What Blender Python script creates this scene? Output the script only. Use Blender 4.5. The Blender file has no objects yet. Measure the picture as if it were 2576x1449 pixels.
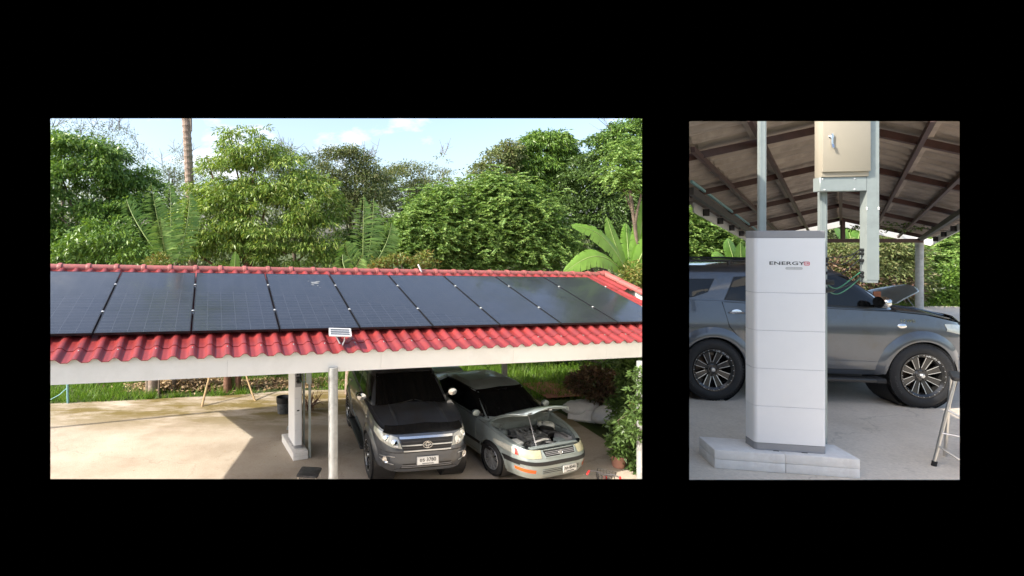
import bpy, bmesh, math, random
import numpy as np
from mathutils import Vector, Matrix

random.seed(7)
rng = np.random.default_rng(7)
SC = bpy.context.scene
COL = SC.collection
PI = math.pi
rad = math.radians

# ------------------------------------------------------------------ camera, sky, sun, exposure
H = 4.5                       # eye height above the lower yard
ZB = 2.2                      # level of the upper terrace
F, PX, PY = 1300.0, 940.0, 600.0   # focal length and principal point (on a 2576 x 1449 picture)

cam_d = bpy.data.cameras.new('camera')
cam = bpy.data.objects.new('camera', cam_d)
COL.objects.link(cam)
cam.location = (0, 0, H)
cam.rotation_euler = (PI / 2, 0, 0)
cam_d.sensor_width = 36.0
cam_d.lens = 36.0 * F / 2576.0
cam_d.shift_x = (1288.0 - PX) / 2576.0
cam_d.shift_y = -(724.5 - PY) / 2576.0
cam_d.clip_start = 0.05
cam_d.clip_end = 3000
SC.camera = cam

SUN_EL, SUN_AZ = 40.0, 252.0     # elevation, compass azimuth (0 = +Y, 90 = +X)
w = bpy.data.worlds.new('World')
SC.world = w
w.use_nodes = True
nt = w.node_tree
nt.nodes.clear()
wo = nt.nodes.new('ShaderNodeOutputWorld')
bg = nt.nodes.new('ShaderNodeBackground')
sky = nt.nodes.new('ShaderNodeTexSky')
sky.sky_type = 'NISHITA'
sky.sun_disc = False
sky.sun_elevation = rad(SUN_EL)
sky.sun_rotation = rad(SUN_AZ)
sky.altitude = 50
sky.air_density = 1.0
sky.dust_density = 3.2
sky.ozone_density = 1.0
bg.inputs['Strength'].default_value = 0.11
# small fair-weather clouds all round the sky, from noise on the view direction
tc = nt.nodes.new('ShaderNodeTexCoord')
mp = nt.nodes.new('ShaderNodeMapping')
mp.inputs['Scale'].default_value = (1.0, 1.0, 2.2)
mp.inputs['Location'].default_value = (0.35, 0.1, 0.2)
n1 = nt.nodes.new('ShaderNodeTexNoise')
n1.inputs['Scale'].default_value = 4.2
n1.inputs['Detail'].default_value = 9
n1.inputs['Roughness'].default_value = 0.58
cr = nt.nodes.new('ShaderNodeValToRGB')
cr.color_ramp.elements[0].position = 0.60
cr.color_ramp.elements[0].color = (0, 0, 0, 1)
cr.color_ramp.elements[1].position = 0.74
cr.color_ramp.elements[1].color = (1, 1, 1, 1)
mx = nt.nodes.new('ShaderNodeMix')
mx.data_type = 'RGBA'
mx.inputs[7].default_value = (4.6, 4.7, 4.9, 1)
nt.links.new(tc.outputs['Generated'], mp.inputs['Vector'])
nt.links.new(mp.outputs[0], n1.inputs['Vector'])
nt.links.new(n1.outputs['Fac'], cr.inputs['Fac'])
nt.links.new(cr.outputs[0], mx.inputs[0])
hs = nt.nodes.new('ShaderNodeHueSaturation')      # a hazy, milky blue
hs.inputs['Saturation'].default_value = 0.95
nt.links.new(sky.outputs[0], hs.inputs['Color'])
nt.links.new(hs.outputs[0], mx.inputs[6])
nt.links.new(mx.outputs[2], bg.inputs['Color'])
nt.links.new(bg.outputs[0], wo.inputs['Surface'])

sun_d = bpy.data.lights.new('sun', 'SUN')
sun_d.energy = 2.6
sun_d.angle = rad(0.55)
sun_d.color = (1.0, 0.93, 0.82)
sun = bpy.data.objects.new('sun', sun_d)
COL.objects.link(sun)
_e, _a = rad(SUN_EL), rad(SUN_AZ)
_to = Vector((math.sin(_a) * math.cos(_e), math.cos(_a) * math.cos(_e), math.sin(_e)))
sun.rotation_euler = _to.to_track_quat('Z', 'Y').to_euler()
sun.location = _to * 60

SC.view_settings.view_transform = 'Standard'
SC.view_settings.look = 'None'
SC.view_settings.exposure = 1.66
SC.view_settings.gamma = 1
SC.view_settings.use_curve_mapping = False
SC.render.engine = 'CYCLES'
SC.cycles.max_bounces = 8
SC.cycles.diffuse_bounces = 4
SC.cycles.transparent_max_bounces = 8


def at(px, py, Y):
    """the point at distance Y in the direction of a spot of the photograph"""
    return Vector(((px - PX) / F * Y, Y, H - (py - PY) / F * Y))


def gnd(px, py, z=0.0):
    """the spot on the level z seen there"""
    return at(px, py, F * (H - z) / (py - PY))


# ------------------------------------------------------------------ helpers: things, parts, meshes
def tag(o, label=None, cat=None, group=None, kind=None):
    if label: o['label'] = label
    if cat: o['category'] = cat
    if group: o['group'] = group
    if kind: o['kind'] = kind
    return o


def thing(name, label, cat, loc=(0, 0, 0), rotz=0.0, group=None, scale=1.0):
    o = bpy.data.objects.new(name, None)
    o.empty_display_size = 0.2
    COL.objects.link(o)
    o.location = loc
    o.rotation_euler = (0, 0, rotz)
    o.scale = (scale, scale, scale)
    return tag(o, label, cat, group)


def link(name, me, m, parent=None):
    o = bpy.data.objects.new(name, me)
    COL.objects.link(o)
    if m is not None and not me.materials:
        for x in (m if isinstance(m, (list, tuple)) else [m]):
            me.materials.append(x)
    if parent is not None:
        o.parent = parent
    return o


_kids = {}


def copy_tree(o, parent=None):
    c = o.copy()
    COL.objects.link(c)
    c.parent = parent
    for ch in o.children:
        copy_tree(ch, c)
    return c


class MB:
    """collects boxes, tubes, grids and prisms into one mesh"""

    def __init__(self):
        self.v, self.f, self.mi = [], [], []

    def add(self, vs, fs, mi=0, M=None):
        b = len(self.v)
        if M is not None:
            vs = [M @ Vector(q) for q in vs]
        self.v.extend([tuple(q) for q in vs])
        self.f.extend([tuple(i + b for i in g) for g in fs])
        self.mi.extend([mi] * len(fs))
        return self

    def box(self, c, s, M=None, mi=0, taper=1.0):
        x, y, z = c
        a, b, d = s[0] / 2, s[1] / 2, s[2] / 2
        vs = []
        for k, t in ((-1, 1.0), (1, taper)):
            for (i, j) in ((-1, -1), (1, -1), (1, 1), (-1, 1)):
                vs.append((x + i * a * t, y + j * b * t, z + k * d))
        fs = [(3, 2, 1, 0), (4, 5, 6, 7), (0, 1, 5, 4), (1, 2, 6, 5), (2, 3, 7, 6), (3, 0, 4, 7)]
        return self.add(vs, fs, mi, M)

    def beam(self, p0, p1, wd, ht, up=(0, 0, 1), mi=0):
        """a rectangular bar from p0 to p1, wd across, ht along up"""
        p0, p1, up = Vector(p0), Vector(p1), Vector(up)
        d = (p1 - p0).normalized()
        s = d.cross(up).normalized()
        u = s.cross(d).normalized()
        vs = []
        for p in (p0, p1):
            for (i, j) in ((-1, -1), (1, -1), (1, 1), (-1, 1)):
                vs.append(p + s * (i * wd / 2) + u * (j * ht / 2))
        fs = [(3, 2, 1, 0), (4, 5, 6, 7), (0, 1, 5, 4), (1, 2, 6, 5), (2, 3, 7, 6), (3, 0, 4, 7)]
        return self.add(vs, fs, mi)

    def tube(self, pts, r, seg=8, caps=True, mi=0, flat=1.0):
        pts = [Vector(p) for p in pts]
        n = len(pts)
        rs = r if isinstance(r, (list, tuple)) else [r] * n
        vs, fs = [], []
        prev = None
        for i, p in enumerate(pts):
            d = (pts[min(i + 1, n - 1)] - pts[max(i - 1, 0)]).normalized()
            if prev is None:
                a = Vector((0, 0, 1)) if abs(d.z) < 0.9 else Vector((1, 0, 0))
                s = d.cross(a).normalized()
            else:
                s = (prev - d * prev.dot(d)).normalized()
            prev = s
            t = d.cross(s)
            for k in range(seg):
                an = 2 * PI * k / seg
                vs.append(p + s * (math.cos(an) * rs[i]) + t * (math.sin(an) * rs[i] * flat))
        for i in range(n - 1):
            for k in range(seg):
                k2 = (k + 1) % seg
                fs.append((i * seg + k, i * seg + k2, (i + 1) * seg + k2, (i + 1) * seg + k))
        if caps:
            fs.append(tuple(range(seg - 1, -1, -1)))
            fs.append(tuple(range((n - 1) * seg, n * seg)))
        return self.add(vs, fs, mi)

    def lathe(self, prof, seg=32, M=None, mi=0, closed=False, a0=0.0, a1=2 * PI):
        """prof: (radius, axial) pairs, turned about local +Z"""
        full = abs(a1 - a0 - 2 * PI) < 1e-6
        cols = seg if full else seg + 1
        vs, fs = [], []
        for (r, z) in prof:
            for k in range(cols):
                an = a0 + (a1 - a0) * k / seg
                vs.append((r * math.cos(an), r * math.sin(an), z))
        n = len(prof)
        rows = n if closed else n - 1
        for i in range(rows):
            i2 = (i + 1) % n
            for k in range(seg):
                k2 = (k + 1) % cols
                fs.append((i * cols + k, i * cols + k2, i2 * cols + k2, i2 * cols + k))
        return self.add(vs, fs, mi, M)

    def prism(self, poly, z0, z1, M=None, mi=0, inset=0.0):
        """a flat outline pulled up from z0 to z1 (optionally with a chamfered top)"""
        n = len(poly)
        vs = [(x, y, z0) for x, y in poly]
        fs = [tuple(range(n - 1, -1, -1))]
        if inset:
            cx = sum(p[0] for p in poly) / n
            cy = sum(p[1] for p in poly) / n
            sx = max(abs(p[0] - cx) for p in poly)
            sy = max(abs(p[1] - cy) for p in poly)
            vs += [(x, y, z1 - inset) for x, y in poly]
            vs += [(cx + (x - cx) * (1 - inset / sx), cy + (y - cy) * (1 - inset / sy), z1) for x, y in poly]
            L = 3
        else:
            vs += [(x, y, z1) for x, y in poly]
            L = 2
        for l in range(L - 1):
            for k in range(n):
                k2 = (k + 1) % n
                fs.append((l * n + k, l * n + k2, (l + 1) * n + k2, (l + 1) * n + k))
        fs.append(tuple(range((L - 1) * n, L * n)))
        return self.add(vs, fs, mi, M)

    def grid(self, P, mi=0, M=None, flip=False):
        P = [[Vector(q) for q in row] for row in P]
        r, c = len(P), len(P[0])
        vs = [q for row in P for q in row]
        fs = []
        for i in range(r - 1):
            for j in range(c - 1):
                q = (i * c + j, i * c + j + 1, (i + 1) * c + j + 1, (i + 1) * c + j)
                fs.append(q[::-1] if flip else q)
        return self.add(vs, fs, mi, M)

    def slab(self, P, thick, mi=0):
        """a grid with thickness: the sheet P, a second sheet moved by thick (a vector), and the rim"""
        t = Vector(thick)
        r, c = len(P), len(P[0])
        A = [Vector(q) for row in P for q in row]
        vs = A + [q + t for q in A]
        n = r * c
        fs = []
        for i in range(r - 1):
            for j in range(c - 1):
                q = (i * c + j, i * c + j + 1, (i + 1) * c + j + 1, (i + 1) * c + j)
                fs.append(q)
                fs.append(tuple(k + n for k in q[::-1]))
        ring = [j for j in range(c)] + [i * c + c - 1 for i in range(1, r)] + [(r - 1) * c + j for j in range(c - 2, -1, -1)] + [i * c for i in range(r - 2, 0, -1)]
        for a, b in zip(ring, ring[1:] + ring[:1]):
            fs.append((b, a, a + n, b + n))
        return self.add(vs, fs, mi)

    def mesh(self, name, smooth=None):
        me = bpy.data.meshes.new(name)
        me.from_pydata(self.v, [], self.f)
        if any(self.mi):
            me.polygons.foreach_set('material_index', self.mi)
        if smooth is not None:
            me.polygons.foreach_set('use_smooth', [True] * len(me.polygons))
            me.set_sharp_from_angle(angle=rad(smooth))
        me.update()
        return me

    def build(self, name, m, parent=None, smooth=None):
        me = self.mesh(name, smooth)
        for x in (m if isinstance(m, (list, tuple)) else [m]):
            me.materials.append(x)
        return link(name, me, None, parent)


def rrect(wd, dp, r, seg=5, cx=0.0, cy=0.0):
    """outline of a rounded rectangle, counter-clockwise"""
    out = []
    for (sx, sy, a) in ((1, -1, -PI / 2), (1, 1, 0), (-1, 1, PI / 2), (-1, -1, PI)):
        for k in range(seg + 1):
            t = a + PI / 2 * k / seg
            out.append((cx + sx * (wd / 2 - r) + r * math.cos(t), cy + sy * (dp / 2 - r) + r * math.sin(t)))
    return out


def bevelled(o, width=0.01, seg=2, ang=35):
    """round the edges of a mesh object in place"""
    bm = bmesh.new()
    bm.from_mesh(o.data)
    bmesh.ops.remove_doubles(bm, verts=bm.verts, dist=1e-5)
    ed = [e for e in bm.edges if len(e.link_faces) == 2 and e.calc_face_angle(0) > rad(ang)]
    bmesh.ops.bevel(bm, geom=ed, offset=width, segments=seg, affect='EDGES', profile=0.5, clamp_overlap=True)
    bm.to_mesh(o.data)
    bm.free()
    o.data.polygons.foreach_set('use_smooth', [True] * len(o.data.polygons))
    o.data.set_sharp_from_angle(angle=rad(40))
    return o


def text_mesh(body, size, depth=0.0, align='CENTER', font_scale=(1, 1), spacing=1.0, bold=0.0):
    cu = bpy.data.curves.new('lettering', 'FONT')
    cu.body = body
    cu.size = size
    cu.extrude = depth
    cu.align_x = align
    cu.align_y = 'CENTER'
    cu.space_character = spacing
    cu.offset = bold
    o = bpy.data.objects.new('lettering', cu)
    COL.objects.link(o)
    dg = bpy.context.evaluated_depsgraph_get()
    me = bpy.data.meshes.new_from_object(o.evaluated_get(dg))
    bpy.data.objects.remove(o)
    bpy.data.curves.remove(cu)
    if font_scale != (1, 1):
        me.transform(Matrix.Diagonal((font_scale[0], font_scale[1], 1, 1)))
    me.materials.clear()
    return me


def fast_quads(name, V, nq, m, parent=None, tri=False):
    """V: (n*4, 3) or (n*3, 3) array of separate leaves"""
    k = 3 if tri else 4
    me = bpy.data.meshes.new(name)
    me.vertices.add(nq * k)
    me.vertices.foreach_set('co', np.asarray(V, dtype=np.float32).ravel())
    me.loops.add(nq * k)
    me.loops.foreach_set('vertex_index', np.arange(nq * k, dtype=np.int32))
    me.polygons.add(nq)
    me.polygons.foreach_set('loop_start', np.arange(0, nq * k, k, dtype=np.int32))
    me.update(calc_edges=True)
    me.validate()
    for x in (m if isinstance(m, (list, tuple)) else [m]):
        me.materials.append(x)
    return link(name, me, None, parent)


# ------------------------------------------------------------------ materials
def _new(name):
    m = bpy.data.materials.new(name)
    m.use_nodes = True
    t = m.node_tree
    p = t.nodes['Principled BSDF']
    return m, t, p


def rgba(c, k=1.0):
    return (min(1, c[0] * k), min(1, c[1] * k), min(1, c[2] * k), 1)


def pmat(name, col, rough=0.6, metal=0.0, spec=0.5, var=0.12, vs=4.0, bump=0.0, bs=60.0, coat=0.0, dirt=None, ds=3.0, dcut=(0.5, 0.68), rvar=0.0, orand=0.0):
    """paint, metal, plastic, stone: base colour broken up by two scales of noise, optional stains and fine relief"""
    m, t, p = _new(name)
    p.inputs['Roughness'].default_value = rough
    p.inputs['Metallic'].default_value = metal
    p.inputs['Specular IOR Level'].default_value = spec
    p.inputs['Coat Weight'].default_value = coat
    p.inputs['Coat Roughness'].default_value = 0.06
    p.inputs['Base Color'].default_value = rgba(col)
    tc = t.nodes.new('ShaderNodeTexCoord')
    if var:
        n = t.nodes.new('ShaderNodeTexNoise')
        n.inputs['Scale'].default_value = vs
        n.inputs['Detail'].default_value = 8
        n.inputs['Roughness'].default_value = 0.62
        t.links.new(tc.outputs['Object'], n.inputs['Vector'])
        r = t.nodes.new('ShaderNodeValToRGB')
        r.color_ramp.elements[0].position = 0.3
        r.color_ramp.elements[1].position = 0.7
        r.color_ramp.elements[0].color = rgba(col, 1 - var)
        r.color_ramp.elements[1].color = rgba(col, 1 + var)
        t.links.new(n.outputs['Fac'], r.inputs['Fac'])
        out = r.outputs[0]
        if dirt is not None:
            n2 = t.nodes.new('ShaderNodeTexNoise')
            n2.inputs['Scale'].default_value = ds
            n2.inputs['Detail'].default_value = 10
            n2.inputs['Roughness'].default_value = 0.7
            t.links.new(tc.outputs['Object'], n2.inputs['Vector'])
            r2 = t.nodes.new('ShaderNodeMapRange')
            r2.inputs['From Min'].default_value = dcut[0]
            r2.inputs['From Max'].default_value = dcut[1]
            t.links.new(n2.outputs['Fac'], r2.inputs['Value'])
            mx = t.nodes.new('ShaderNodeMix')
            mx.data_type = 'RGBA'
            mx.inputs[7].default_value = rgba(dirt)
            t.links.new(r2.outputs[0], mx.inputs[0])
            t.links.new(out, mx.inputs[6])
            out = mx.outputs[2]
        if orand:       # each piece its own shade, as fired or weathered
            oi = t.nodes.new('ShaderNodeObjectInfo')
            om = t.nodes.new('ShaderNodeMapRange')
            om.inputs['To Min'].default_value = 1 - orand
            om.inputs['To Max'].default_value = 1 + orand
            t.links.new(oi.outputs['Random'], om.inputs['Value'])
            mo_ = t.nodes.new('ShaderNodeMix'); mo_.data_type = 'RGBA'; mo_.blend_type = 'MULTIPLY'
            mo_.inputs[0].default_value = 1
            t.links.new(out, mo_.inputs[6]); t.links.new(om.outputs[0], mo_.inputs[7])
            out = mo_.outputs[2]
        t.links.new(out, p.inputs['Base Color'])
        if rvar:
            rr = t.nodes.new('ShaderNodeMapRange')
            rr.inputs['To Min'].default_value = max(0, rough - rvar)
            rr.inputs['To Max'].default_value = min(1, rough + rvar)
            t.links.new(n.outputs['Fac'], rr.inputs['Value'])
            t.links.new(rr.outputs[0], p.inputs['Roughness'])
    if bump:
        n3 = t.nodes.new('ShaderNodeTexNoise')
        n3.inputs['Scale'].default_value = bs
        n3.inputs['Detail'].default_value = 6
        t.links.new(tc.outputs['Object'], n3.inputs['Vector'])
        b = t.nodes.new('ShaderNodeBump')
        b.inputs['Strength'].default_value = bump
        b.inputs['Distance'].default_value = 0.02
        t.links.new(n3.outputs['Fac'], b.inputs['Height'])
        t.links.new(b.outputs[0], p.inputs['Normal'])
    return m


def leafmat(name, cols, rough=0.42, trans=0.28, spec=0.35):
    """leaves: every leaf takes its own tint from the ramp; some light passes through"""
    m, t, p = _new(name)
    g = t.nodes.new('ShaderNodeNewGeometry')
    r = t.nodes.new('ShaderNodeValToRGB')
    els = r.color_ramp.elements
    n = len(cols)
    els[0].color = rgba(cols[0]); els[0].position = 0
    els[1].color = rgba(cols[-1]); els[1].position = 1
    for i in range(1, n - 1):
        e = els.new(i / (n - 1))
        e.color = rgba(cols[i])
    t.links.new(g.outputs['Random Per Island'], r.inputs['Fac'])
    t.links.new(r.outputs[0], p.inputs['Base Color'])
    p.inputs['Roughness'].default_value = rough
    p.inputs['Specular IOR Level'].default_value = spec
    tr = t.nodes.new('ShaderNodeBsdfTranslucent')
    hs = t.nodes.new('ShaderNodeMix')
    hs.data_type = 'RGBA'
    hs.blend_type = 'MULTIPLY'
    hs.inputs[0].default_value = 1
    hs.inputs[7].default_value = (1.0, 1.0, 0.45, 1)
    t.links.new(r.outputs[0], hs.inputs[6])
    t.links.new(hs.outputs[2], tr.inputs['Color'])
    ms = t.nodes.new('ShaderNodeMixShader')
    ms.inputs[0].default_value = trans
    t.links.new(p.outputs[0], ms.inputs[1])
    t.links.new(tr.outputs[0], ms.inputs[2])
    t.links.new(ms.outputs[0], t.nodes['Material Output'].inputs['Surface'])
    return m


M = {}
M['black_wall'] = pmat('matt_black_wall', (0, 0, 0), 1.0, spec=0.0, var=0)
M['galv'] = pmat('galvanised_steel', (0.34, 0.385, 0.375), 0.42, 0.3, var=0.07, vs=7, rvar=0.08, dirt=(0.29, 0.325, 0.32), ds=4)
M['post'] = pmat('grey_steel_post', (0.42, 0.43, 0.42), 0.5, 0.3, var=0.16, vs=6, dirt=(0.27, 0.27, 0.26), ds=5, bump=0.1)
M['redtile'] = pmat('red_glazed_tile', (0.235, 0.030, 0.028), 0.34, spec=0.5, var=0.16, vs=2.5, dirt=(0.17, 0.028, 0.028), ds=3.2, dcut=(0.46, 0.66), bump=0.12, bs=90, rvar=0.14, orand=0.11)
M['redridge'] = pmat('red_ridge_tile', (0.31, 0.09, 0.08), 0.5, var=0.15, vs=5, dirt=(0.25, 0.09, 0.08), ds=7, orand=0.12)
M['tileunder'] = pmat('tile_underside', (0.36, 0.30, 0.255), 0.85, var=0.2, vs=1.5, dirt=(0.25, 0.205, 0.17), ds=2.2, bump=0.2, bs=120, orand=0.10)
M['tileunderA'] = pmat('darkened_tile_underside', (0.15, 0.12, 0.10), 0.9, var=0.2, vs=2)  # shade put into the underside colour, so car glass reflects a dim roof
M['fascia'] = pmat('white_painted_fascia', (0.80, 0.79, 0.75), 0.5, var=0.03, vs=2.0, dirt=(0.73, 0.72, 0.675), ds=1.6, bump=0.05)
M['brownsteel'] = pmat('brown_painted_steel', (0.062, 0.027, 0.022), 0.5, var=0.2, vs=4, dirt=(0.04, 0.018, 0.015), ds=5)
M['greysteel'] = pmat('dark_grey_painted_steel', (0.05, 0.045, 0.045), 0.55, var=0.2)
M['black'] = pmat('black_plastic', (0.012, 0.012, 0.013), 0.45, var=0.2)
M['rubber'] = pmat('tyre_rubber', (0.011, 0.011, 0.012), 0.72, var=0.25, vs=8, bump=0.15, bs=150)
M['chrome'] = pmat('chrome', (0.72, 0.72, 0.72), 0.16, 1.0, var=0.05)
M['stainless'] = pmat('stainless_tube', (0.62, 0.60, 0.57), 0.28, 1.0, var=0.08)
M['alloy'] = pmat('machined_alloy', (0.62, 0.63, 0.64), 0.3, 0.9, var=0.08)
M['silverwheel'] = pmat('silver_wheel_paint', (0.46, 0.47, 0.48), 0.38, 0.7, var=0.12, vs=12, dirt=(0.25, 0.23, 0.2), ds=9)
M['blackrim'] = pmat('gloss_black_rim', (0.012, 0.012, 0.012), 0.25, var=0.1, coat=0.4)
M['suv'] = pmat('dark_grey_metallic_paint', (0.084, 0.096, 0.116), 0.32, 0.55, var=0.06, coat=1.0, rvar=0.04, dirt=(0.075, 0.077, 0.08), ds=3)
M['sedan'] = pmat('silver_green_metallic_paint', (0.33, 0.38, 0.375), 0.36, 0.5, var=0.07, coat=0.7, dirt=(0.28, 0.31, 0.29), ds=3.5, rvar=0.06)
M['glass'] = pmat('dark_tinted_glass', (0.004, 0.0045, 0.005), 0.03, spec=0.45, var=0)
M['lamp'] = pmat('headlamp_lens', (0.50, 0.50, 0.44), 0.12, 0.15, spec=0.7, var=0.2, vs=9, coat=0.8)
M['lampold'] = pmat('yellowed_headlamp_lens', (0.42, 0.40, 0.27), 0.25, 0.1, spec=0.5, var=0.22, vs=7, coat=0.5)
M['lampin'] = pmat('lamp_reflector', (0.75, 0.75, 0.72), 0.12, 1.0, var=0.05)
M['amber'] = pmat('amber_lens', (0.55, 0.10, 0.012), 0.18, var=0.15, coat=0.6)
M['redlens'] = pmat('red_lens', (0.35, 0.015, 0.012), 0.18, var=0.15, coat=0.6)
M['plate'] = pmat('white_number_plate', (0.74, 0.74, 0.72), 0.45, var=0.05, vs=20)
M['ink'] = pmat('black_ink', (0.012, 0.012, 0.012), 0.55, var=0)
M['whitepack'] = pmat('white_powder_coated_battery', (0.80, 0.80, 0.81), 0.42, var=0.02, vs=3)
M['greycap'] = pmat('grey_battery_cap', (0.28, 0.28, 0.29), 0.5, var=0.06)
M['pill'] = pmat('light_grey_print', (0.46, 0.46, 0.46), 0.5, var=0)
M['logogrey'] = pmat('dark_grey_print', (0.05, 0.05, 0.055), 0.5, var=0)
M['logored'] = pmat('crimson_print', (0.62, 0.02, 0.07), 0.5, var=0)
M['block'] = pmat('aerated_concrete_block', (0.80, 0.775, 0.74), 0.95, var=0.08, vs=8, bump=0.5, bs=130, dirt=(0.72, 0.68, 0.64), ds=6)
M['cream'] = pmat('cream_enclosure_paint', (0.37, 0.335, 0.265), 0.45, var=0.04, vs=3)
M['panel'] = pmat('black_solar_glass', (0.010, 0.012, 0.019), 0.16, spec=0.55, var=0.12, vs=1.2, rvar=0.05)
M['panelframe'] = pmat('black_anodised_frame', (0.02, 0.02, 0.022), 0.4, 0.4, var=0.1)
M['clamp'] = pmat('bright_aluminium_clamp', (0.8, 0.8, 0.8), 0.3, 0.6, var=0.05)
M['bird'] = pmat('white_bird_dropping', (0.17, 0.18, 0.19), 0.8, var=0.3, vs=30)
M['white'] = pmat('white_plastic', (0.78, 0.78, 0.77), 0.4, var=0.04)
M['pvc'] = pmat('pale_blue_pvc', (0.22, 0.42, 0.45), 0.45, var=0.12)
M['wood'] = pmat('weathered_bamboo', (0.36, 0.25, 0.13), 0.8, var=0.25, vs=7, bump=0.3)
M['bark'] = pmat('grey_brown_bark', (0.15, 0.115, 0.085), 0.95, var=0.35, vs=6, bump=0.9, bs=30)
M['barkred'] = pmat('reddish_bark', (0.17, 0.085, 0.055), 0.95, var=0.35, vs=6, bump=0.9, bs=30)
M['palmbark'] = pmat('ringed_palm_bark', (0.27, 0.20, 0.16), 0.9, var=0.3, vs=5, bump=0.6, bs=40, dirt=(0.42, 0.34, 0.28), ds=8)
M['litter'] = leafmat('dry_leaf_litter', [(0.26, 0.16, 0.08), (0.40, 0.28, 0.15), (0.50, 0.37, 0.22), (0.2, 0.13, 0.07)], 0.8, 0.1)
M['lowwall'] = pmat('old_rendered_wall', (0.42, 0.36, 0.32), 0.9, var=0.15, vs=2, dirt=(0.25, 0.2, 0.18), ds=2, bump=0.3)
M['rust'] = pmat('rusty_plate', (0.27, 0.10, 0.05), 0.85, var=0.25)
M['terracotta'] = pmat('terracotta', (0.40, 0.2, 0.15), 0.85, var=0.15)
M['sack'] = pmat('white_woven_sack', (0.85, 0.86, 0.88), 0.7, var=0.08, vs=6, bump=0.3, bs=40)
M['bluesack'] = pmat('blue_printed_sack', (0.05, 0.12, 0.42), 0.6, var=0.2, vs=9)
M['redpaint'] = pmat('red_bicycle_paint', (0.5, 0.02, 0.02), 0.3, var=0.1, coat=0.5)
M['engine'] = pmat('cast_aluminium_engine', (0.26, 0.27, 0.27), 0.5, 0.5, var=0.3, vs=12, dirt=(0.05, 0.05, 0.05), ds=9)
M['tank'] = pmat('translucent_white_tank', (0.62, 0.64, 0.60), 0.4, var=0.1)
M['baymetal'] = pmat('grey_green_inner_panel', (0.20, 0.24, 0.24), 0.5, 0.2, var=0.25, vs=6, dirt=(0.06, 0.06, 0.06), ds=6)
M['hoodliner'] = pmat('dark_brown_hood_underside', (0.04, 0.032, 0.028), 0.65, var=0.25, vs=6)
M['seamdark'] = pmat('shut_line_rubber', (0.008, 0.008, 0.008), 0.8, var=0)
M['cable'] = pmat('green_cable_jacket', (0.05, 0.22, 0.12), 0.45, var=0.1)


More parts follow.
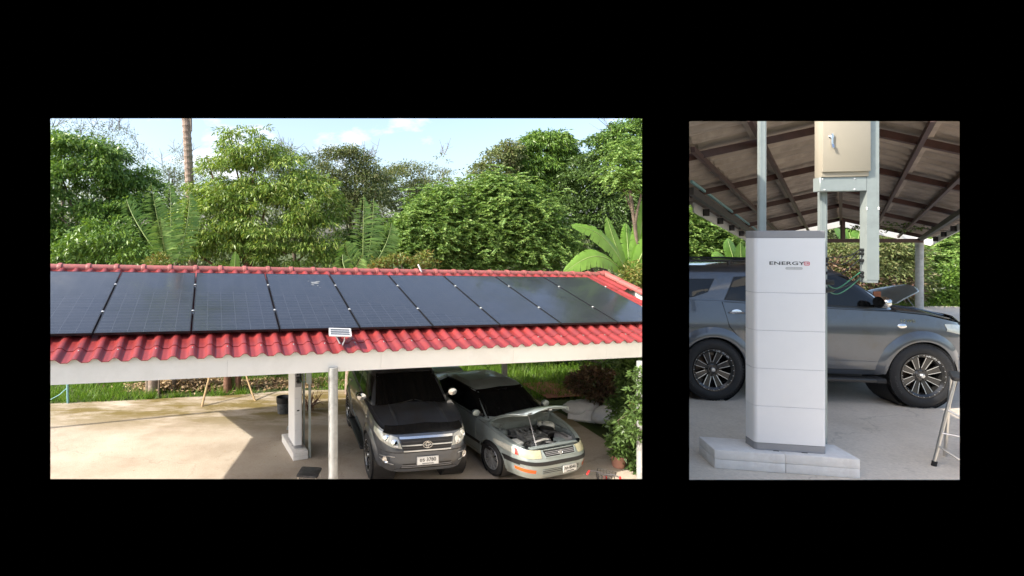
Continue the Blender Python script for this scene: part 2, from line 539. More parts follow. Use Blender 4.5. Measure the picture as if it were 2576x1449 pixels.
# ------------------------------------------------------------------ materials of the ground
def ground_mat(name, cols, scale, bump=0.6, stain=None, rough=0.95, cracks=False):
    m, t, p = _new(name)
    p.inputs['Roughness'].default_value = rough
    p.inputs['Specular IOR Level'].default_value = 0.25
    tc = t.nodes.new('ShaderNodeTexCoord')
    n = t.nodes.new('ShaderNodeTexNoise')
    n.inputs['Scale'].default_value = scale
    n.inputs['Detail'].default_value = 12
    n.inputs['Roughness'].default_value = 0.65
    t.links.new(tc.outputs['Object'], n.inputs['Vector'])
    r = t.nodes.new('ShaderNodeValToRGB')
    els = r.color_ramp.elements
    els[0].position = 0.28; els[0].color = rgba(cols[0])
    els[1].position = 0.72; els[1].color = rgba(cols[-1])
    for i in range(1, len(cols) - 1):
        e = els.new(0.28 + 0.44 * i / (len(cols) - 1))
        e.color = rgba(cols[i])
    t.links.new(n.outputs['Fac'], r.inputs['Fac'])
    out = r.outputs[0]
    # fine speckle
    n2 = t.nodes.new('ShaderNodeTexNoise')
    n2.inputs['Scale'].default_value = 38
    n2.inputs['Detail'].default_value = 6
    t.links.new(tc.outputs['Object'], n2.inputs['Vector'])
    mr = t.nodes.new('ShaderNodeMapRange')
    mr.inputs['To Min'].default_value = 0.78
    mr.inputs['To Max'].default_value = 1.2
    t.links.new(n2.outputs['Fac'], mr.inputs['Value'])
    mu = t.nodes.new('ShaderNodeMix'); mu.data_type = 'RGBA'; mu.blend_type = 'MULTIPLY'
    mu.inputs[0].default_value = 1
    t.links.new(out, mu.inputs[6]); t.links.new(mr.outputs[0], mu.inputs[7])
    out = mu.outputs[2]
    if stain is not None:
        # moss and leaf tannin along the far edge of the slab: it grows with distance and comes in patches
        col, a, b, k = stain
        sp = t.nodes.new('ShaderNodeSeparateXYZ')
        t.links.new(tc.outputs['Object'], sp.inputs[0])
        ramp = t.nodes.new('ShaderNodeMapRange')
        ramp.inputs['From Min'].default_value = a
        ramp.inputs['From Max'].default_value = b
        t.links.new(sp.outputs['Y'], ramp.inputs['Value'])
        mpn = t.nodes.new('ShaderNodeMapping')
        mpn.inputs['Scale'].default_value = (0.5, 1.4, 1)
        t.links.new(tc.outputs['Object'], mpn.inputs['Vector'])
        n3 = t.nodes.new('ShaderNodeTexNoise')
        n3.inputs['Scale'].default_value = 1.1
        n3.inputs['Detail'].default_value = 9
        n3.inputs['Roughness'].default_value = 0.7
        t.links.new(mpn.outputs[0], n3.inputs['Vector'])
        c3 = t.nodes.new('ShaderNodeMapRange')
        c3.inputs['From Min'].default_value = 0.36
        c3.inputs['From Max'].default_value = 0.56
        t.links.new(n3.outputs['Fac'], c3.inputs['Value'])
        ml = t.nodes.new('ShaderNodeMath'); ml.operation = 'MULTIPLY'
        t.links.new(ramp.outputs[0], ml.inputs[0]); t.links.new(c3.outputs[0], ml.inputs[1])
        m2 = t.nodes.new('ShaderNodeMath'); m2.operation = 'MULTIPLY'
        m2.inputs[1].default_value = k
        t.links.new(ml.outputs[0], m2.inputs[0])
        mx = t.nodes.new('ShaderNodeMix'); mx.data_type = 'RGBA'
        mx.inputs[7].default_value = rgba(col)
        t.links.new(m2.outputs[0], mx.inputs[0]); t.links.new(out, mx.inputs[6])
        out = mx.outputs[2]
    if cracks:
        # hairline cracks with a wandering course
        ds = t.nodes.new('ShaderNodeTexNoise')
        ds.inputs['Scale'].default_value = 1.6
        ds.inputs['Detail'].default_value = 5
        t.links.new(tc.outputs['Object'], ds.inputs['Vector'])
        ad = t.nodes.new('ShaderNodeVectorMath'); ad.operation = 'MULTIPLY_ADD'
        ad.inputs[1].default_value = (0.9, 0.9, 0)
        t.links.new(ds.outputs['Color'], ad.inputs[0]); t.links.new(tc.outputs['Object'], ad.inputs[2])
        vo = t.nodes.new('ShaderNodeTexVoronoi')
        vo.feature = 'DISTANCE_TO_EDGE'
        vo.inputs['Scale'].default_value = 0.23
        t.links.new(ad.outputs[0], vo.inputs['Vector'])
        ce = t.nodes.new('ShaderNodeMapRange')
        ce.inputs['From Min'].default_value = 0.0
        ce.inputs['From Max'].default_value = 0.0035
        ce.inputs['To Min'].default_value = 0.80
        ce.inputs['To Max'].default_value = 1.0
        t.links.new(vo.outputs['Distance'], ce.inputs['Value'])
        # dark drips and tyre scuffs in loose patches
        nd = t.nodes.new('ShaderNodeTexNoise')
        nd.inputs['Scale'].default_value = 2.6
        nd.inputs['Detail'].default_value = 11
        nd.inputs['Roughness'].default_value = 0.75
        t.links.new(tc.outputs['Object'], nd.inputs['Vector'])
        cd_ = t.nodes.new('ShaderNodeMapRange')
        cd_.inputs['From Min'].default_value = 0.60
        cd_.inputs['From Max'].default_value = 0.72
        cd_.inputs['To Min'].default_value = 1.0
        cd_.inputs['To Max'].default_value = 0.72
        t.links.new(nd.outputs['Fac'], cd_.inputs['Value'])
        pm = t.nodes.new('ShaderNodeMath'); pm.operation = 'MULTIPLY'
        t.links.new(ce.outputs[0], pm.inputs[0]); t.links.new(cd_.outputs[0], pm.inputs[1])
        mc = t.nodes.new('ShaderNodeMix'); mc.data_type = 'RGBA'; mc.blend_type = 'MULTIPLY'
        mc.inputs[0].default_value = 1
        t.links.new(out, mc.inputs[6]); t.links.new(pm.outputs[0], mc.inputs[7])
        out = mc.outputs[2]
    t.links.new(out, p.inputs['Base Color'])
    b = t.nodes.new('ShaderNodeBump')
    b.inputs['Strength'].default_value = bump
    b.inputs['Distance'].default_value = 0.03
    t.links.new(n2.outputs['Fac'], b.inputs['Height'])
    t.links.new(b.outputs[0], p.inputs['Normal'])
    return m


M['slab'] = ground_mat('worn_yard_concrete', [(0.32, 0.26, 0.195), (0.425, 0.36, 0.285), (0.48, 0.425, 0.345)], 0.75, 0.3, ((0.16, 0.12, 0.04), 11.6, 13.2, 1.0), 0.85, True)
M['slabB'] = ground_mat('grey_carport_concrete', [(0.55, 0.485, 0.40), (0.64, 0.575, 0.485), (0.69, 0.625, 0.535)], 0.9, 0.25, None, 0.85, True)
M['soil'] = ground_mat('grassy_soil', [(0.035, 0.05, 0.015), (0.06, 0.085, 0.022), (0.10, 0.085, 0.04)], 0.9, 1.0)
M['render'] = ground_mat('plain_rendered_wall', [(0.50, 0.48, 0.44), (0.6, 0.58, 0.54)], 0.8, 0.15)

# ------------------------------------------------------------------ the dark room the two window openings are cut into
WY0, WY1 = 1.60, 1.70
ZT, ZF = H + 0.8, H - 1.5


def opening(px0, py0, px1, py1):
    a, b = at(px0, py1, WY1), at(px1, py0, WY1)
    return a.x, b.x, a.z, b.z


oa = opening(127, 298, 1615, 1205)
ob = opening(1734, 305, 2414, 1207)
ob = ((1734 - PX) / F * WY0, ob[1], ob[2], ob[3])      # the near edge of the jamb bounds the view on this side
mb = MB()


def wallbox(x0, x1, z0, z1):
    mb.box(((x0 + x1) / 2, (WY0 + WY1) / 2, (z0 + z1) / 2), (x1 - x0, WY1 - WY0, z1 - z0))


XL, XR = -2.2, 2.4
wallbox(XL, oa[0], 0, ZT)
wallbox(oa[0], oa[1], 0, oa[2]); wallbox(oa[0], oa[1], oa[3], ZT)
wallbox(oa[1], ob[0], 0, ZT)
wallbox(ob[0], ob[1], 0, ob[2]); wallbox(ob[0], ob[1], ob[3], ZT)
wallbox(ob[1], XR, 0, ZT)
tag(mb.build('black_wall', M['black_wall']), 'matt black wall with two rectangular openings, a wide and a tall one', 'wall', kind='structure')
mb = MB()
YB = -1.8
mb.box(((XL + XR) / 2, (WY0 + YB) / 2, ZF - 0.05), (XR - XL, WY0 - YB, 0.1))
mb.box(((XL + XR) / 2, (WY0 + YB) / 2, ZT - 0.055), (XR - XL - 0.2, WY0 - YB - 0.1, 0.09))
mb.box((XL + 0.05, (WY0 + YB) / 2, (ZF + ZT) / 2), (0.1, WY0 - YB - 0.01, ZT - ZF - 0.01))
mb.box((XR - 0.05, (WY0 + YB) / 2, (ZF + ZT) / 2), (0.1, WY0 - YB - 0.01, ZT - ZF - 0.01))
mb.box(((XL + XR) / 2, YB + 0.05, (ZF + ZT) / 2), (XR - XL - 0.21, 0.1, ZT - ZF - 0.02))
tag(mb.build('dark_room', M['black_wall']), 'unlit black room behind the two openings', 'room', kind='structure')

# ------------------------------------------------------------------ ground
P = [[(-260 + 20 * i, -20 + 20 * j, 0) for i in range(27)] for j in range(20)]
tag(MB().grid(P).build('ground', M['soil']), 'grassy soil of the garden behind the yard', 'ground', kind='structure')

edge = [(-200, 1034), (60, 1024), (127, 1018), (240, 1013), (340, 1009), (460, 1002), (560, 998), (640, 992), (720, 986), (830, 983), (1000, 985), (1200, 992), (1340, 1003)]
poly = [gnd(a, b) for a, b in edge] + [gnd(1430, 1052), gnd(1525, 1112), gnd(1575, 1160)] + [Vector((4.55, 7.5, 0)), Vector((1.3, 2.2, 0)), Vector((-9, 2.2, 0))]
poly[0] = Vector((-14, 14.6, 0))
poly.append(Vector((-14, 2.2, 0)))
mb = MB()
mb.prism([(q.x, q.y) for q in poly][::-1], -0.1, 0.03)
tag(mb.build('yard_slab', M['slab']), 'sunlit concrete yard slab, mossy along its far edge', 'concrete yard', kind='structure')

# upper terrace on the right, and the unseen wall added to shade it
BS = 0.585
mb = MB()
pt = [(BS * 2 + 0.1, 2.0), (40, 2.0), (40, 17.6), (BS * 17.6 + 0.1, 17.6)]
mb.prism(pt, ZB - 0.25, ZB)
tag(mb.build('terrace_slab', M['slabB']), 'swept grey concrete floor beneath the carport', 'concrete floor', kind='structure')
mb = MB()
mb.prism([(BS * 2 + 0.1, 2.0), (60, 2.0), (60, 70), (BS * 70 + 0.1, 70)], 0.0, ZB - 0.06)
tag(mb.build('terrace_ground', M['soil']), 'raised garden soil behind the carport', 'ground', kind='structure')
bw = thing('shade_wall', 'tall rendered wall added unseen between the two yards to shade the terrace', 'wall', (0, 0, 0))
mb = MB()
nrm = Vector((1, -BS, 0)).normalized()
for (y0, y1, zt) in ((3.85, 15.0, 6.05), (15.0, 30, ZB + 1.2)):
    a, b = Vector((BS * y0, y0, 0)), Vector((BS * y1, y1, 0))
    mb.beam(a + Vector((0, 0, zt / 2)), b + Vector((0, 0, zt / 2)), 0.12, zt)
mb.build('wall_face', M['render'], bw)

# ------------------------------------------------------------------ carport in the lower yard
RX, RY, RZ = rad(16.55984436), rad(1.85600668), rad(17.78752287)
RA = (Matrix.Rotation(RZ, 3, 'Z') @ Matrix.Rotation(RY, 3, 'Y') @ Matrix.Rotation(RX, 3, 'X'))
S = 1.22
OA = Vector((-3.47841708 * S, 6.39628402 * S, -1.17059864 * S + H))
MA = Matrix.Translation(OA) @ RA.to_4x4()
UA, VA, NA = RA.col[0].copy(), RA.col[1].copy(), RA.col[2].copy()


def roofpt(u, v, n=0.0):
    """a point of the front slope in roof units (u along the eave, v up the slope, n off the glass)"""
    return OA + (UA * u + VA * v + NA * n) * S


def roofhit(px, py, n=0.0):
    d = Vector(((px - PX) / F, 1, -(py - PY) / F))
    o = OA + NA * (n * S) - Vector((0, 0, H))
    t = NA.dot(o) / NA.dot(d)
    q = RA.transposed() @ (d * t + Vector((0, 0, H)) - OA)
    return q.x / S, q.y / S


WAVE = 0.2108
UL, UR = -1.42, 10.05
VE, VR = -0.55, 2.62
TN = -0.105
carA = thing('carport', 'open carport with red tiled roof and white fascia over two cars', 'carport', (OA.x, OA.y, 0))
bpy.context.view_layer.update()


def child_at(o, parent, Mw):
    """parent o keeping the world placement Mw"""
    o.parent = parent
    o.matrix_local = parent.matrix_basis.inverted() @ Mw
    return o


def wave_h(t, A=0.054):
    return A * min(1.0, max(0.0, 0.30 + 0.85 * math.cos(2 * PI * t)))


def tile_mesh(length, lift=0.011, n=2, wave=WAVE * S, m=M['redtile'], name='roof_tile', steps=12):
    us = [i / steps for i in range(n * steps + 1)]
    rows = []
    for (v, k) in ((0.0, lift), (length * 0.5, lift * 0.55), (length + 0.05, 0.0)):
        rows.append([Vector((u * wave, v, wave_h(u) + k)) for u in us])
    b = MB()
    b.slab(rows, (0, 0, -0.009))
    for i in range(1, (len(rows) - 1) * (len(rows[0]) - 1) * 2, 2):
        b.mi[i] = 1
    me = b.mesh(name, 50)
    me.materials.append(m)
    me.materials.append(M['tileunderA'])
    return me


courses = [(-0.55, -0.27), (-0.27, 0.70), (0.70, 1.68), (1.68, 2.60)]
phase = -0.0859
k0 = math.ceil((UL - phase) / (2 * WAVE))
k1 = math.floor((UR - phase) / (2 * WAVE))
for (v0, v1) in courses:
    me = tile_mesh((v1 - v0) * S)
    for k in range(k0 - 1, k1):
        u = phase + k * 2 * WAVE
        if v0 < 0 and u < -0.60:      # the lower left corner is cut back
            continue
        e = roofpt(u + 2 * WAVE, v0, TN)
        if e.x / e.y > BS - 0.012:      # the lower courses stop at the shade wall
            continue
        o = link('roof_tile', me, None, carA)
        j = random.uniform(-0.004, 0.004)
        child_at(o, carA, Matrix.Translation(roofpt(u, v0 + j, TN)) @ RA.to_4x4() @ Matrix.Rotation(random.uniform(-0.003, 0.003), 4, 'Y'))
# screws along the bottom course: small domed heads
sb = MB()
sb.lathe([(0.0, 0.010), (0.007, 0.008), (0.010, 0.0)], 8)
sme = sb.mesh('roof_screw', 60); sme.materials.append(M['galv'])
for k in range(k0, k1):
    u = phase + k * 2 * WAVE + 0.002
    if u > 8.2 or u < -0.6:
        continue
    o = link('roof_screw', sme, None, carA)
    child_at(o, carA, Matrix.Translation(roofpt(u, -0.34, TN) + NA * 0.058) @ RA.to_4x4())
# rear slope: the mirror image of the front one, one corrugated sheet per side
VD = 1.8      # unseen slope shortened so its shadow ends further forward on the slab
hv = Vector((VA.x, VA.y, 0))
rows = []
for j in range(2):
    row = []
    for i in range(int((UR - UL) / WAVE * 6) + 1):
        u = UL + i * WAVE / 6
        top = roofpt(u, VR, TN)
        d = hv * (VD * S) - Vector((0, 0, VA.z)) * (VD * S)
        row.append(top + d * j + Vector((0, 0, wave_h(u / WAVE))))
    rows.append(row)
b = MB(); b.slab(rows, (0, 0, -0.009))
for i in range(1, (len(rows[0]) - 1) * 2, 2):
    b.mi[i] = 1
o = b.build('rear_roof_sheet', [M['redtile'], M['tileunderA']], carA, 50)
child_at(o, carA, Matrix.Identity(4))
# ridge caps
cp = MB()
L = 2 * WAVE * S
prof = []
pr = [(0.0, 0.118), (0.02, 0.128), (0.075, 0.128), (0.09, 0.104), (L + 0.03, 0.100)]
ringA = [(math.cos(a), math.sin(a)) for a in np.linspace(rad(-18), rad(198), 15)]
cp.slab([[Vector((x, r * c, r * s_ * 0.80)) for (c, s_) in ringA] for (x, r) in pr], (0, 0, -0.012))
cme = cp.mesh('ridge_tile', 40); cme.materials.append(M['redridge'])
u = 1.095 - 2 * WAVE * 10
RR = Matrix((UA, (hv - UA * hv.dot(UA)).normalized(), (0, 0, 0))).transposed()
RR.col[2] = RR.col[0].cross(RR.col[1])
while u < UR - 0.2:
    if u > UL - 0.1:
        o = link('ridge_tile', cme, None, carA)
        child_at(o, carA, Matrix.Translation(roofpt(u, VR + 0.0, TN) + Vector((0, 0, 0.01))) @ RR.to_4x4() @ Matrix.Rotation(random.uniform(-0.012, 0.012), 4, 'Z'))
    u += 2 * WAVE
# a three-way end cap and the verge tiles down the right gable
ec = MB()
ec.slab([[Vector((x, r * c, r * s_ * 0.85)) for (c, s_) in ringA] for (x, r) in ((-0.16, 0.125), (0.10, 0.135), (0.17, 0.12), (0.2, 0.06))], (-0.01, 0, -0.01))
o = ec.build('ridge_end_cap', M['redridge'], carA, 40)
child_at(o, carA, Matrix.Translation(roofpt(UR - 0.06, VR, TN + 0.01)) @ RR.to_4x4())
vt = MB()
LV = 0.53
rv = [(math.cos(a) * 0.092, math.sin(a) * 0.085) for a in np.linspace(rad(-40), rad(190), 12)]
vt.slab([[Vector((c, y, s_ + k)) for (c, s_) in rv] for (y, k) in ((0, 0.014), (LV * S + 0.05, 0.0))], (0, 0, -0.01))
vme = vt.mesh('verge_tile', 45); vme.materials.append(M['redridge'])
for i in range(2, 6):
    o = link('verge_tile', vme, None, carA)
    child_at(o, carA, Matrix.Translation(roofpt(UR - 0.03, VE + i * LV, TN + 0.035)) @ RA.to_4x4())
# fascia: a deep white board under the tile edge, in the lengths it was nailed on in
fdir = Vector((UA.x, UA.y, UA.z)).normalized()
fx = [-0.62, 1.6, 3.62, 5.7, 7.4, 8.42]
for a, b_ in zip(fx[:-1], fx[1:]):
    p0, p1 = roofpt(a, -0.50, TN), roofpt(b_ - 0.002, -0.50, TN)
    fb = MB()
    fb.beam(p0 + Vector((0, 0, -0.165)), p1 + Vector((0, 0, -0.165)), 0.03, 0.30)
    o = fb.build('fascia_board', M['fascia'], carA)
    child_at(o, carA, Matrix.Identity(4))
for (u) in (UL - 0.05, UR):
    p0, p1 = roofpt(u, -0.22 if u < 5 else 0.9, TN), roofpt(u, VR, TN)
    p2 = p1 + hv * (VD * S) - Vector((0, 0, VA.z)) * (VD * S)
    for (a, b_) in ((p0, p1), (p1, p2)):
        gb = MB()
        gb.beam(a + Vector((0, 0, -0.07)), b_ + Vector((0, 0, -0.07)), 0.03, 0.22)
        o = gb.build('barge_board', M['fascia'], carA)
        child_at(o, carA, Matrix.Identity(4))
# scalloped filler closing the waves above the fascia
fp0, fp1 = -0.60, 8.40
nf = int((fp1 - fp0) / WAVE * 10)
rowa, rowb = [], []
for i in range(nf + 1):
    u = fp0 + (fp1 - fp0) * i / nf
    q = roofpt(u, -0.515, TN)
    rowa.append(q + Vector((0, 0, -0.06)))
    rowb.append(q + Vector((0, 0, wave_h((u - phase) / WAVE) + 0.004)))
o = MB().slab([rowa, rowb], VA * 0.012).build('eave_filler', M['fascia'], carA, 40)
child_at(o, carA, Matrix.Identity(4))
# steel frame under the roof
rf = MB()
for k in range(7):
    u = UL + 0.3 + k * (UR - UL - 0.6) / 6
    p0, p1 = roofpt(u, 1.0 if k == 6 else (-0.42 if k else -0.2), TN), roofpt(u, VR, TN)
    p2 = p1 + hv * ((VD - 0.1) * S) - Vector((0, 0, VA.z)) * ((VD - 0.1) * S)
    dn = Vector((0, 0, -0.13))
    rf.beam(p0 + dn, p1 + dn, 0.05, 0.1)
    rf.beam(p1 + dn, p2 + dn, 0.05, 0.1)
o = rf.build('rafters', M['brownsteel'], carA)
child_at(o, carA, Matrix.Identity(4))
pb = MB()
for (v, back) in ((-0.30, False), (1.2, False), (-0.30, True), (1.2, True)):
    ends = []
    for u in (UL + 0.05 if back or v > 0 else -0.55, UR - 0.05 if back else 8.3 + max(0, v) * 0.4):
        q = roofpt(u, v, TN)
        if back:
            t = roofpt(u, VR, TN)
            dv = (VR - v) * S * VD / (VR - VE)
            q = t + hv * dv - Vector((0, 0, VA.z)) * dv
        ends.append(q + Vector((0, 0, -0.22)))
    pb.beam(ends[0], ends[1], 0.06, 0.1)
o = pb.build('eave_beams', M['brownsteel'], carA)
child_at(o, carA, Matrix.Identity(4))
# an unseen rail added past the gable to cast the thin shadow on the slab
t0 = roofpt(UL, VR, TN)
dvr = VD * S
r0 = t0 + hv * dvr - Vector((0, 0, VA.z)) * dvr + Vector((0, 0, -0.2))
rdir = Vector((UA.x, UA.y, 0)).normalized()
b = MB()
b.beam(r0, r0 - rdir * 5.2, 0.10, 0.17)
b.tube([r0 - rdir * 5.1, (r0.x - rdir.x * 5.1, r0.y - rdir.y * 5.1, 0)], 0.05, 12)
o = b.build('shadow_rail', M['brownsteel'], carA)
child_at(o, carA, Matrix.Identity(4))
# posts
def postA(p, ztop, r=0.078):
    b = MB()
    b.tube([(p.x, p.y, 0.02), (p.x, p.y, ztop)], r, 20)
    b.box((p.x, p.y, 0.036), (0.24, 0.24, 0.012))
    o = b.build('post', M['post'], carA, 40)
    child_at(o, carA, Matrix.Identity(4))


pf = at(838, 1000, 8.35); postA(pf, 2.42)
pf = at(1613, 1000, 9.45); postA(pf, 2.25)
pf = at(1269, 1000, 14.0); postA(pf, 2.6, 0.075)
pf = at(735, 1000, 12.2); postA(pf, 2.6, 0.075)
pf = roofpt(UL + 0.3, 0.3, 0); postA(pf, 2.7)

# ------------------------------------------------------------------ solar panels on the front slope
PW, PL, PT = 1.13 * S, 2.2 * S, 0.04


def solar_mat():
    m = M['panel']
    t = m.node_tree
    p = t.nodes['Principled BSDF']
    tc = t.nodes.new('ShaderNodeTexCoord')
    br = t.nodes.new('ShaderNodeTexBrick')
    br.offset = 0
    br.inputs['Color1'].default_value = (0.024, 0.028, 0.037, 1)
    br.inputs['Color2'].default_value = (0.030, 0.034, 0.044, 1)
    br.inputs['Mortar'].default_value = (0.052, 0.058, 0.069, 1)
    br.inputs['Scale'].default_value = 1.0
    br.inputs['Mortar Size'].default_value = 0.004
    br.inputs['Brick Width'].default_value = PW / 6.0
    br.inputs['Row Height'].default_value = PL / 24.0
    t.links.new(tc.outputs['Object'], br.inputs['Vector'])
    t.links.new(br.outputs['Color'], p.inputs['Base Color'])
    # faint dust, thicker towards patches, dulls the gloss
    n = t.nodes.new('ShaderNodeTexNoise')
    n.inputs['Scale'].default_value = 1.3
    n.inputs['Detail'].default_value = 9
    n.inputs['Roughness'].default_value = 0.7
    ob = t.nodes.new('ShaderNodeObjectInfo')
    ad = t.nodes.new('ShaderNodeVectorMath'); ad.operation = 'ADD'
    t.links.new(tc.outputs['Object'], ad.inputs[0])
    t.links.new(ob.outputs['Location'], ad.inputs[1])
    t.links.new(ad.outputs[0], n.inputs['Vector'])
    mr = t.nodes.new('ShaderNodeMapRange')
    mr.inputs['From Min'].default_value = 0.3
    mr.inputs['From Max'].default_value = 0.75
    mr.inputs['To Min'].default_value = 0.05
    mr.inputs['To Max'].default_value = 0.26
    t.links.new(n.outputs['Fac'], mr.inputs['Value'])
    t.links.new(mr.outputs[0], p.inputs['Roughness'])
    return m


solar_mat()
gm = MB()
gm.box((PW / 2, PL / 2, -0.004), (PW - 0.02, PL - 0.02, 0.004))
glass_me = gm.mesh('glass'); glass_me.materials.append(M['panel'])
fm = MB()
for (c, s_) in (((PW / 2, 0.008, -PT / 2), (PW, 0.016, PT)), ((PW / 2, PL - 0.008, -PT / 2), (PW, 0.016, PT)),
                ((0.008, PL / 2, -PT / 2), (0.016, PL - 0.033, PT)), ((PW - 0.008, PL / 2, -PT / 2), (0.016, PL - 0.033, PT))):
    fm.box(c, s_)
frame_me = fm.mesh('frame'); frame_me.materials.append(M['panelframe'])
bm_ = MB(); bm_.box((PW / 2, PL / 2, -0.022), (PW - 0.034, PL - 0.034, 0.006))
back_me = bm_.mesh('backsheet'); back_me.materials.append(M['panelframe'])
cm = MB()
cm.box((0, 0, 0.004), (0.044, 0.034, 0.008))
cm.lathe([(0.0, 0.018), (0.011, 0.018), (0.011, 0.008)], 8)
clamp_me = cm.mesh('clamp'); clamp_me.materials.append(M['clamp'])
labels = ['leftmost solar panel, cut off by the left edge of the view',
          'solar panel between the leftmost one and the two with vertical seam',
          'solar panel just right of the only seam that runs straight up',
          'solar panel with a white bird dropping near its top edge',
          'black solar panel directly above and right of the little white solar lamp',
          'sixth black solar panel from the left, faintly reflecting cloud',
          'seventh black solar panel from the left, bluish with sky',
          'second solar panel from the right end of the row',
          'last solar panel at the right gable, reflecting the trees']
cl_v = (roofhit(486, 782)[1], roofhit(486, 716.5)[1])
for k in range(9):
    u0 = -1.15 + k * 1.15 + 0.01
    q = roofpt(u0, 0, 0)
    pnl = thing('solar_module', labels[k], 'solar panel', q, 0, 'black solar panels in a row on the red roof')
    pnl.rotation_euler = RA.to_euler()
    link('glass', glass_me, None, pnl)
    link('frame', frame_me, None, pnl)
    link('backsheet', back_me, None, pnl)
    for v in cl_v:
        c = link('clamp', clamp_me, None, pnl)
        c.location = (PW + 0.01 * S, v * S, 0)
    if k == 3:
        bd = MB()
        for (cx, cy, r) in ((0.70 * PW, 0.80 * PL, 0.075), (0.76 * PW, 0.83 * PL, 0.04), (0.66 * PW, 0.76 * PL, 0.03), (0.73 * PW, 0.74 * PL, 0.018), (0.75 * PW, 0.70 * PL, 0.012), (0.62 * PW, 0.84 * PL, 0.015)):
            ring = [(cx + r * random.uniform(0.5, 1.15) * math.cos(a) * 1.3, cy + r * random.uniform(0.5, 1.1) * math.sin(a)) for a in np.linspace(0, 2 * PI, 14)[:-1]]
            bd.prism(ring, 0.0005, 0.0015)
        tag(bd.build('bird_dropping', M['bird'], pnl), kind='stuff')
for i, v in enumerate(cl_v):
    rl = MB()
    a, b_ = roofpt(-1.2, v, -0.045), roofpt(9.25, v, -0.045)
    rl.beam(a, b_, 0.04, 0.035, NA)
    for k in range(10):
        u = -1.0 + k * 1.12
        rl.beam(roofpt(u, v, -0.085), roofpt(u, v, -0.055), 0.03, 0.05, VA)
    o = rl.build('mounting_rail', M['clamp'])
    tag(o, ['aluminium rail under the lower clamps of the solar panels', 'aluminium rail under the upper clamps of the solar panels'][i], 'rail', 'rails carrying the solar panels')
# vent pipe behind the ridge
vp = at(1044, 668, 9.9)
b = MB(); r0 = roofpt(*roofhit(1062, 690, TN), TN)
b.tube([r0, r0 + Vector((-0.05, -0.01, 0.14)), r0 + Vector((-0.10, -0.02, 0.24))], 0.022, 10)
tag(b.build('conduit_stub', M['white'], None, 40), 'short white conduit stub leaning on the red ridge', 'pipe')

# little solar lamp
q0 = roofpt(*roofhit(857, 868, TN + 0.03), TN + 0.03)
LZ = 0.06
sl = thing('solar_lamp', 'small white framed solar lamp panel on a bent bracket, on the red tiles', 'solar lamp', q0)
b = MB()
b.tube([(-0.075, 0.08, 0.175), (-0.07, 0.06, 0.11), (-0.005, 0, 0.01)], 0.011, 8)
b.tube([(0.06, 0.06, 0.18), (0.06, 0.02, 0.07), (0.03, 0, 0.008), (-0.005, 0, 0.01)], 0.011, 8)
b.box((0, 0.0, 0.004), (0.09, 0.05, 0.01))
b.build('bracket', M['white'], sl, 40)
Mp = Matrix.Translation((-0.015, 0.08, 0.195)) @ Matrix.Rotation(rad(4), 4, 'Y') @ Matrix.Rotation(rad(12), 4, 'X') @ Matrix.Rotation(rad(6), 4, 'Z')
b = MB()
Wp, Dp = 0.37, 0.29
for (c, s_) in (((0, -Dp / 2, 0), (Wp, 0.022, 0.022)), ((0, Dp / 2, 0), (Wp, 0.022, 0.022)), ((-Wp / 2 + 0.011, 0, 0), (0.022, Dp - 0.022, 0.022)), ((Wp / 2 - 0.011, 0, 0), (0.022, Dp - 0.022, 0.022))):
    b.box(c, s_, Mp)
b.build('frame', M['white'], sl)
b = MB(); b.box((0, 0, 0.002), (Wp - 0.04, Dp - 0.02, 0.008), Mp)
b.build('glass', pmat('grey_solar_cell', (0.09, 0.095, 0.10), 0.2, var=0.1), sl)
b = MB()
for k in (-1, 1):
    b.box((0, k * Dp / 6, 0.0075), (Wp - 0.05, 0.008, 0.002), Mp)
b.build('busbar', M['white'], sl)

# ------------------------------------------------------------------ carport on the upper terrace (seen along its ridge)
BSC = 1.06


def ridgeB(Z):
    return Vector((0.9038 * Z, Z, H - 0.1046 * Z + 2.227 * BSC))


def rb(Z, off, dn=0.0):
    q = ridgeB(Z)
    return Vector((q.x + off, Z, q.z - abs(off) * 0.214 - dn))


def lim(Z, off):
    """the left half of the roof stops short of the shade wall"""
    return max(off, -(0.9038 - 0.60) * Z + 0.03)


ZS = [6.97, 9.0, 11.28, 13.36, 15.9]
Z0, Z1 = 5.85, 16.9
cb = thing('carport', 'open gable carport of brown steel seen from underneath, over the tall battery', 'carport', (0, 0, ZB))
offs = [0.0, 1.05, 1.88, 2.95]
WB = 0.31
nz = int((Z1 - Z0) / (2 * WB))
def offuv(off, Z):
    return off
sheet_cache = {}
for side in (-1, 1):
    for ci in range(3):
        for k in range(nz):
            za = Z0 + k * 2 * WB
            o0, o1 = offs[ci] * side, (offs[ci + 1] + 0.06) * side
            if side < 0:
                o1 = lim(za + 2 * WB, o1)
                if o1 > o0 - 0.05:
                    continue
            # the piece is built about its upper inner corner so that alike pieces share a mesh
            key = (side, ci, round(o1 - o0, 3))
            if key not in sheet_cache:
                base = rb(0, o0)
                rows = []
                for (off, lift) in ((o0, 0.022), (o1, 0.0)):
                    row = []
                    for i in range(17):
                        t = i / 16 * 2
                        q = rb(2 * WB * i / 16, off) - base
                        q.z += wave_h(t + 0.5, 0.085) + 0.012 + lift
                        row.append(q)
                    rows.append(row)
                b = MB(); b.slab(rows, (0, 0, 0.008))
                me = b.mesh('roof_sheet', 50)
                me.materials.append(M['tileunder'])
                sheet_cache[key] = me
            o = link('roof_sheet', sheet_cache[key], None, cb)
            p = rb(za, o0)
            o.location = p - Vector((0, 0, ZB))
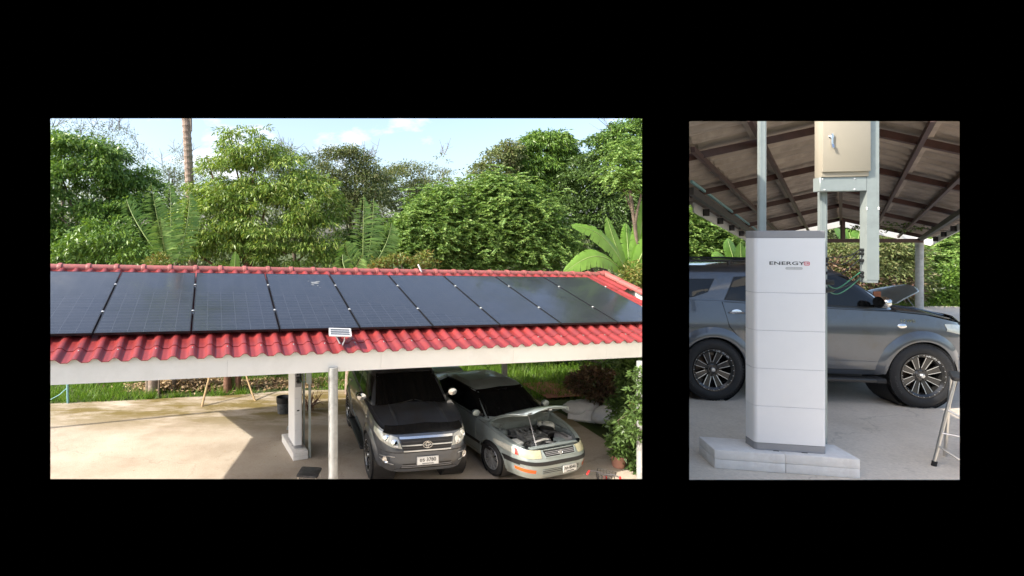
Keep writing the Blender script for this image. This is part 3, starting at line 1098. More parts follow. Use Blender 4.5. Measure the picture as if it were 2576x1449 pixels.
for Z in ZS:
    b = MB()
    d = 0.05
    for side in (-1, 1):
        e = 2.62 * side
        if side < 0:
            e = lim(Z, e)
        p0, p1 = rb(Z, 0.0, d + 0.05), rb(Z, e, d + 0.05)
        b.beam(p0, p1, 0.06, 0.10)
    o = b.build('rafter', M['brownsteel'], cb)
    o.location = (0, 0, -ZB)


def along(off, dn, wd, ht, m, name, za=Z0 + 0.05, zb=Z1 - 0.1, lab=None):
    if off < -0.5:
        za = max(za, abs(off) / 0.30 + 0.3)
    b = MB()
    b.beam(rb(za, off, dn), rb(zb, off, dn), wd, ht)
    o = b.build(name, m, cb)
    o.location = (0, 0, -ZB)
    return o


for off in (-1.87, -1.04, 1.06, 1.87):
    along(off, 0.15, 0.05, 0.07, M['brownsteel'], 'purlin')
    # the lapped sheet ends show as a paler strip along the purlin
    along(off + (0.12 if off > 0 else -0.12), 0.008, 0.10, 0.012, M['tileunder'], 'lap_strip')
along(0.0, 0.11, 0.06, 0.12, M['brownsteel'], 'ridge_beam')
along(2.45, 0.20, 0.07, 0.12, M['greysteel'], 'eave_beam')
along(-2.42, 0.20, 0.07, 0.12, M['greysteel'], 'eave_beam')
along(-2.36, 0.10, 0.03, 0.04, M['pvc'], 'gutter_pipe')
# eave overhang brackets and outer fascia
for off, sgn in ((2.95, 1), (-2.85, -1)):
    za = 3.0 if sgn > 0 else 10.0
    b = MB()
    b.beam(rb(za, off, 0.10), rb(Z1, off, 0.10), 0.025, 0.19)
    o = b.build('fascia_board', M['fascia'], cb); o.location = (0, 0, -ZB)
    for Z in np.arange(10.6, 16.8, 1.25):
        b = MB()
        b.box(tuple(rb(Z, off - sgn * 0.09, 0.13)), (0.1, 0.06, 0.14))
        o = b.build('bracket', M['greysteel'], cb); o.location = (0, 0, -ZB)
# gable end: white barge boards, tie beam, king post
for sgn in (-1, 1):
    b = MB()
    b.beam(rb(Z1 - 0.02, 0, 0.10), rb(Z1 - 0.02, 2.95 * sgn, 0.10), 0.03, 0.21)
    o = b.build('barge_board', M['fascia'], cb); o.location = (0, 0, -ZB)
ZG = 15.9
tz = rb(ZG, 2.45, 0.24).z
b = MB()
b.beam((rb(ZG, -2.45).x, ZG - 0.07, tz), (rb(ZG, 2.45).x, ZG - 0.07, tz), 0.06, 0.12)
o = b.build('tie_beam', M['brownsteel'], cb); o.location = (0, 0, -ZB)
b = MB()
b.beam((rb(ZG, 0).x, ZG - 0.07, tz + 0.06), (rb(ZG, 0).x, ZG - 0.07, rb(ZG, 0, 0.1).z), 0.10, 0.06, (0, 1, 0))
o = b.build('king_post', M['brownsteel'], cb); o.location = (0, 0, -ZB)
for (off, Z) in ((2.42, 15.9), (-2.42, 15.9)):
    q = rb(Z, off, 0.27)
    if off > 0 and Z < 10:
        continue
    b = MB(); b.tube([(q.x, q.y, ZB), (q.x, q.y, q.z)], 0.095, 18)
    o = b.build('post', M['post'], cb, 40); o.location = (0, 0, -ZB)
# a vine that has crept in under the right eave


# ------------------------------------------------------------------ vegetation
LM = {
    'dark': leafmat('dark_green_leaves', [(0.073, 0.143, 0.032), (0.110, 0.211, 0.046), (0.170, 0.292, 0.065), (0.268, 0.397, 0.097)], 0.36),
    'olive': leafmat('yellow_green_drooping_leaves', [(0.118, 0.205, 0.037), (0.181, 0.298, 0.053), (0.261, 0.375, 0.074), (0.380, 0.427, 0.111)], 0.42),
    'bright': leafmat('fresh_green_leaves', [(0.086, 0.172, 0.032), (0.132, 0.236, 0.041), (0.196, 0.310, 0.057)], 0.38),
    'feather': leafmat('light_green_feathery_leaves', [(0.105, 0.205, 0.048), (0.155, 0.275, 0.062), (0.215, 0.335, 0.08), (0.27, 0.37, 0.10)], 0.5),
    'brown': leafmat('dull_brownish_green_leaves', [(0.111, 0.154, 0.059), (0.158, 0.204, 0.072), (0.204, 0.243, 0.089), (0.243, 0.216, 0.111)], 0.55),
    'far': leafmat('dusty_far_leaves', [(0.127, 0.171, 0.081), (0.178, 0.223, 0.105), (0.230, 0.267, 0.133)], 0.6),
    'deep': leafmat('deep_green_leaves', [(0.059, 0.102, 0.031), (0.090, 0.155, 0.041), (0.139, 0.225, 0.062)], 0.36),
    'yellow': leafmat('yellow_orange_croton_leaves', [(0.10, 0.17, 0.035), (0.15, 0.20, 0.045), (0.20, 0.22, 0.05), (0.30, 0.21, 0.075)], 0.45),
    'purple': leafmat('purple_brown_croton_leaves', [(0.09, 0.065, 0.045), (0.18, 0.10, 0.08), (0.32, 0.19, 0.14), (0.10, 0.12, 0.05), (0.42, 0.27, 0.20)], 0.35),
    'palm': leafmat('coconut_frond_leaflets', [(0.116, 0.231, 0.051), (0.184, 0.324, 0.073), (0.287, 0.419, 0.116)], 0.38),
    'banana': pmat('banana_leaf', (0.17, 0.33, 0.055), 0.38, var=0.22, vs=3),
    'rib': pmat('pale_leaf_rib', (0.22, 0.30, 0.09), 0.5, var=0.1),
    'grass': leafmat('lawn_grass', [(0.07, 0.15, 0.015), (0.11, 0.23, 0.022), (0.16, 0.29, 0.03), (0.21, 0.30, 0.05)], 0.5, 0.35),
    'twig': pmat('bare_grey_twigs', (0.17, 0.145, 0.12), 0.9, var=0.2),
}
# the banana blade lets light through
_t = LM['banana'].node_tree
_tr = _t.nodes.new('ShaderNodeBsdfTranslucent'); _tr.inputs['Color'].default_value = (0.30, 0.5, 0.05, 1)
_ms = _t.nodes.new('ShaderNodeMixShader'); _ms.inputs[0].default_value = 0.35
_t.links.new(_t.nodes['Principled BSDF'].outputs[0], _ms.inputs[1]); _t.links.new(_tr.outputs[0], _ms.inputs[2])
_t.links.new(_ms.outputs[0], _t.nodes['Material Output'].inputs['Surface'])


LSC = 0.70        # leaves stay below a hand's length


def unit(a):
    return a / np.maximum(np.linalg.norm(a, axis=1, keepdims=True), 1e-9)


def leaf_quads(pos, d, L, W, rg, flat=0.7):
    """rhombic leaves at pos pointing along d; flat = how far their faces turn to the sky"""
    n = len(pos)
    up = rg.normal(size=(n, 3)) * (1 - flat) * 1.6
    up[:, 2] += flat * 1.4
    side = unit(np.cross(d, up))
    nr = np.cross(side, d)
    L = (L * LSC * rg.uniform(0.65, 1.25, n))[:, None]
    W = (W * LSC * rg.uniform(0.7, 1.25, n))[:, None]
    V = np.empty((n, 4, 3))
    V[:, 0] = pos
    V[:, 1] = pos + d * L * 0.42 + side * W * 0.5 + nr * W * 0.14
    V[:, 2] = pos + d * L - np.array([0, 0, 1.0]) * L * 0.12
    V[:, 3] = pos + d * L * 0.42 - side * W * 0.5 + nr * W * 0.14
    return V.reshape(-1, 3)


def crown(blobs, nsub, per, L, W, droop, rg, rsub=(0.35, 0.75), flat=0.25, squash=0.8, inner=0.55):
    """a crown made of many leafy boughs spread through a few big lobes.
    blobs: (centre, rx, ry, rz)"""
    wts = np.array([(b[1] * b[3]) ** 1.0 for b in blobs]); wts = wts / wts.sum()
    out = []
    subs = []
    nsub = int(nsub * 1.6)
    pick = rg.choice(len(blobs), nsub, p=wts)
    for k in pick:
        c, rx, ry, rz = blobs[k]
        while True:
            v = rg.normal(size=3); v /= np.linalg.norm(v)
            if v[2] > -0.75 and (v[1] < 0.55 or rg.random() < 0.35):
                break
        stray = rg.random() < 0.16
        r = rg.uniform(0.98, 1.22) if stray else inner + (1 - inner) * rg.random() ** 0.6
        p = np.array(c) + v * np.array([rx, ry, rz]) * r
        rs = rg.uniform(*rsub) * min(1.0, 0.45 + 0.4 * min(rx, rz)) * (0.55 if stray else 1.0)
        subs.append((p, rs, v))
    for (p, rs, v) in subs:
        n = max(8, int(per * 1.75 * (rs / rsub[1]) ** 2))
        q = unit(rg.normal(size=(n, 3)))
        q[:, 2] = np.abs(q[:, 2]) * 0.9 - 0.25 * rg.random(n)
        rr = rg.uniform(0.45, 1.05, n)[:, None]
        pos = p + q * rr * rs * np.array([1.0, 1.0, squash])
        d = unit(q * 0.8 + rg.normal(size=(n, 3)) * 0.55 + np.array([0, 0, -droop]) + v * 0.2)
        out.append(leaf_quads(pos, d, L, W, rg, flat))
    return np.concatenate(out), subs


def feathers(blobs, nsub, per, L, rg, rsub=(0.45, 0.9), inner=0.5):
    """layered sprays of small paired leaflets"""
    wts = np.array([b[1] * b[3] for b in blobs]); wts = wts / wts.sum()
    out = []
    for k in rg.choice(len(blobs), int(nsub * 1.35), p=wts):
        c, rx, ry, rz = blobs[k]
        while True:
            v = rg.normal(size=3); v /= np.linalg.norm(v)
            if v[2] > -0.6 and (v[1] < 0.5 or rg.random() < 0.3):
                break
        p = np.array(c) + v * np.array([rx, ry, rz]) * (inner + (1 - inner) * rg.random() ** 0.6)
        rs = rg.uniform(*rsub)
        for s in range(per):
            an = rg.uniform(0, 2 * PI)
            hd = np.array([math.cos(an), math.sin(an), rg.uniform(-0.6, 0.45)]); hd /= np.linalg.norm(hd)
            o = p + np.array([rg.normal() * rs * 0.4, rg.normal() * rs * 0.4, rg.normal() * rs * 0.3])
            Ls = rs * rg.uniform(0.5, 0.9)
            n = 12
            t = np.linspace(0.08, 1, n)
            ax = o + hd * (t * Ls)[:, None] - np.array([0, 0, 1]) * (0.22 * Ls * t ** 2)[:, None]
            sd = np.cross(hd, [0, 0, 1]); sd /= np.linalg.norm(sd)
            for sg in (-1, 1):
                d = unit(np.tile(sd * sg * 0.85 + hd * 0.5, (n, 1)) + rg.normal(size=(n, 3)) * 0.16)
                out.append(leaf_quads(ax, d, L, L * 0.40, rg, 0.25))
    return np.concatenate(out)


def trunk_mesh(base, top, r0, r1, limbs, rg, wob=0.12):
    b = MB()
    base, top = Vector(base), Vector(top)
    n = 9
    pts = []
    for i in range(n):
        t = i / (n - 1)
        q = base.lerp(top, t)
        q.x += math.sin(t * 5 + base.x) * wob * t
        q.y += math.cos(t * 4 + base.y) * wob * t
        pts.append(q)
    rs = [r0 * (1.35 if i == 0 else 1) * (1 - i / (n - 1)) + r1 * i / (n - 1) for i in range(n)]
    b.tube(pts, rs, 10)
    for tgt, s, r in limbs:
        a = pts[min(n - 1, int(s * (n - 1)))]
        tgt = Vector(tgt)
        mid = a.lerp(tgt, 0.5) + Vector((rg.normal() * 0.15, rg.normal() * 0.15, 0.18))
        b.tube([a, a.lerp(mid, 0.5) + Vector((0, 0, 0.06)), mid, tgt], [r, r * 0.8, r * 0.6, r * 0.2], 6)
    return b


def twigs(pts, rg, n=5, L=0.8, r=0.012):
    b = MB()
    for p in pts:
        for k in range(n):
            a = Vector(p)
            d = Vector((rg.normal() * 0.5, rg.normal() * 0.4, rg.uniform(0.4, 1.2))).normalized()
            q = a + d * L * rg.uniform(0.5, 1.2)
            m_ = a.lerp(q, 0.5) + Vector((rg.normal(), rg.normal(), rg.normal())) * 0.06
            b.tube([a, m_, q], [r, r * 0.7, r * 0.35], 4, False)
            for j in range(2):
                e = m_ + Vector((rg.normal() * 0.35, rg.normal() * 0.3, rg.uniform(0.1, 0.6))) * L * 0.6
                b.tube([m_, e], [r * 0.6, r * 0.25], 4, False)
    return b


def tree(label, blobs_px, Y, leaf, base_px=None, kind='leaf', nsub=60, per=170, L=0.2, W=0.07, droop=0.5, seed=1, group='trees behind the carport',
         flat=0.25, depth=0.65, rsub=(0.35, 0.75), squash=0.8, inner=0.55, back=2.0, basedy=0.0, name='tree', cat='tree', zbase=0.0, trunk=0.13, bark='bark', twig=0, twigL=0.8, limbs=True):
    """blobs_px: (px, py, half width px, half height px[, extra distance]) of the lobes of the crown"""
    if Y > 15.9 and Y < 20 and name == 'tree':
        Y += back
    rg = np.random.default_rng(seed)
    blobs = []
    for bl in blobs_px:
        dy = bl[4] if len(bl) > 4 else 0.0
        c = at(bl[0], bl[1], Y + dy)
        rx, rz = bl[2] * (Y + dy) / F, bl[3] * (Y + dy) / F
        blobs.append((np.array(c), rx, max(0.35, depth * 0.5 * (rx + rz)), rz))
    cx = sum(b[0][0] * b[1] for b in blobs) / sum(b[1] for b in blobs)
    bx = at(base_px, 600, Y).x if base_px is not None else cx
    low = min(b[0][2] - b[3] for b in blobs)
    topz = sum(b[0][2] * b[1] for b in blobs) / sum(b[1] for b in blobs)
    root = thing(name, label, cat, (bx, Y, zbase), 0, group)
    off = np.array([bx, Y, zbase])
    if kind == 'leaf':
        V, subs = crown(blobs, nsub, per, L, W, droop, rg, rsub, flat, squash, inner)
    else:
        V = feathers(blobs, nsub, per, L, rg, rsub, inner)
    fast_quads('crown', V - off, len(V) // 4, LM[leaf], root)
    lb = []
    if limbs:
        for b in blobs:
            lb.append((b[0] - off, rg.uniform(0.45, 0.95), trunk * 0.5))
    tm = trunk_mesh((0, 0, -0.05), (cx - bx, 0, max(0.3, topz - zbase)), trunk, trunk * 0.35, lb, rg, min(0.12, trunk))
    tm.build('trunk', M[bark], root, 60)
    if twig:
        pts = []
        for b in blobs:
            for k in range(twig):
                an = rg.uniform(0.15, PI - 0.15)
                pts.append(b[0] - off + np.array([math.cos(an) * b[1] * 0.9, rg.normal() * 0.3, math.sin(an) * b[3] * 0.85]))
        tag(twigs(pts, rg, 3, twigL).build('twigs', LM['twig'], root), kind='stuff')
    return root


def frond_into(rib, leaves, base, tip, bow, nleaf, ll, rg, hang=0.35, wdt=0.022):
    """one coconut frond: a bowed rib with two rows of leaflets"""
    base, tip = np.array(base), np.array(tip)
    ax = tip - base
    Lr = np.linalg.norm(ax)
    ax = ax / Lr
    sag = np.array(bow, dtype=float)
    t = np.linspace(0, 1, 14)
    pts = base + np.outer(t, tip - base) + np.outer(np.sin(t * PI) * Lr, sag)
    rib.tube([tuple(p) for p in pts], [0.026 * (1 - 0.8 * k) for k in t], 5)
    side = np.cross(ax, np.array([0.25, -1.0, 0.2])); side /= np.linalg.norm(side)
    for sg in (-1, 1):
        tt = np.linspace(0.16, 0.995, nleaf)
        p = base + np.outer(tt, tip - base) + np.outer(np.sin(tt * PI) * Lr, sag)
        d = side * sg * 0.9 + ax * 0.62 + np.array([0, 0, -hang]) + rg.normal(size=(nleaf, 3)) * 0.15
        d = unit(d)
        le = ll * rg.uniform(0.8, 1.1, nleaf) * np.sin(np.clip(tt * 0.93 + 0.09, 0, 1) * PI) ** 0.6
        wv = np.cross(d, np.array([0.1, -1.0, 0.15])); wv = unit(wv)
        V = np.empty((nleaf, 4, 3))
        V[:, 0] = p - wv * wdt * 0.4
        V[:, 1] = p + d * le[:, None] * 0.55 - wv * wdt * 0.2 + np.array([0, 0, 0.02])
        V[:, 2] = p + d * le[:, None] + np.array([0, 0, -0.05])
        V[:, 3] = p + wv * wdt * 0.6
        leaves.append(V.reshape(-1, 3))


def palm(label, base_px, Y, tips, ll=0.55, seed=3, z=None, trunk_to=None, group='coconut palms', zbase=0.0, base_y=None, leaf='palm', nleaf=48):
    rg = np.random.default_rng(seed)
    c = at(base_px, base_y, Y)
    root = thing('palm_tree', label, 'palm', (c.x, Y, zbase), 0, group)
    off = np.array([c.x, Y, zbase])
    for (tx, ty, dy, bw) in tips:
        tp = at(tx, ty, Y + dy)
        rib, lv = MB(), []
        frond_into(rib, lv, np.array(c) - off, np.array(tp) - off, bw, nleaf, ll, rg)
        fr = rib.build('frond', LM['rib'], root, 60)
        V = np.concatenate(lv)
        fast_quads('leaflets', V, len(V) // 4, LM[leaf], fr)['kind'] = 'stuff'
    b = MB()
    b.tube([(0, 0, 0), (0.03, 0, (c.z - zbase) * 0.5), (0, 0, c.z - zbase + 0.1)], [0.16, 0.13, 0.1], 10)
    b.build('trunk', M['palmbark'], root, 60)
    return root


def banana_leaf(b, rib, base, tip, bow, wd, rg, face=(0.2, -0.8, 0.55), splits=0.5):
    base, tip = Vector(base), Vector(tip)
    ax = tip - base
    Lr = ax.length
    n = 22
    side0 = ax.normalized().cross(Vector(face)).normalized()
    pts = []
    for i in range(n + 1):
        t = i / n
        pts.append(base + ax * t + Vector(bow) * (math.sin(t * PI) * Lr))
    rib.tube(pts, [0.022 * (1 - 0.85 * i / n) + 0.003 for i in range(n + 1)], 6)
    for sg in (-1, 1):
        i = 3
        droop = 0.0
        while i < n:
            step = 1 if rg.random() < splits else 2
            step = min(step, n - i)
            if rg.random() < splits:
                droop = rg.uniform(-0.05, 0.28)
            rows = []
            gap = rg.uniform(0.01, 0.16) * Lr / n * step
            for j in range(step + 1):
                t = (i + j) / n
                k = (t - 3 / n) / (1 - 3 / n)
                hw = wd * (math.sin(min(1, k * 0.90 + 0.10) * PI) ** 0.55) * (1 if k < 1 else 0.05)
                p = pts[i + j]
                s = side0 * sg
                fwd = ax.normalized()
                row = [p, p + s * hw * 0.5 + Vector((0, 0, 0.05 * wd)) + fwd * hw * 0.15, p + s * hw + fwd * (hw * 0.34 + (0.5 - j / step) * 2 * gap) - Vector((0, 0, hw * (0.22 + droop)))]
                rows.append(row)
            b.grid(rows, flip=sg > 0)
            i += step


def banana(label, base_px, base_py, Y, leaves, seed=5, group=None, zbase=0.0):
    rg = np.random.default_rng(seed)
    c = at(base_px, base_py, Y)
    root = thing('banana_plant', label, 'banana plant', (c.x, Y, zbase), 0, group)
    off = Vector((c.x, Y, zbase))
    for (tx, ty, dy, bw, wd) in leaves:
        b, rib = MB(), MB()
        banana_leaf(b, rib, c - off, at(tx, ty, Y + dy) - off, bw, wd, rg)
        lf = b.build('leaf', LM['banana'], root, 60)
        rib.build('midrib', LM['rib'], lf, 60)
    b = MB()
    b.tube([(0, 0, 0), (0.02, 0, (c.z - zbase) * 0.5), (0, 0, c.z - zbase + 0.05)], [0.13, 0.11, 0.07], 10)
    b.build('stem', LM['rib'], root, 60)
    return root


# ---- the trees behind the lower carport, left to right
tree('big dark leafy tree filling the left end of the garden', [(190, 470, 120, 125), (300, 560, 90, 110), (140, 400, 70, 75), (250, 430, 80, 80), (350, 500, 55, 80, 0.8), (180, 610, 110, 90), (310, 640, 90, 70), (330, 470, 60, 60, 1), (140, 540, 60, 150)],
     17.5, 'dark', 150, nsub=150, per=190, L=0.24, W=0.095, droop=0.7, seed=11)
tree('low fresh green bush in front of the big dark tree', [(250, 625, 75, 60), (330, 650, 60, 50), (180, 650, 60, 45)], 15.8, 'bright', 250, nsub=48, per=170, L=0.24, W=0.075, droop=0.9, seed=12, group='bushes behind the ridge', name='bush', cat='bush', trunk=0.06)
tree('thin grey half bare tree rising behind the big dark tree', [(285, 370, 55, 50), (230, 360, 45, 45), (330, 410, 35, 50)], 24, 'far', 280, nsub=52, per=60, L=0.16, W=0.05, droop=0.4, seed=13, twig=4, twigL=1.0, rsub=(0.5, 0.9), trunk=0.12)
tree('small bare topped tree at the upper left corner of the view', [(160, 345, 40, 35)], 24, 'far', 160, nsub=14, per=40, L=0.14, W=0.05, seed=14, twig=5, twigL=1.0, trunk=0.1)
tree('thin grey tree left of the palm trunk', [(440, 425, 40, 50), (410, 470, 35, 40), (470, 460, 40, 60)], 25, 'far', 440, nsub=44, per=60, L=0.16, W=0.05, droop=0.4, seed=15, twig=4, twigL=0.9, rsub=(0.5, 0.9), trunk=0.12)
tree('dark shrubby tree between the big dark tree and the young palm', [(395, 520, 45, 60), (365, 585, 50, 80), (420, 600, 40, 80)], 19.5, 'dark', 390, nsub=50, per=160, L=0.2, W=0.08, droop=0.5, seed=16)
tree('tall yellow green tree with drooping leaves beside the palm trunk',
     [(610, 390, 70, 65), (560, 480, 85, 85), (680, 460, 85, 90), (540, 580, 100, 90), (660, 570, 110, 100), (780, 530, 80, 90), (800, 610, 70, 70), (480, 630, 60, 50), (590, 640, 110, 50), (720, 640, 100, 50), (520, 390, 28, 30), (655, 340, 26, 22), (575, 345, 24, 20)],
     16.5, 'olive', 600, nsub=230, per=165, L=0.25, W=0.062, droop=0.85, seed=17, rsub=(0.32, 0.68), bark='barkred', trunk=0.17)
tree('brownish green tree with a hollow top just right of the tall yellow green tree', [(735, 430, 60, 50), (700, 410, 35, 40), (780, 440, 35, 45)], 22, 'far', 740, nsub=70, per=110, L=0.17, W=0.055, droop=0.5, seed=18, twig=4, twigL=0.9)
tree('dense round topped tree left of the pale vine topped one', [(870, 430, 60, 60), (840, 500, 50, 60), (915, 480, 55, 70), (930, 430, 30, 40), (900, 560, 60, 60)], 20.5, 'brown', 880, nsub=120, per=160, L=0.17, W=0.06, droop=0.55, seed=19, twig=2)
tree('sparse brown green tree topped with a pale vine and bare twigs', [(1010, 470, 65, 55), (1080, 470, 55, 50), (985, 540, 50, 55), (1110, 430, 20, 42), (1060, 540, 60, 50)], 22, 'brown', 1040, nsub=110, per=130, L=0.16, W=0.055, droop=0.5, seed=20, twig=2, twigL=0.7)
tree('wide light green feathery tree in the middle of the garden',
     [(1150, 540, 120, 70), (1270, 530, 110, 75), (1080, 590, 100, 70), (1200, 610, 140, 70), (1330, 590, 100, 80), (1230, 480, 60, 35), (1040, 630, 80, 50), (1380, 620, 80, 60), (1140, 650, 100, 40), (1290, 650, 120, 40)],
     16.8, 'feather', 1220, 'feather', nsub=460, per=13, L=0.16, seed=21, rsub=(0.45, 0.85), trunk=0.14)
tree('round bright green mango tree with a domed top', [(1370, 400, 75, 65), (1330, 430, 55, 60), (1420, 440, 50, 60), (1385, 360, 45, 32), (1370, 480, 75, 50)], 19.5, 'bright', 1370, nsub=130, per=190, L=0.28, W=0.07, droop=1.0, seed=22, rsub=(0.35, 0.65), trunk=0.16)
tree('brownish tree leaning against the left of the mango tree', [(1255, 420, 40, 50), (1225, 450, 30, 35), (1285, 390, 25, 30), (1270, 470, 45, 30)], 20.8, 'brown', 1260, nsub=60, per=150, L=0.19, W=0.075, droop=0.5, seed=23)
tree('dark green tree right of the domed mango tree', [(1470, 470, 60, 70), (1530, 440, 60, 75), (1440, 540, 55, 60), (1520, 540, 80, 80), (1590, 500, 50, 100), (1500, 390, 40, 40), (1480, 610, 60, 70), (1570, 610, 60, 80)],
     18.5, 'deep', 1510, nsub=190, per=170, L=0.19, W=0.08, droop=0.5, seed=24, rsub=(0.35, 0.7))
tree('tall dark tree at the upper right corner with bare twigs above', [(1580, 360, 60, 50), (1540, 380, 45, 45), (1610, 320, 30, 30)], 20.5, 'dark', 1580, nsub=70, per=150, L=0.2, W=0.085, droop=0.4, seed=25, twig=2, twigL=1.5)
tree('yellow tinged spray tree at the right edge under the dark tree top', [(1585, 400, 50, 40), (1600, 450, 45, 35), (1555, 440, 35, 25)], 15.5, 'feather', 1640, 'feather', nsub=44, per=9, L=0.13, seed=26, rsub=(0.4, 0.7), trunk=0.09)
tree('dense thicket tree behind the middle of the ridge', [(990, 620, 60, 60), (930, 640, 50, 50), (860, 640, 50, 50)], 18.2, 'dark', 930, nsub=70, per=150, L=0.18, W=0.07, droop=0.5, seed=27)
tree('orange and yellow bush behind the ridge below the feathery tree', [(1010, 668, 60, 22), (1070, 662, 30, 22), (955, 668, 25, 18)], 14.9, 'yellow', 1020, nsub=30, per=110, L=0.2, W=0.05, droop=0.2, seed=28, group='bushes behind the ridge', name='bush', cat='bush', trunk=0.04, rsub=(0.2, 0.4))
tree('small reddish bush poking over the ridge near the left', [(400, 662, 26, 18)], 14.6, 'yellow', 400, nsub=16, per=70, L=0.2, W=0.05, droop=0.0, seed=29, group='bushes behind the ridge', name='bush', cat='bush', trunk=0.03, rsub=(0.18, 0.32))
tree('golden bush at the right gable below the banana leaves', [(1590, 715, 35, 40), (1610, 690, 25, 30)], 14.8, 'yellow', 1600, nsub=36, per=110, L=0.17, W=0.05, droop=0.3, seed=30, group='bushes behind the ridge', name='bush', cat='bush', trunk=0.04, rsub=(0.2, 0.4))
# a tangle far behind closes the gaps: one mass nobody could count
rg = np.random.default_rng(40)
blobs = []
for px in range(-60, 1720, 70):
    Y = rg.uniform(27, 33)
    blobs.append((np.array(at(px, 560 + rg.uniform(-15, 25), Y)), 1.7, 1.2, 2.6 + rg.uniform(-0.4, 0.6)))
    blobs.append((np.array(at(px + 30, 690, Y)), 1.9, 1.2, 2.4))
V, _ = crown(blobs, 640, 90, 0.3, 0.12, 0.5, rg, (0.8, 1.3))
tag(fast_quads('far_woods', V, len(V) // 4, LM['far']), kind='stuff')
# undergrowth under the trees, seen below the fascia
blobs = []
for px in list(range(100, 760, 60)):
    blobs.append((np.array(at(px, 905, 20.5)), 1.0, 0.6, 0.9))
for px in list(range(980, 1660, 40)):
    blobs.append((np.array(at(px, 880, 18.6)), 0.8, 0.5, 1.2))
V, _ = crown(blobs, 190, 130, 0.2, 0.08, 0.4, rg, (0.4, 0.7))
tag(fast_quads('undergrowth', V, len(V) // 4, LM['deep']), kind='stuff')

# ---- palms and bananas
pt = thing('palm_tree', 'tall bare ringed palm trunk rising out of the top of the view', 'palm', (at(492, 600, 19).x, 19, 0), 0, 'coconut palms')
b = MB()
pts, rs = [], []
o_ = Vector((at(492, 600, 19).x, 19, 0))
for i in range(150):
    t = i / 149
    py = 890 + (120 - 890) * t
    px = 463 + 30 * max(0, (py - 250) / 640) ** 0.7 if py > 250 else 462
    q = at(px, py, 19) - o_
    pts.append(q)
    rs.append((0.185 - 0.05 * t) * (1.0 + (0.09 if i % 3 == 0 else -0.03)))
pts[0].z = -0.05
b.tube(pts, rs, 12)
b.build('trunk', M['palmbark'], pt, 25)
rgp = np.random.default_rng(50)
for k in range(14):
    an = k * 2 * PI / 14 + 0.2
    rib, lv = MB(), []
    c = np.array(pts[-1])
    frond_into(rib, lv, c, c + np.array([math.cos(an) * 3.1, math.sin(an) * 3.1, 0.2 + 1.0 * (k % 3)]), (0, 0, 0.2), 36, 0.7, rgp)
    fr = rib.build('frond', LM['rib'], pt, 60)
    V = np.concatenate(lv)
    fast_quads('leaflets', V, len(V) // 4, LM['palm'], fr)['kind'] = 'stuff'
rib = MB()
dead = at(474, 240, 19) - o_
rib.tube([dead, dead + Vector((0.1, -0.1, -0.5)), dead + Vector((0.16, -0.12, -1.35))], [0.03, 0.06, 0.02], 6)
rib.build('dry_spathe', LM['twig'], pt, 60)

palm('young coconut palm with upright fronds left of the ringed palm trunk', 432, 16.0, [(380, 458, -0.3, (-0.02, 0, 0)), (428, 465, 0.5, (0.0, 0, 0.0)), (478, 480, 0.9, (0.05, 0, 0)), (402, 545, -0.9, (-0.03, 0, 0.02)), (318, 500, 0.9, (-0.10, 0, 0.1))],
     0.5, 31, base_y=690)
palm('young coconut palm with one broad upright frond in the middle of the garden', 912, 15.8, [(915, 490, 0, (0, 0, 0)), (940, 498, 0.4, (0.03, 0, 0)), (985, 560, 0.6, (0.1, 0, 0.08)), (868, 610, -0.5, (-0.08, 0, 0.1))],
     0.5, 32, base_y=715)
palm('pale young palm frond hanging just over the ridge', 880, 14.9, [(912, 640, -0.3, (0.02, 0, 0.02)), (862, 640, 0.2, (-0.1, 0, 0.05))], 0.34, 33, base_y=700, nleaf=26)
palm('small palm fan poking up over the ridge beside the red bush', 385, 15, [(372, 648, 0, (0, 0, 0)), (395, 640, 0.1, (0, 0, 0)), (415, 645, 0, (0.03, 0, 0)), (428, 652, 0, (0.05, 0, 0))], 0.2, 34, base_y=690, nleaf=22, leaf='feather')
banana('banana plant with big bright leaves at the right gable', 1585, 705, 15.2,
       [(1436, 566, -0.3, (0.05, 0, 0.16), 0.27), (1526, 545, 0.2, (-0.03, 0, 0.02), 0.25), (1622, 500, 0.5, (0.02, 0, 0), 0.30), (1415, 690, -0.9, (0.02, 0, 0.24), 0.30), (1575, 560, 0.9, (0.0, 0, 0.0), 0.25), (1640, 580, 0.2, (0.05, 0, 0.1), 0.27), (1560, 740, -0.9, (0, 0, 0.16), 0.22), (1650, 690, -0.3, (0.05, 0, 0.2), 0.25)], 35)
banana('single rolled banana leaf tip standing above the ridge', 590, 720, 15.4, [(592, 632, 0, (0.0, 0, 0), 0.15)], 36)

# ---- lawn: grass blades, fallen leaves
def blades(n, region, hmin, hmax, rg, z=0.0, wdt=0.02):
    x0, x1, y0, y1 = region
    cl = rg.uniform(size=(n // 9, 2)) * [x1 - x0, y1 - y0] + [x0, y0]
    idx = rg.integers(0, len(cl), n)
    p = np.zeros((n, 3))
    p[:, :2] = cl[idx] + rg.normal(size=(n, 2)) * 0.06
    p[:, 2] = z
    hgt = (rg.uniform(hmin, hmax, len(cl))[idx] * rg.uniform(0.5, 1.1, n))[:, None]
    an = rg.uniform(0, 2 * PI, n)
    s = np.stack([np.cos(an), np.sin(an), 0 * an], 1) * wdt * 0.5
    lean = np.concatenate([rg.normal(size=(n, 2)) * 0.45, np.ones((n, 1))], 1)
    V = np.empty((n, 3, 3))
    V[:, 0] = p - s
    V[:, 1] = p + s
    V[:, 2] = p + lean * hgt
    return V


def slab_edge(x):
    return np.interp(x, [q.x for q in poly[:13]], [q.y for q in poly[:13]])


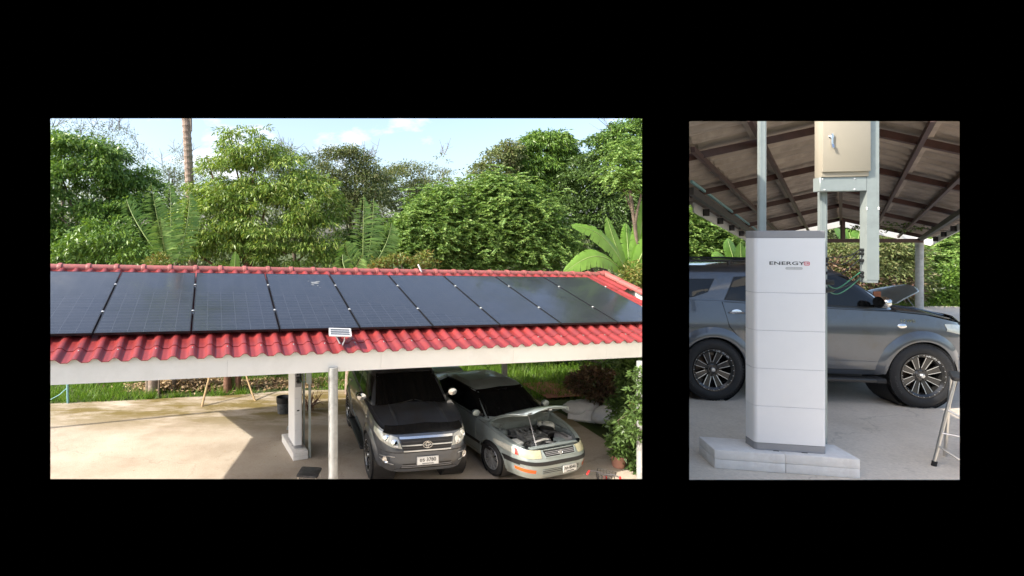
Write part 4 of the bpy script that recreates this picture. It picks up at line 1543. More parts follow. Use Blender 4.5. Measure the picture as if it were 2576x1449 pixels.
G = blades(80000, (-11.5, 9.5, 13.9, 21.5), 0.10, 0.34, rg)
G = G[(G[:, 0, 1] > slab_edge(G[:, 0, 0]) + rg.normal(size=len(G)) * 0.05)]
pa, pb = gnd(440, 982), gnd(670, 978)
gx, gy = G[:, 0, 0], G[:, 0, 1]
bare = ((((gx - pa.x) / 1.6) ** 2 + ((gy - pa.y - 0.2) / 0.8) ** 2 < 1) | (((gx - pb.x) / 1.7) ** 2 + ((gy - pb.y - 0.1) / 0.6) ** 2 < 1)) & (rg.random(len(G)) < 0.93)
G = G[~bare]
tag(fast_quads('grass', G.reshape(-1, 3), len(G), LM['grass'], tri=True), kind='stuff')
n = 7000
pos = np.zeros((n, 3))
cl = rg.random(n) < 0.55
a0, a1 = gnd(455, 985), gnd(690, 975)
pos[:, 0] = np.where(cl, a0.x + rg.normal(size=n) * 0.75, a1.x + rg.normal(size=n) * 0.9)
pos[:, 1] = np.where(cl, a0.y + 0.45 + rg.normal(size=n) * 0.28, a1.y + 0.4 + rg.normal(size=n) * 0.25)
hump = np.exp(-((pos[:, 0] - a0.x) / 0.8) ** 2) * 0.30
pos[:, 2] = 0.02 + rg.random(n) * (0.05 + hump)
d = unit(np.stack([rg.normal(size=n), rg.normal(size=n), rg.normal(size=n) * 0.3], 1))
V = leaf_quads(pos, d, 0.17, 0.07, rg, 0.7)
tag(fast_quads('leaf_litter', V, n, M['litter']), kind='stuff')
n = 520
pos = np.stack([rg.uniform(-8, 5, n), rg.uniform(8, 15, n), np.full(n, 0.034)], 1)
V = leaf_quads(pos, unit(np.stack([rg.normal(size=n), rg.normal(size=n), np.zeros(n)], 1)), 0.06, 0.025, rg, 0.95)
tag(fast_quads('fallen_leaves', V, n, M['litter']), kind='stuff')


# ------------------------------------------------------------------ battery stack on concrete blocks, with its cabinet and ducts
TH = rad(-10.5)
fl, fr_ = gnd(1797, 1178, ZB), gnd(2166, 1205, ZB)
BO = (fl + fr_) / 2
BO0 = (gnd(1770, 1178, ZB) + fr_) / 2
AXB = Matrix.Translation((BO.x, BO.y, ZB)) @ Matrix.Rotation(TH, 4, 'Z')
assembly = []


def athing(name, label, cat, loc, group=None):
    """a thing placed in the frame of the battery plinth: x along its front, y to the back"""
    p = AXB @ Vector(loc)
    o = thing(name, label, cat, p, TH, group)
    assembly.append(o)
    return o


K = 5.15 / 1300.0                      # metres per picture unit at the battery's front
BHT = 0.185
LBLK = (fr_ - fl).length
# four aerated blocks: two layers, a joint in the middle
names = ['lower left pale aerated block under the white battery by the SUV', 'lower right pale aerated block under the white battery by the SUV',
         'upper left pale aerated block carrying the white battery by the SUV', 'upper right pale aerated block carrying the white battery by the SUV']
for lay in range(2):
    for sd in range(2):
        o = athing('concrete_block', names[lay * 2 + sd], 'concrete block', ((sd - 0.5) * LBLK / 2, 0.18 + 0.004 * sd, lay * (BHT / 2 + 0.001)), 'aerated blocks under the battery by the SUV')
        b = MB()
        b.box((0, 0, BHT / 4), (LBLK / 2 - 0.006, 0.36, BHT / 2 - 0.001))
        bl = b.build('block_body', M['block'], o)
        bevelled(bl, 0.006, 2)
# battery
BW, BD = 0.635, 0.20
XBAT = 0.135 - (BO - BO0).dot(Vector((math.cos(TH), math.sin(TH), 0)))
bat = athing('battery_stack', 'tall white battery stack with grey caps beside the grey SUV, front print visible', 'battery', (XBAT, 0.08 + BD / 2, BHT + 0.002))
ys = [1138, 1120, 1027, 932, 836, 741, 603, 585]
zs = [(1138 - y) * K for y in ys]
oc = rrect(BW, BD, 0.035, 5)
oi = rrect(BW - 0.012, BD - 0.012, 0.03, 5)
b = MB(); b.prism(oc, zs[0], zs[1] - 0.003); b.build('base', M['greycap'], bat, 40)
for i in range(1, 6):
    b = MB()
    b.prism(oc, zs[i] + 0.0015, zs[i + 1] - 0.0015, inset=0.004)
    md = b.build('battery_module', M['whitepack'], bat, 40)
    b = MB(); b.prism(oi, zs[i + 1] - 0.0035, zs[i + 1] + 0.0035); b.build('joint', M['greycap'], md)
b = MB(); b.prism(oc, zs[6] + 0.002, zs[7], inset=0.006); b.build('top_cap', M['greycap'], bat, 40)
for x in (-0.13, 0.12):
    b = MB(); b.box((x, -BD / 2 + 0.02, -0.001), (0.05, 0.06, 0.006)); b.build('foot', M['black'], bat)
FR = Matrix.Translation((0, -BD / 2 - 0.0012, 0)) @ Matrix.Rotation(PI / 2, 4, 'X')


def put_text(body, size, x, z, m, parent, name='lettering', sc=(1, 1), base=FR, spacing=1.0, dep=0.0004, bold=0.0):
    me = text_mesh(body, size, dep, font_scale=sc, spacing=spacing, bold=bold)
    me.materials.append(m)
    me.transform(base @ Matrix.Translation((x, z, 0)))
    return link(name, me, None, parent)


zl = (1138 - 667) * K
put_text('ENERGY', 0.058, -0.035, zl, M['logogrey'], bat, sc=(1.42, 0.80), spacing=1.03, bold=0.0008)
b = MB()
outer = rrect(0.050, 0.038, 0.011, 4)
inner = rrect(0.040, 0.028, 0.008, 4)
n = len(outer)
vs = [(x, y, 0) for x, y in outer] + [(x, y, 0) for x, y in inner]
b.add(vs, [(k, (k + 1) % n, n + (k + 1) % n, n + k) for k in range(n)], 0, FR @ Matrix.Translation((0.142, zl, 0.0006)))
b.build('logo_frame', M['logored'], bat)
put_text('LIB', 0.025, 0.142, zl, M['logored'], bat, sc=(1.0, 0.95), bold=0.0003)
b = MB()
b.prism(rrect(0.150, 0.024, 0.0115, 6), 0, 0.0006, FR @ Matrix.Translation((0.03, zl - 0.048, 0)))
b.build('print_pill', M['pill'], bat)
put_text('LIGEND INSIDE', 0.018, 0.03, zl - 0.048, M['white'], bat, sc=(1.0, 0.95), dep=0.0012, spacing=1.15)
# connector blocks on the right side
for (dz, L_, r) in ((0.30, 0.055, 0.014), (0.325, 0.05, 0.014), (0.36, 0.055, 0.014), (0.44, 0.045, 0.016)):
    b = MB()
    x0 = BW / 2
    z = zs[7] - dz + 0.02
    b.tube([(x0 - 0.01, -0.02, z), (x0 + L_, -0.02, z)], r, 10)
    b.tube([(x0 + L_ * 0.3, -0.02, z), (x0 + L_ * 0.55, -0.02, z)], r * 1.4, 10)
    b.build('connector', M['black'], bat, 40)
for k, dz in enumerate((0.29, 0.33, 0.37, 0.41, 0.46)):
    b = MB()
    z = zs[7] - dz + 0.02
    b.tube([(BW / 2 - 0.01, 0.045, z), (BW / 2 + 0.035, 0.045, z)], 0.017, 10)
    b.tube([(BW / 2 + 0.03, 0.045, z), (BW / 2 + 0.07, 0.05, z - 0.03), (BW / 2 + 0.05, 0.06 + 0.005 * k, z - 0.16)], 0.008, 6)
    b.build('connector', M['black'], bat, 40)
for (dz, L_, h_) in ((0.53, 0.10, 0.05), (0.61, 0.10, 0.035)):
    b = MB()
    b.box((BW / 2 + L_ / 2 - 0.005, -0.02, zs[7] - dz + 0.02), (L_, 0.06, h_))
    o = b.build('connector', M['black'], bat)
    bevelled(o, 0.008, 2)
b = MB(); b.box((BW / 2 + 0.003, 0.0, zs[7] - 0.42), (0.006, 0.14, 0.62)); b.build('side_terminal_plate', M['greycap'], bat)
for zc, hc in ((0.34, 0.15), (0.56, 0.16)):
    b = MB(); b.box((BW / 2 + 0.014, 0.02, zs[7] - zc), (0.022, 0.10, hc)); b.build('terminal_cover', M['black'], bat)
b = MB(); b.box((BW / 2 + 0.001, 0.0, 0.9), (0.004, 0.06, 0.03)); b.build('side_handle', M['black'], bat)

# two galvanised channels behind it
ZTOP = 3.75


def local_x(px, ylocal):
    """how far along the plinth a spot of the picture lies, at depth ylocal behind its front"""
    a = AXB @ Vector((0, ylocal, 0)); d = AXB.to_3x3() @ Vector((1, 0, 0))
    s = (px - PX) / F
    # a.x + d.x t = s (a.y + d.y t)
    return (s * a.y - a.x) / (d.x - s * d.y)


def local_z(py, xl, yl):
    p = AXB @ Vector((xl, yl, 0))
    return (H - (py - PY) / F * p.y) - ZB


YC = 0.40
for px, lab in ((1919, 'left galvanised channel post behind the white battery by the SUV'), (2072, 'right galvanised channel post behind the white battery by the SUV')):
    x = local_x(px, YC)
    o = athing('channel_post', lab, 'steel channel', (x, YC, 0), 'channel posts behind the battery by the SUV')
    b = MB()
    b.box((0, 0.0, ZTOP / 2), (0.064, 0.003, ZTOP))
    b.box((-0.0305, 0.021, ZTOP / 2), (0.003, 0.039, ZTOP)); b.box((0.0305, 0.021, ZTOP / 2), (0.003, 0.039, ZTOP))
    b.box((-0.023, 0.042, ZTOP / 2), (0.012, 0.003, ZTOP)); b.box((0.023, 0.042, ZTOP / 2), (0.012, 0.003, ZTOP))
    for s_ in (-1, 1):
        b.box((s_ * 0.018, -0.003, ZTOP / 2), (0.006, 0.003, ZTOP))
    b.build('channel', M['galv'], o)
# cream cabinet, cropped by the top of the view
YE = 0.26
xa, xb = local_x(2066, YE - 0.02), local_x(2187, YE - 0.02)
ze = local_z(444, xb, YE)
EW, EH, ED = xb - xa, 0.80, 0.11
enc = athing('control_cabinet', 'cream metal control cabinet with a chrome swing handle above the battery', 'cabinet', ((xa + xb) / 2, YE + 0.02, ze))
b = MB(); b.box((0, ED / 2 - 0.04, EH / 2), (EW - 0.004, ED, EH)); o = b.build('body', M['cream'], enc); bevelled(o, 0.006, 2)
b = MB(); b.box((0, -0.052, EH / 2 + 0.024), (EW, 0.02, EH - 0.05)); dr = b.build('door', M['cream'], enc); bevelled(dr, 0.006, 2)
hx, hz = -EW / 2 + 0.075, 0.40
b = MB()
MH = Matrix.Translation((hx, -0.062, hz)) @ Matrix.Rotation(PI / 2, 4, 'X')
b.lathe([(0.0, 0.016), (0.016, 0.016), (0.024, 0.008), (0.026, 0.0)], 16, MH)
b.beam((hx, -0.074, hz + 0.03), (hx - 0.002, -0.074, hz - 0.085), 0.017, 0.014, (0, 1, 0))
b.beam((hx, -0.082, hz - 0.075), (hx - 0.003, -0.095, hz - 0.115), 0.02, 0.008, (0, 1, 0))
b.build('handle', M['chrome'], dr, 40)
# square duct under it and the tall trunking at its right
xa, xb = local_x(2062, YE), local_x(2180, YE)
zd1, zd0 = local_z(446, xa, YE), local_z(482, xa, YE)
dct = athing('cable_duct', 'short horizontal galvanised cable duct under the cream cabinet', 'cable duct', ((xa + xb) / 2, YE + 0.05, zd0))
b = MB(); b.box((0, 0, (zd1 - zd0) / 2), (xb - xa, 0.11, zd1 - zd0 - 0.004)); o = b.build('duct_body', M['galv'], dct); bevelled(o, 0.004, 1)
for (x, z) in ((-0.44, 0.86), (0.24, 0.86), (-0.40, 0.12), (0.24, 0.12)):
    b = MB(); b.lathe([(0, 0.006), (0.006, 0.005), (0.009, 0)], 8, Matrix.Translation((x * (xb - xa), -0.055, z * (zd1 - zd0))) @ Matrix.Rotation(PI / 2, 4, 'X'))
    b.build('screw', M['clamp'], dct)
xa, xb = local_x(2181, YE), local_x(2210, YE)
zb_ = local_z(712, (xa + xb) / 2, YE)
trk = athing('cable_trunking', 'tall vertical galvanised cable trunking right of the cream cabinet', 'cable trunking', ((xa + xb) / 2, YE + 0.05, zb_))
hh = 3.75 - zb_
b = MB(); b.box((0, 0, hh / 2), (xb - xa, 0.10, hh)); o = b.build('trunking_body', M['galv'], trk); bevelled(o, 0.004, 1)
b = MB(); b.box((0, -0.0525, hh / 2 + 0.01), (xb - xa + 0.006, 0.003, hh - 0.04)); b.build('trunking_lid', M['galv'], trk)
for z in (0.50, 0.49):
    for x in (-1, 1):
        b = MB(); b.lathe([(0, 0.005), (0.005, 0.004), (0.008, 0)], 8, Matrix.Translation((x * 0.05, -0.054, z * 1.5)) @ Matrix.Rotation(PI / 2, 4, 'X'))
        b.build('screw', M['clamp'], trk)
for z in (0.10, 0.16, 0.36, 0.47, 0.53):
    b = MB(); b.tube([(-(xb - xa) / 2 - 0.03, 0, z * 0.62), (-(xb - xa) / 2, 0, z * 0.62)], 0.016, 10); b.build('cable_gland', M['black'], trk, 40)
# cables from the battery to the trunking
xr0 = XBAT + BW / 2 + 0.05
xr1 = (xa + xb) / 2 - (xb - xa) / 2 - 0.03
cz = zs[7] + BHT
for i, (z0, z1, sag, mm, rr) in enumerate(((cz - 0.28, zb_ + 0.33, -0.03, 'black', 0.005), (cz - 0.305, zb_ + 0.29, -0.06, 'black', 0.005), (cz - 0.34, zb_ + 0.22, -0.09, 'black', 0.005),
                                       (cz - 0.52, zb_ + 0.10, -0.09, 'cable', 0.0055), (cz - 0.55, zb_ + 0.06, -0.13, 'cable', 0.0055), (cz - 0.60, zb_ + 0.07, -0.06, 'black', 0.006))):
    o = athing('cable', ['black cable, uppermost of those looped from the white battery to the trunking', 'black cable second from the top between battery and trunking', 'black cable third from the top between battery and trunking',
                         'green cable, the higher of two sagging from battery to trunking', 'green cable, the lower and deeper sagging one beside the trunking', 'thick black cable at the bottom of the bundle beside the trunking'][i],
               'cable', (xr0, 0.185, z0), 'cables from the battery to the trunking')
    pts = []
    for k in range(13):
        t = k / 12
        pts.append(((xr1 - xr0) * t, 0.12 * t + 0.03 * math.sin(t * PI), (z1 - z0) * t + sag * math.sin(t * PI) + 0.015 * math.sin(t * 2 * PI + i)))
    b = MB(); b.tube(pts, rr, 6); b.build('cable_run', M[mm], o, 60)

# the same kind of battery in the lower yard, its cable side to the viewer
qa = gnd(716, 1153)
SA = 0.86
AXA = Matrix.Translation((qa.x, qa.y + 0.30, 0.03)) @ Matrix.Rotation(rad(-68), 4, 'Z') @ Matrix.Scale(SA, 4)
TR = AXA @ AXB.inverted()
relab = {'concrete_block': ['lower far aerated block under the battery in the lower yard', 'lower near aerated block under the battery in the lower yard', 'upper far aerated block under the battery in the lower yard', 'upper near aerated block under the battery in the lower yard'],
         'battery_stack': ['white battery stack showing its cable side, between bucket and grey post'],
         'channel_post': ['galvanised channel on the far side of the lower yard battery', 'galvanised channel on the near side of the lower yard battery'],
         'control_cabinet': ['cream cabinet half hidden by the fascia above the lower yard battery'],
         'cable_trunking': ['galvanised trunking hanging behind the lower yard battery'],
         'cable_duct': ['galvanised duct under the half hidden cabinet of the lower yard'],
         'cable': ['uppermost black cable on the cable side of the lower yard battery', 'second black cable down beside the lower yard battery', 'third black cable down beside the lower yard battery', 'green cable sagging beside the lower yard battery']}
cnt = {}
bpy.context.view_layer.update()
for o in list(assembly):
    base = o.name.split('.')[0]
    if base in ('control_cabinet', 'cable_duct'):
        continue
    if base == 'cable' and cnt.get(base, 0) >= 4:
        continue
    c = copy_tree(o)
    c.matrix_world = TR @ o.matrix_world
    i = cnt.get(base, 0); cnt[base] = i + 1
    c['label'] = relab[base][i]
    if base == 'cable':
        c['group'] = 'cables beside the lower yard battery'
    elif base == 'channel_post':
        c['group'] = 'channels beside the lower yard battery'
    elif base == 'concrete_block':
        c['group'] = 'aerated blocks under the lower yard battery'


# ------------------------------------------------------------------ cars
def lerp_tab(tab):
    xs = [t[0] for t in tab]; ys = [t[1] for t in tab]
    return lambda v: float(np.interp(v, xs, ys))


class Shell:
    """a car's lower body and greenhouse as rounded-plan bands whose length and width change with height"""

    def __init__(s, xf, xr, wd, n, zb, zt):
        s.xf, s.xr, s.w, s.n = lerp_tab(xf), lerp_tab(xr), lerp_tab(wd), n
        s.zb, s.zt = (zb if callable(zb) else lerp_tab(zb)), (zt if callable(zt) else lerp_tab(zt))

    def eta(s, xi):
        n = s.n[0] if xi >= 0 else s.n[1]
        return max(0.0, 1 - abs(xi) ** n) ** (1.0 / n)

    def xi(s, eta, front=True):
        n = s.n[0] if front else s.n[1]
        return (1 if front else -1) * max(0.0, 1 - min(1.0, abs(eta)) ** n) ** (1.0 / n)

    def pt(s, xi, eta, z, sg=1):
        x = xi * (s.xf(z) if xi >= 0 else -s.xr(z))
        return Vector((x, sg * eta * s.w(z), z))

    def side(s, x, z, sg=1):
        xi = x / s.xf(z) if x >= 0 else -x / s.xr(z)
        return Vector((x, sg * s.eta(max(-1, min(1, xi))) * s.w(z), z))

    def face(s, y, z, front=True):
        e = max(-1, min(1, y / s.w(z)))
        xi = s.xi(e, front)
        return Vector((xi * (s.xf(z) if front else -s.xr(z)), y, z))

    def stations(s, step=0.012, cap=14):
        out = []
        e0 = s.eta(-0.985)
        for k in range(cap):
            e = e0 * k / cap
            out.append((s.xi(e, False), e))
        m = int(2 * 0.985 / step)
        for k in range(m + 1):
            xi = -0.985 + 2 * 0.985 * k / m
            out.append((xi, s.eta(xi)))
        e1 = s.eta(0.985)
        for k in range(cap - 1, -1, -1):
            e = e1 * k / cap
            out.append((s.xi(e, True), e))
        return out

    def band(s, rows, arches=(), step=0.012):
        """the whole band, both sides, with round wheel openings cut in: arches = (x, z, radius)"""
        st = s.stations(step)
        bm = bmesh.new()
        for sg in (1, -1):
            V = []
            for (xi, e) in st:
                L = 2.25
                col = []
                a, b = s.zb(xi * L), s.zt(xi * L)
                for v in rows:
                    col.append(s.pt(xi, e, a + (b - a) * v, sg))
                V.append(col)
            ins = [[False] * len(rows) for _ in st]
            for i, (xi, e) in enumerate(st):
                if e < 0.55:
                    continue
                for j in range(len(rows)):
                    p = V[i][j]
                    for (ax, az, ar) in arches:
                        d = Vector((p.x - ax, p.z - az))
                        if d.length < ar:
                            ins[i][j] = (ax, az, ar)
            old = [[p.copy() for p in c] for c in V]
            for i in range(len(st)):
                for j in range(len(rows)):
                    if ins[i][j]:
                        ax, az, ar = ins[i][j]
                        d = Vector((old[i][j].x - ax, old[i][j].z - az))
                        if d.length < 1e-6: d = Vector((0, 1))
                        d = d.normalized() * ar
                        z = az + d.y
                        q = s.side(ax + d.x, z, sg)
                        V[i][j] = q
            bv = [[bm.verts.new(p) for p in c] for c in V]
            for i in range(len(st) - 1):
                for j in range(len(rows) - 1):
                    c = [(i, j), (i + 1, j), (i + 1, j + 1), (i, j + 1)]
                    if all(ins[a][b] for a, b in c):
                        continue
                    f = [bv[a][b] for a, b in c]
                    if sg < 0: f = f[::-1]
                    try:
                        bm.faces.new(f[::-1])
                    except ValueError:
                        pass
        bmesh.ops.remove_doubles(bm, verts=bm.verts, dist=1e-4)
        bmesh.ops.delete(bm, geom=[v for v in bm.verts if not v.link_faces], context='VERTS')
        me = bpy.data.meshes.new('body')
        bm.to_mesh(me)
        bm.free()
        me.polygons.foreach_set('use_smooth', [True] * len(me.polygons))
        return me


def deck_mesh(sh, crown_f, x0, x1, nt=8, zoff=0.0, inset=0.0, thick=0.0, name='deck', xs=None):
    """the upward face inside the band's top edge between x0 and x1"""
    b = MB()
    xs = xs if xs is not None else list(np.linspace(x0, x1, max(6, int((x1 - x0) / 0.05))))
    rows = []
    for x in xs:
        z = sh.zt(x)
        # half width of the top edge at x
        for _ in range(2):
            e = sh.side(x, z).y
        e = max(0.0, e - inset)
        row = []
        for k in range(-nt, nt + 1):
            t = k / nt
            row.append(Vector((x, e * t, z + crown_f(x) * (1 - t * t) + zoff)))
        rows.append(row)
    if thick:
        b.slab(rows, (0, 0, -thick))
    else:
        b.grid(rows, flip=True)
    return b


def patch(bot, top, ev, off, nu=12, nv=5, b=None, thick=0.0):
    """a panel on a curved surface, ruled between a lower and an upper line of (a, z) points; ev maps (a, z) to space"""
    b = b or MB()

    def samp(line, t):
        d = [0.0]
        for p, q in zip(line[:-1], line[1:]):
            d.append(d[-1] + math.hypot(q[0] - p[0], q[1] - p[1]))
        s = t * d[-1]
        return (np.interp(s, d, [p[0] for p in line]), np.interp(s, d, [p[1] for p in line]))

    rows = []
    for j in range(nv + 1):
        v = j / nv
        row = []
        for i in range(nu + 1):
            u = i / nu
            pa, pb = samp(bot, u), samp(top, u)
            a, z = pa[0] + (pb[0] - pa[0]) * v, pa[1] + (pb[1] - pa[1]) * v
            p = ev(a, z)
            h = 0.01
            n = (ev(a + h, z) - ev(a - h, z)).cross(ev(a, z + h) - ev(a, z - h))
            n = n.normalized() if n.length > 1e-9 else Vector((0, 0, 1))
            row.append((p, n))
        rows.append(row)
    # the outward side is away from the car's middle
    c = rows[nv // 2][nu // 2]
    out = 1 if c[1].dot(c[0] - Vector((c[0].x * 0.75, 0, 0.8))) > 0 else -1
    P = [[p + n * out * off for p, n in row] for row in rows]
    if thick:
        tv = c[1] * out * -thick
        b.slab(P, tv)
    else:
        b.grid(P, flip=out < 0)
    return b


def ribbon(line, ev, off, r, b=None, seg=5):
    b = b or MB()
    pts = []
    for (a, z) in line:
        p = ev(a, z)
        n = (ev(a + .01, z) - ev(a - .01, z)).cross(ev(a, z + .01) - ev(a, z - .01))
        n = n.normalized() if n.length > 1e-9 else Vector((0, 0, 0))
        if n.dot(p - Vector((p.x * 0.75, 0, 0.8))) < 0: n = -n
        pts.append(p + n * off)
    b.tube(pts, r, seg)
    return b


def fine(line, n=20):
    """resample a polyline"""
    d = [0.0]
    for p, q in zip(line[:-1], line[1:]):
        d.append(d[-1] + math.dist(p, q))
    out = []
    for k in range(n + 1):
        s = d[-1] * k / n
        out.append((float(np.interp(s, d, [p[0] for p in line])), float(np.interp(s, d, [p[1] for p in line]))))
    return out


def arc_flare(sh, ax, az, r0, r1, bulge, sg, a0=-12, a1=192, zmin=0.3):
    """a wheel-arch flare swept round the opening"""
    rows = []
    for k in range(33):
        an = rad(a0 + (a1 - a0) * k / 32)
        row = []
        for (t, o) in ((0.0, -0.03), (0.0, bulge * 0.9), (0.16, bulge), (0.5, bulge * 0.72), (0.85, bulge * 0.25), (1.0, 0.002)):
            r = r0 + (r1 - r0) * t
            x, z = ax + math.cos(an) * r, max(zmin, az + math.sin(an) * r)
            p = sh.side(x, z, sg)
            p.y += sg * o
            row.append(p)
        rows.append(row)
    return MB().grid(rows, flip=sg > 0)


def wheel(parent, pos, sg, rt, wt, rr, style, steer=0.0, letters=False):
    """tyre, rim, spokes, hub; the outer face looks along sg * y"""
    wroot = bpy.data.objects.new('wheel', None)
    COL.objects.link(wroot); wroot.parent = parent
    wroot.location = pos
    wroot.rotation_euler = (0, 0, steer)
    R = Matrix.Rotation(-sg * PI / 2, 4, 'X')
    h = wt / 2
    b = MB()
    prof = [(rr * 0.97, -h * 0.86), (rr + 0.012, -h * 0.98), (rr + (rt - rr) * 0.45, -h * 1.06), (rt - 0.035, -h * 0.98), (rt - 0.010, -h * 0.84), (rt, -h * 0.6),
            (rt, h * 0.6), (rt - 0.010, h * 0.84), (rt - 0.035, h * 0.98), (rt - 0.05, h * 1.035), (rr + (rt - rr) * 0.45, h * 1.06), (rr + 0.03, h * 1.02), (rr + 0.012, h * 0.98), (rr * 0.97, h * 0.86)]
    b.lathe(prof, 56, R)
    for k in range(64):
        an = 2 * PI * k / 64
        for (zz, da) in ((-h * 0.62, 0), (0, 0.045), (h * 0.62, 0)):
            Mx = R @ Matrix.Rotation(an + da, 4, 'Z') @ Matrix.Translation((rt + 0.001, 0, zz))
            b.box((0, 0, 0), (0.012, rt * 0.072, h * 0.50), Mx)
    b.build('tyre', M['rubber'], wroot, 35)
    b = MB()
    zl = h * 0.90
    if style == 'suv':
        b.lathe([(rr, zl), (rr * 0.985, zl + 0.012), (rr * 0.93, zl + 0.010), (rr * 0.84, zl - 0.012), (rr * 0.80, zl - 0.05), (rr * 0.78, -h * 0.7), (rr * 0.3, -h * 0.7), (0.0, -h * 0.7)], 48, R)
        b.build('rim', M['blackrim'], wroot, 30)
        for k in range(8):
            an = 2 * PI * (k + 0.5) / 8
            Mx = R @ Matrix.Rotation(an, 4, 'Z')
            sb = MB()
            z0, z1 = zl - 0.075, zl - 0.022
            r0, r1 = rr * 0.24, rr * 0.86
            for (wa, wb, za_, zb_, mi) in ((0.050, 0.088, z0, z1, 0),):
                vs = [(r0, -wa / 2, z0 - 0.03), (r0, wa / 2, z0 - 0.03), (r1, wb / 2, z0), (r1, -wb / 2, z0),
                      (r0, -wa / 2, z0 + 0.028), (r0, wa / 2, z0 + 0.028), (r1, wb / 2, z1), (r1, -wb / 2, z1)]
                sb.add(vs, [(3, 2, 1, 0), (4, 5, 6, 7), (0, 1, 5, 4), (1, 2, 6, 5), (2, 3, 7, 6), (3, 0, 4, 7)], 0, Mx)
                for e in (-1, 1):      # the two machined edges
                    q = [(r0 * 1.35, e * wa * 0.52, z0 + 0.031), (r1 * 0.97, e * wb * 0.47, z1 + 0.003)]
                    sb.beam(Mx @ Vector(q[0]), Mx @ Vector(q[1]), 0.0065, 0.005, (Mx.to_3x3() @ Vector((0, 0, 1))), 1)
            sb.build('spoke', [M['blackrim'], M['alloy']], wroot)
        rv = MB()
        for k in range(24):
            an = 2 * PI * k / 24
            rv.lathe([(0, 0.006), (0.004, 0.005), (0.006, 0)], 6, R @ Matrix.Rotation(an, 4, 'Z') @ Matrix.Translation((rr * 0.935, 0, zl + 0.009)))
        tag(rv.build('rim_bolts', M['alloy'], wroot), kind='stuff')
        hb = MB()
        hb.lathe([(rr * 0.30, zl - 0.10), (rr * 0.27, zl - 0.05), (rr * 0.20, zl - 0.035), (0, zl - 0.035)], 24, R)
        for k in range(6):
            an = 2 * PI * k / 6
            hb.tube([R @ Matrix.Rotation(an, 4, 'Z') @ Vector((rr * 0.215, 0, zl - 0.06)), R @ Matrix.Rotation(an, 4, 'Z') @ Vector((rr * 0.215, 0, zl - 0.022))], 0.011, 6)
        hb.build('hub', M['blackrim'], wroot, 30)
        cb_ = MB(); cb_.lathe([(0.030, zl - 0.036), (0.030, zl - 0.006), (0.022, zl + 0.004), (0, zl + 0.006)], 12, R); cb_.build('centre_cap', M['alloy'], wroot, 30)
        bd = MB(); bd.lathe([(rr * 0.62, -h * 0.3), (rr * 0.62, -h * 0.18), (rr * 0.25, -h * 0.18)], 32, R); bd.build('brake_disc', pmat('rusty_brake_disc', (0.16, 0.11, 0.08), 0.5, 0.6), wroot, 30)
        if letters:
            for (body, rad_, size, a_mid, mm) in (('RED DIRT ROAD', rr * 0.90, 0.020, 62, 'white'), ('MICHELIN', rt * 0.865, 0.038, 20, 'greysteel'), ('MICHELIN', rt * 0.865, 0.038, 200, 'greysteel')):
                lm = bmesh.new()
                step = size * 0.78 / rad_
                for i, ch in enumerate(body):
                    if ch == ' ': continue
                    tm = text_mesh(ch, size)
                    an = rad(a_mid) + sg * -step * (i - (len(body) - 1) / 2) * 1
                    zz = zl + (0.014 if 'RED' in body else 0.0)
                    if 'MICH' in body: zz = h * 1.055
                    tm.transform(R @ Matrix.Rotation(an, 4, 'Z') @ Matrix.Translation((rad_, 0, zz)) @ Matrix.Rotation(-PI / 2, 4, 'Z') @ (Matrix.Identity(4)))
                    lm.from_mesh(tm)
                    bpy.data.meshes.remove(tm)
                me = bpy.data.meshes.new('lettering'); lm.to_mesh(me); lm.free()
                me.materials.append(M[mm])
                tag(link('lettering', me, None, wroot), kind='stuff')
    else:
        b.lathe([(rr, zl), (rr * 0.98, zl + 0.010), (rr * 0.92, zl + 0.006), (rr * 0.88, zl - 0.02), (rr * 0.86, -h * 0.6), (0.0, -h * 0.6)], 40, R, 0)
        b.build('rim', M['silverwheel'], wroot, 30)
        bk = MB(); bk.lathe([(rr * 0.86, zl - 0.06), (0.0, zl - 0.06)], 30, R); bk.build('brake_shadow_plate', M['black'], wroot)
        for k in range(11):
            an = 2 * PI * k / 11
            sb = MB()
            for e in (-1, 1):
                p0 = R @ Matrix.Rotation(an, 4, 'Z') @ Vector((rr * 0.24, e * 0.006, zl - 0.004))
                p1 = R @ Matrix.Rotation(an + e * 0.20, 4, 'Z') @ Vector((rr * 0.89, 0, zl - 0.004))
                sb.beam(p0, p1, 0.015, 0.03, R.to_3x3() @ Vector((0, 0, 1)))
            sb.build('spoke', M['silverwheel'], wroot)
        hb = MB(); hb.lathe([(rr * 0.28, zl - 0.03), (rr * 0.27, zl + 0.008), (rr * 0.16, zl + 0.016), (0, zl + 0.016)], 24, R); hb.build('hub', M['silverwheel'], wroot, 30)
    return wroot


def emblem(b, Mx, s):
    """three interlocking oval rings"""
    for (cx, cy, rx, ry) in ((0, 0, 1.0, 0.68), (0, 0.12, 0.62, 0.30), (0, -0.06, 0.26, 0.60)):
        pts = [Mx @ Vector(((cx + rx * math.cos(a)) * s, (cy + ry * math.sin(a)) * s, 0.004)) for a in np.linspace(0, 2 * PI, 29)]
        b.tube(pts, s * 0.085, 6, False)


def face_frame(p, n):
    """a frame on a surface: x to the viewer's right when looking at the car, y up, z out"""
    n = Vector(n).normalized()
    up = Vector((0, 0, 1))
    y = (up - n * up.dot(n)).normalized()
    x = y.cross(n)
    m = Matrix((x, y, n)).transposed().to_4x4()
    m.translation = p
    return m


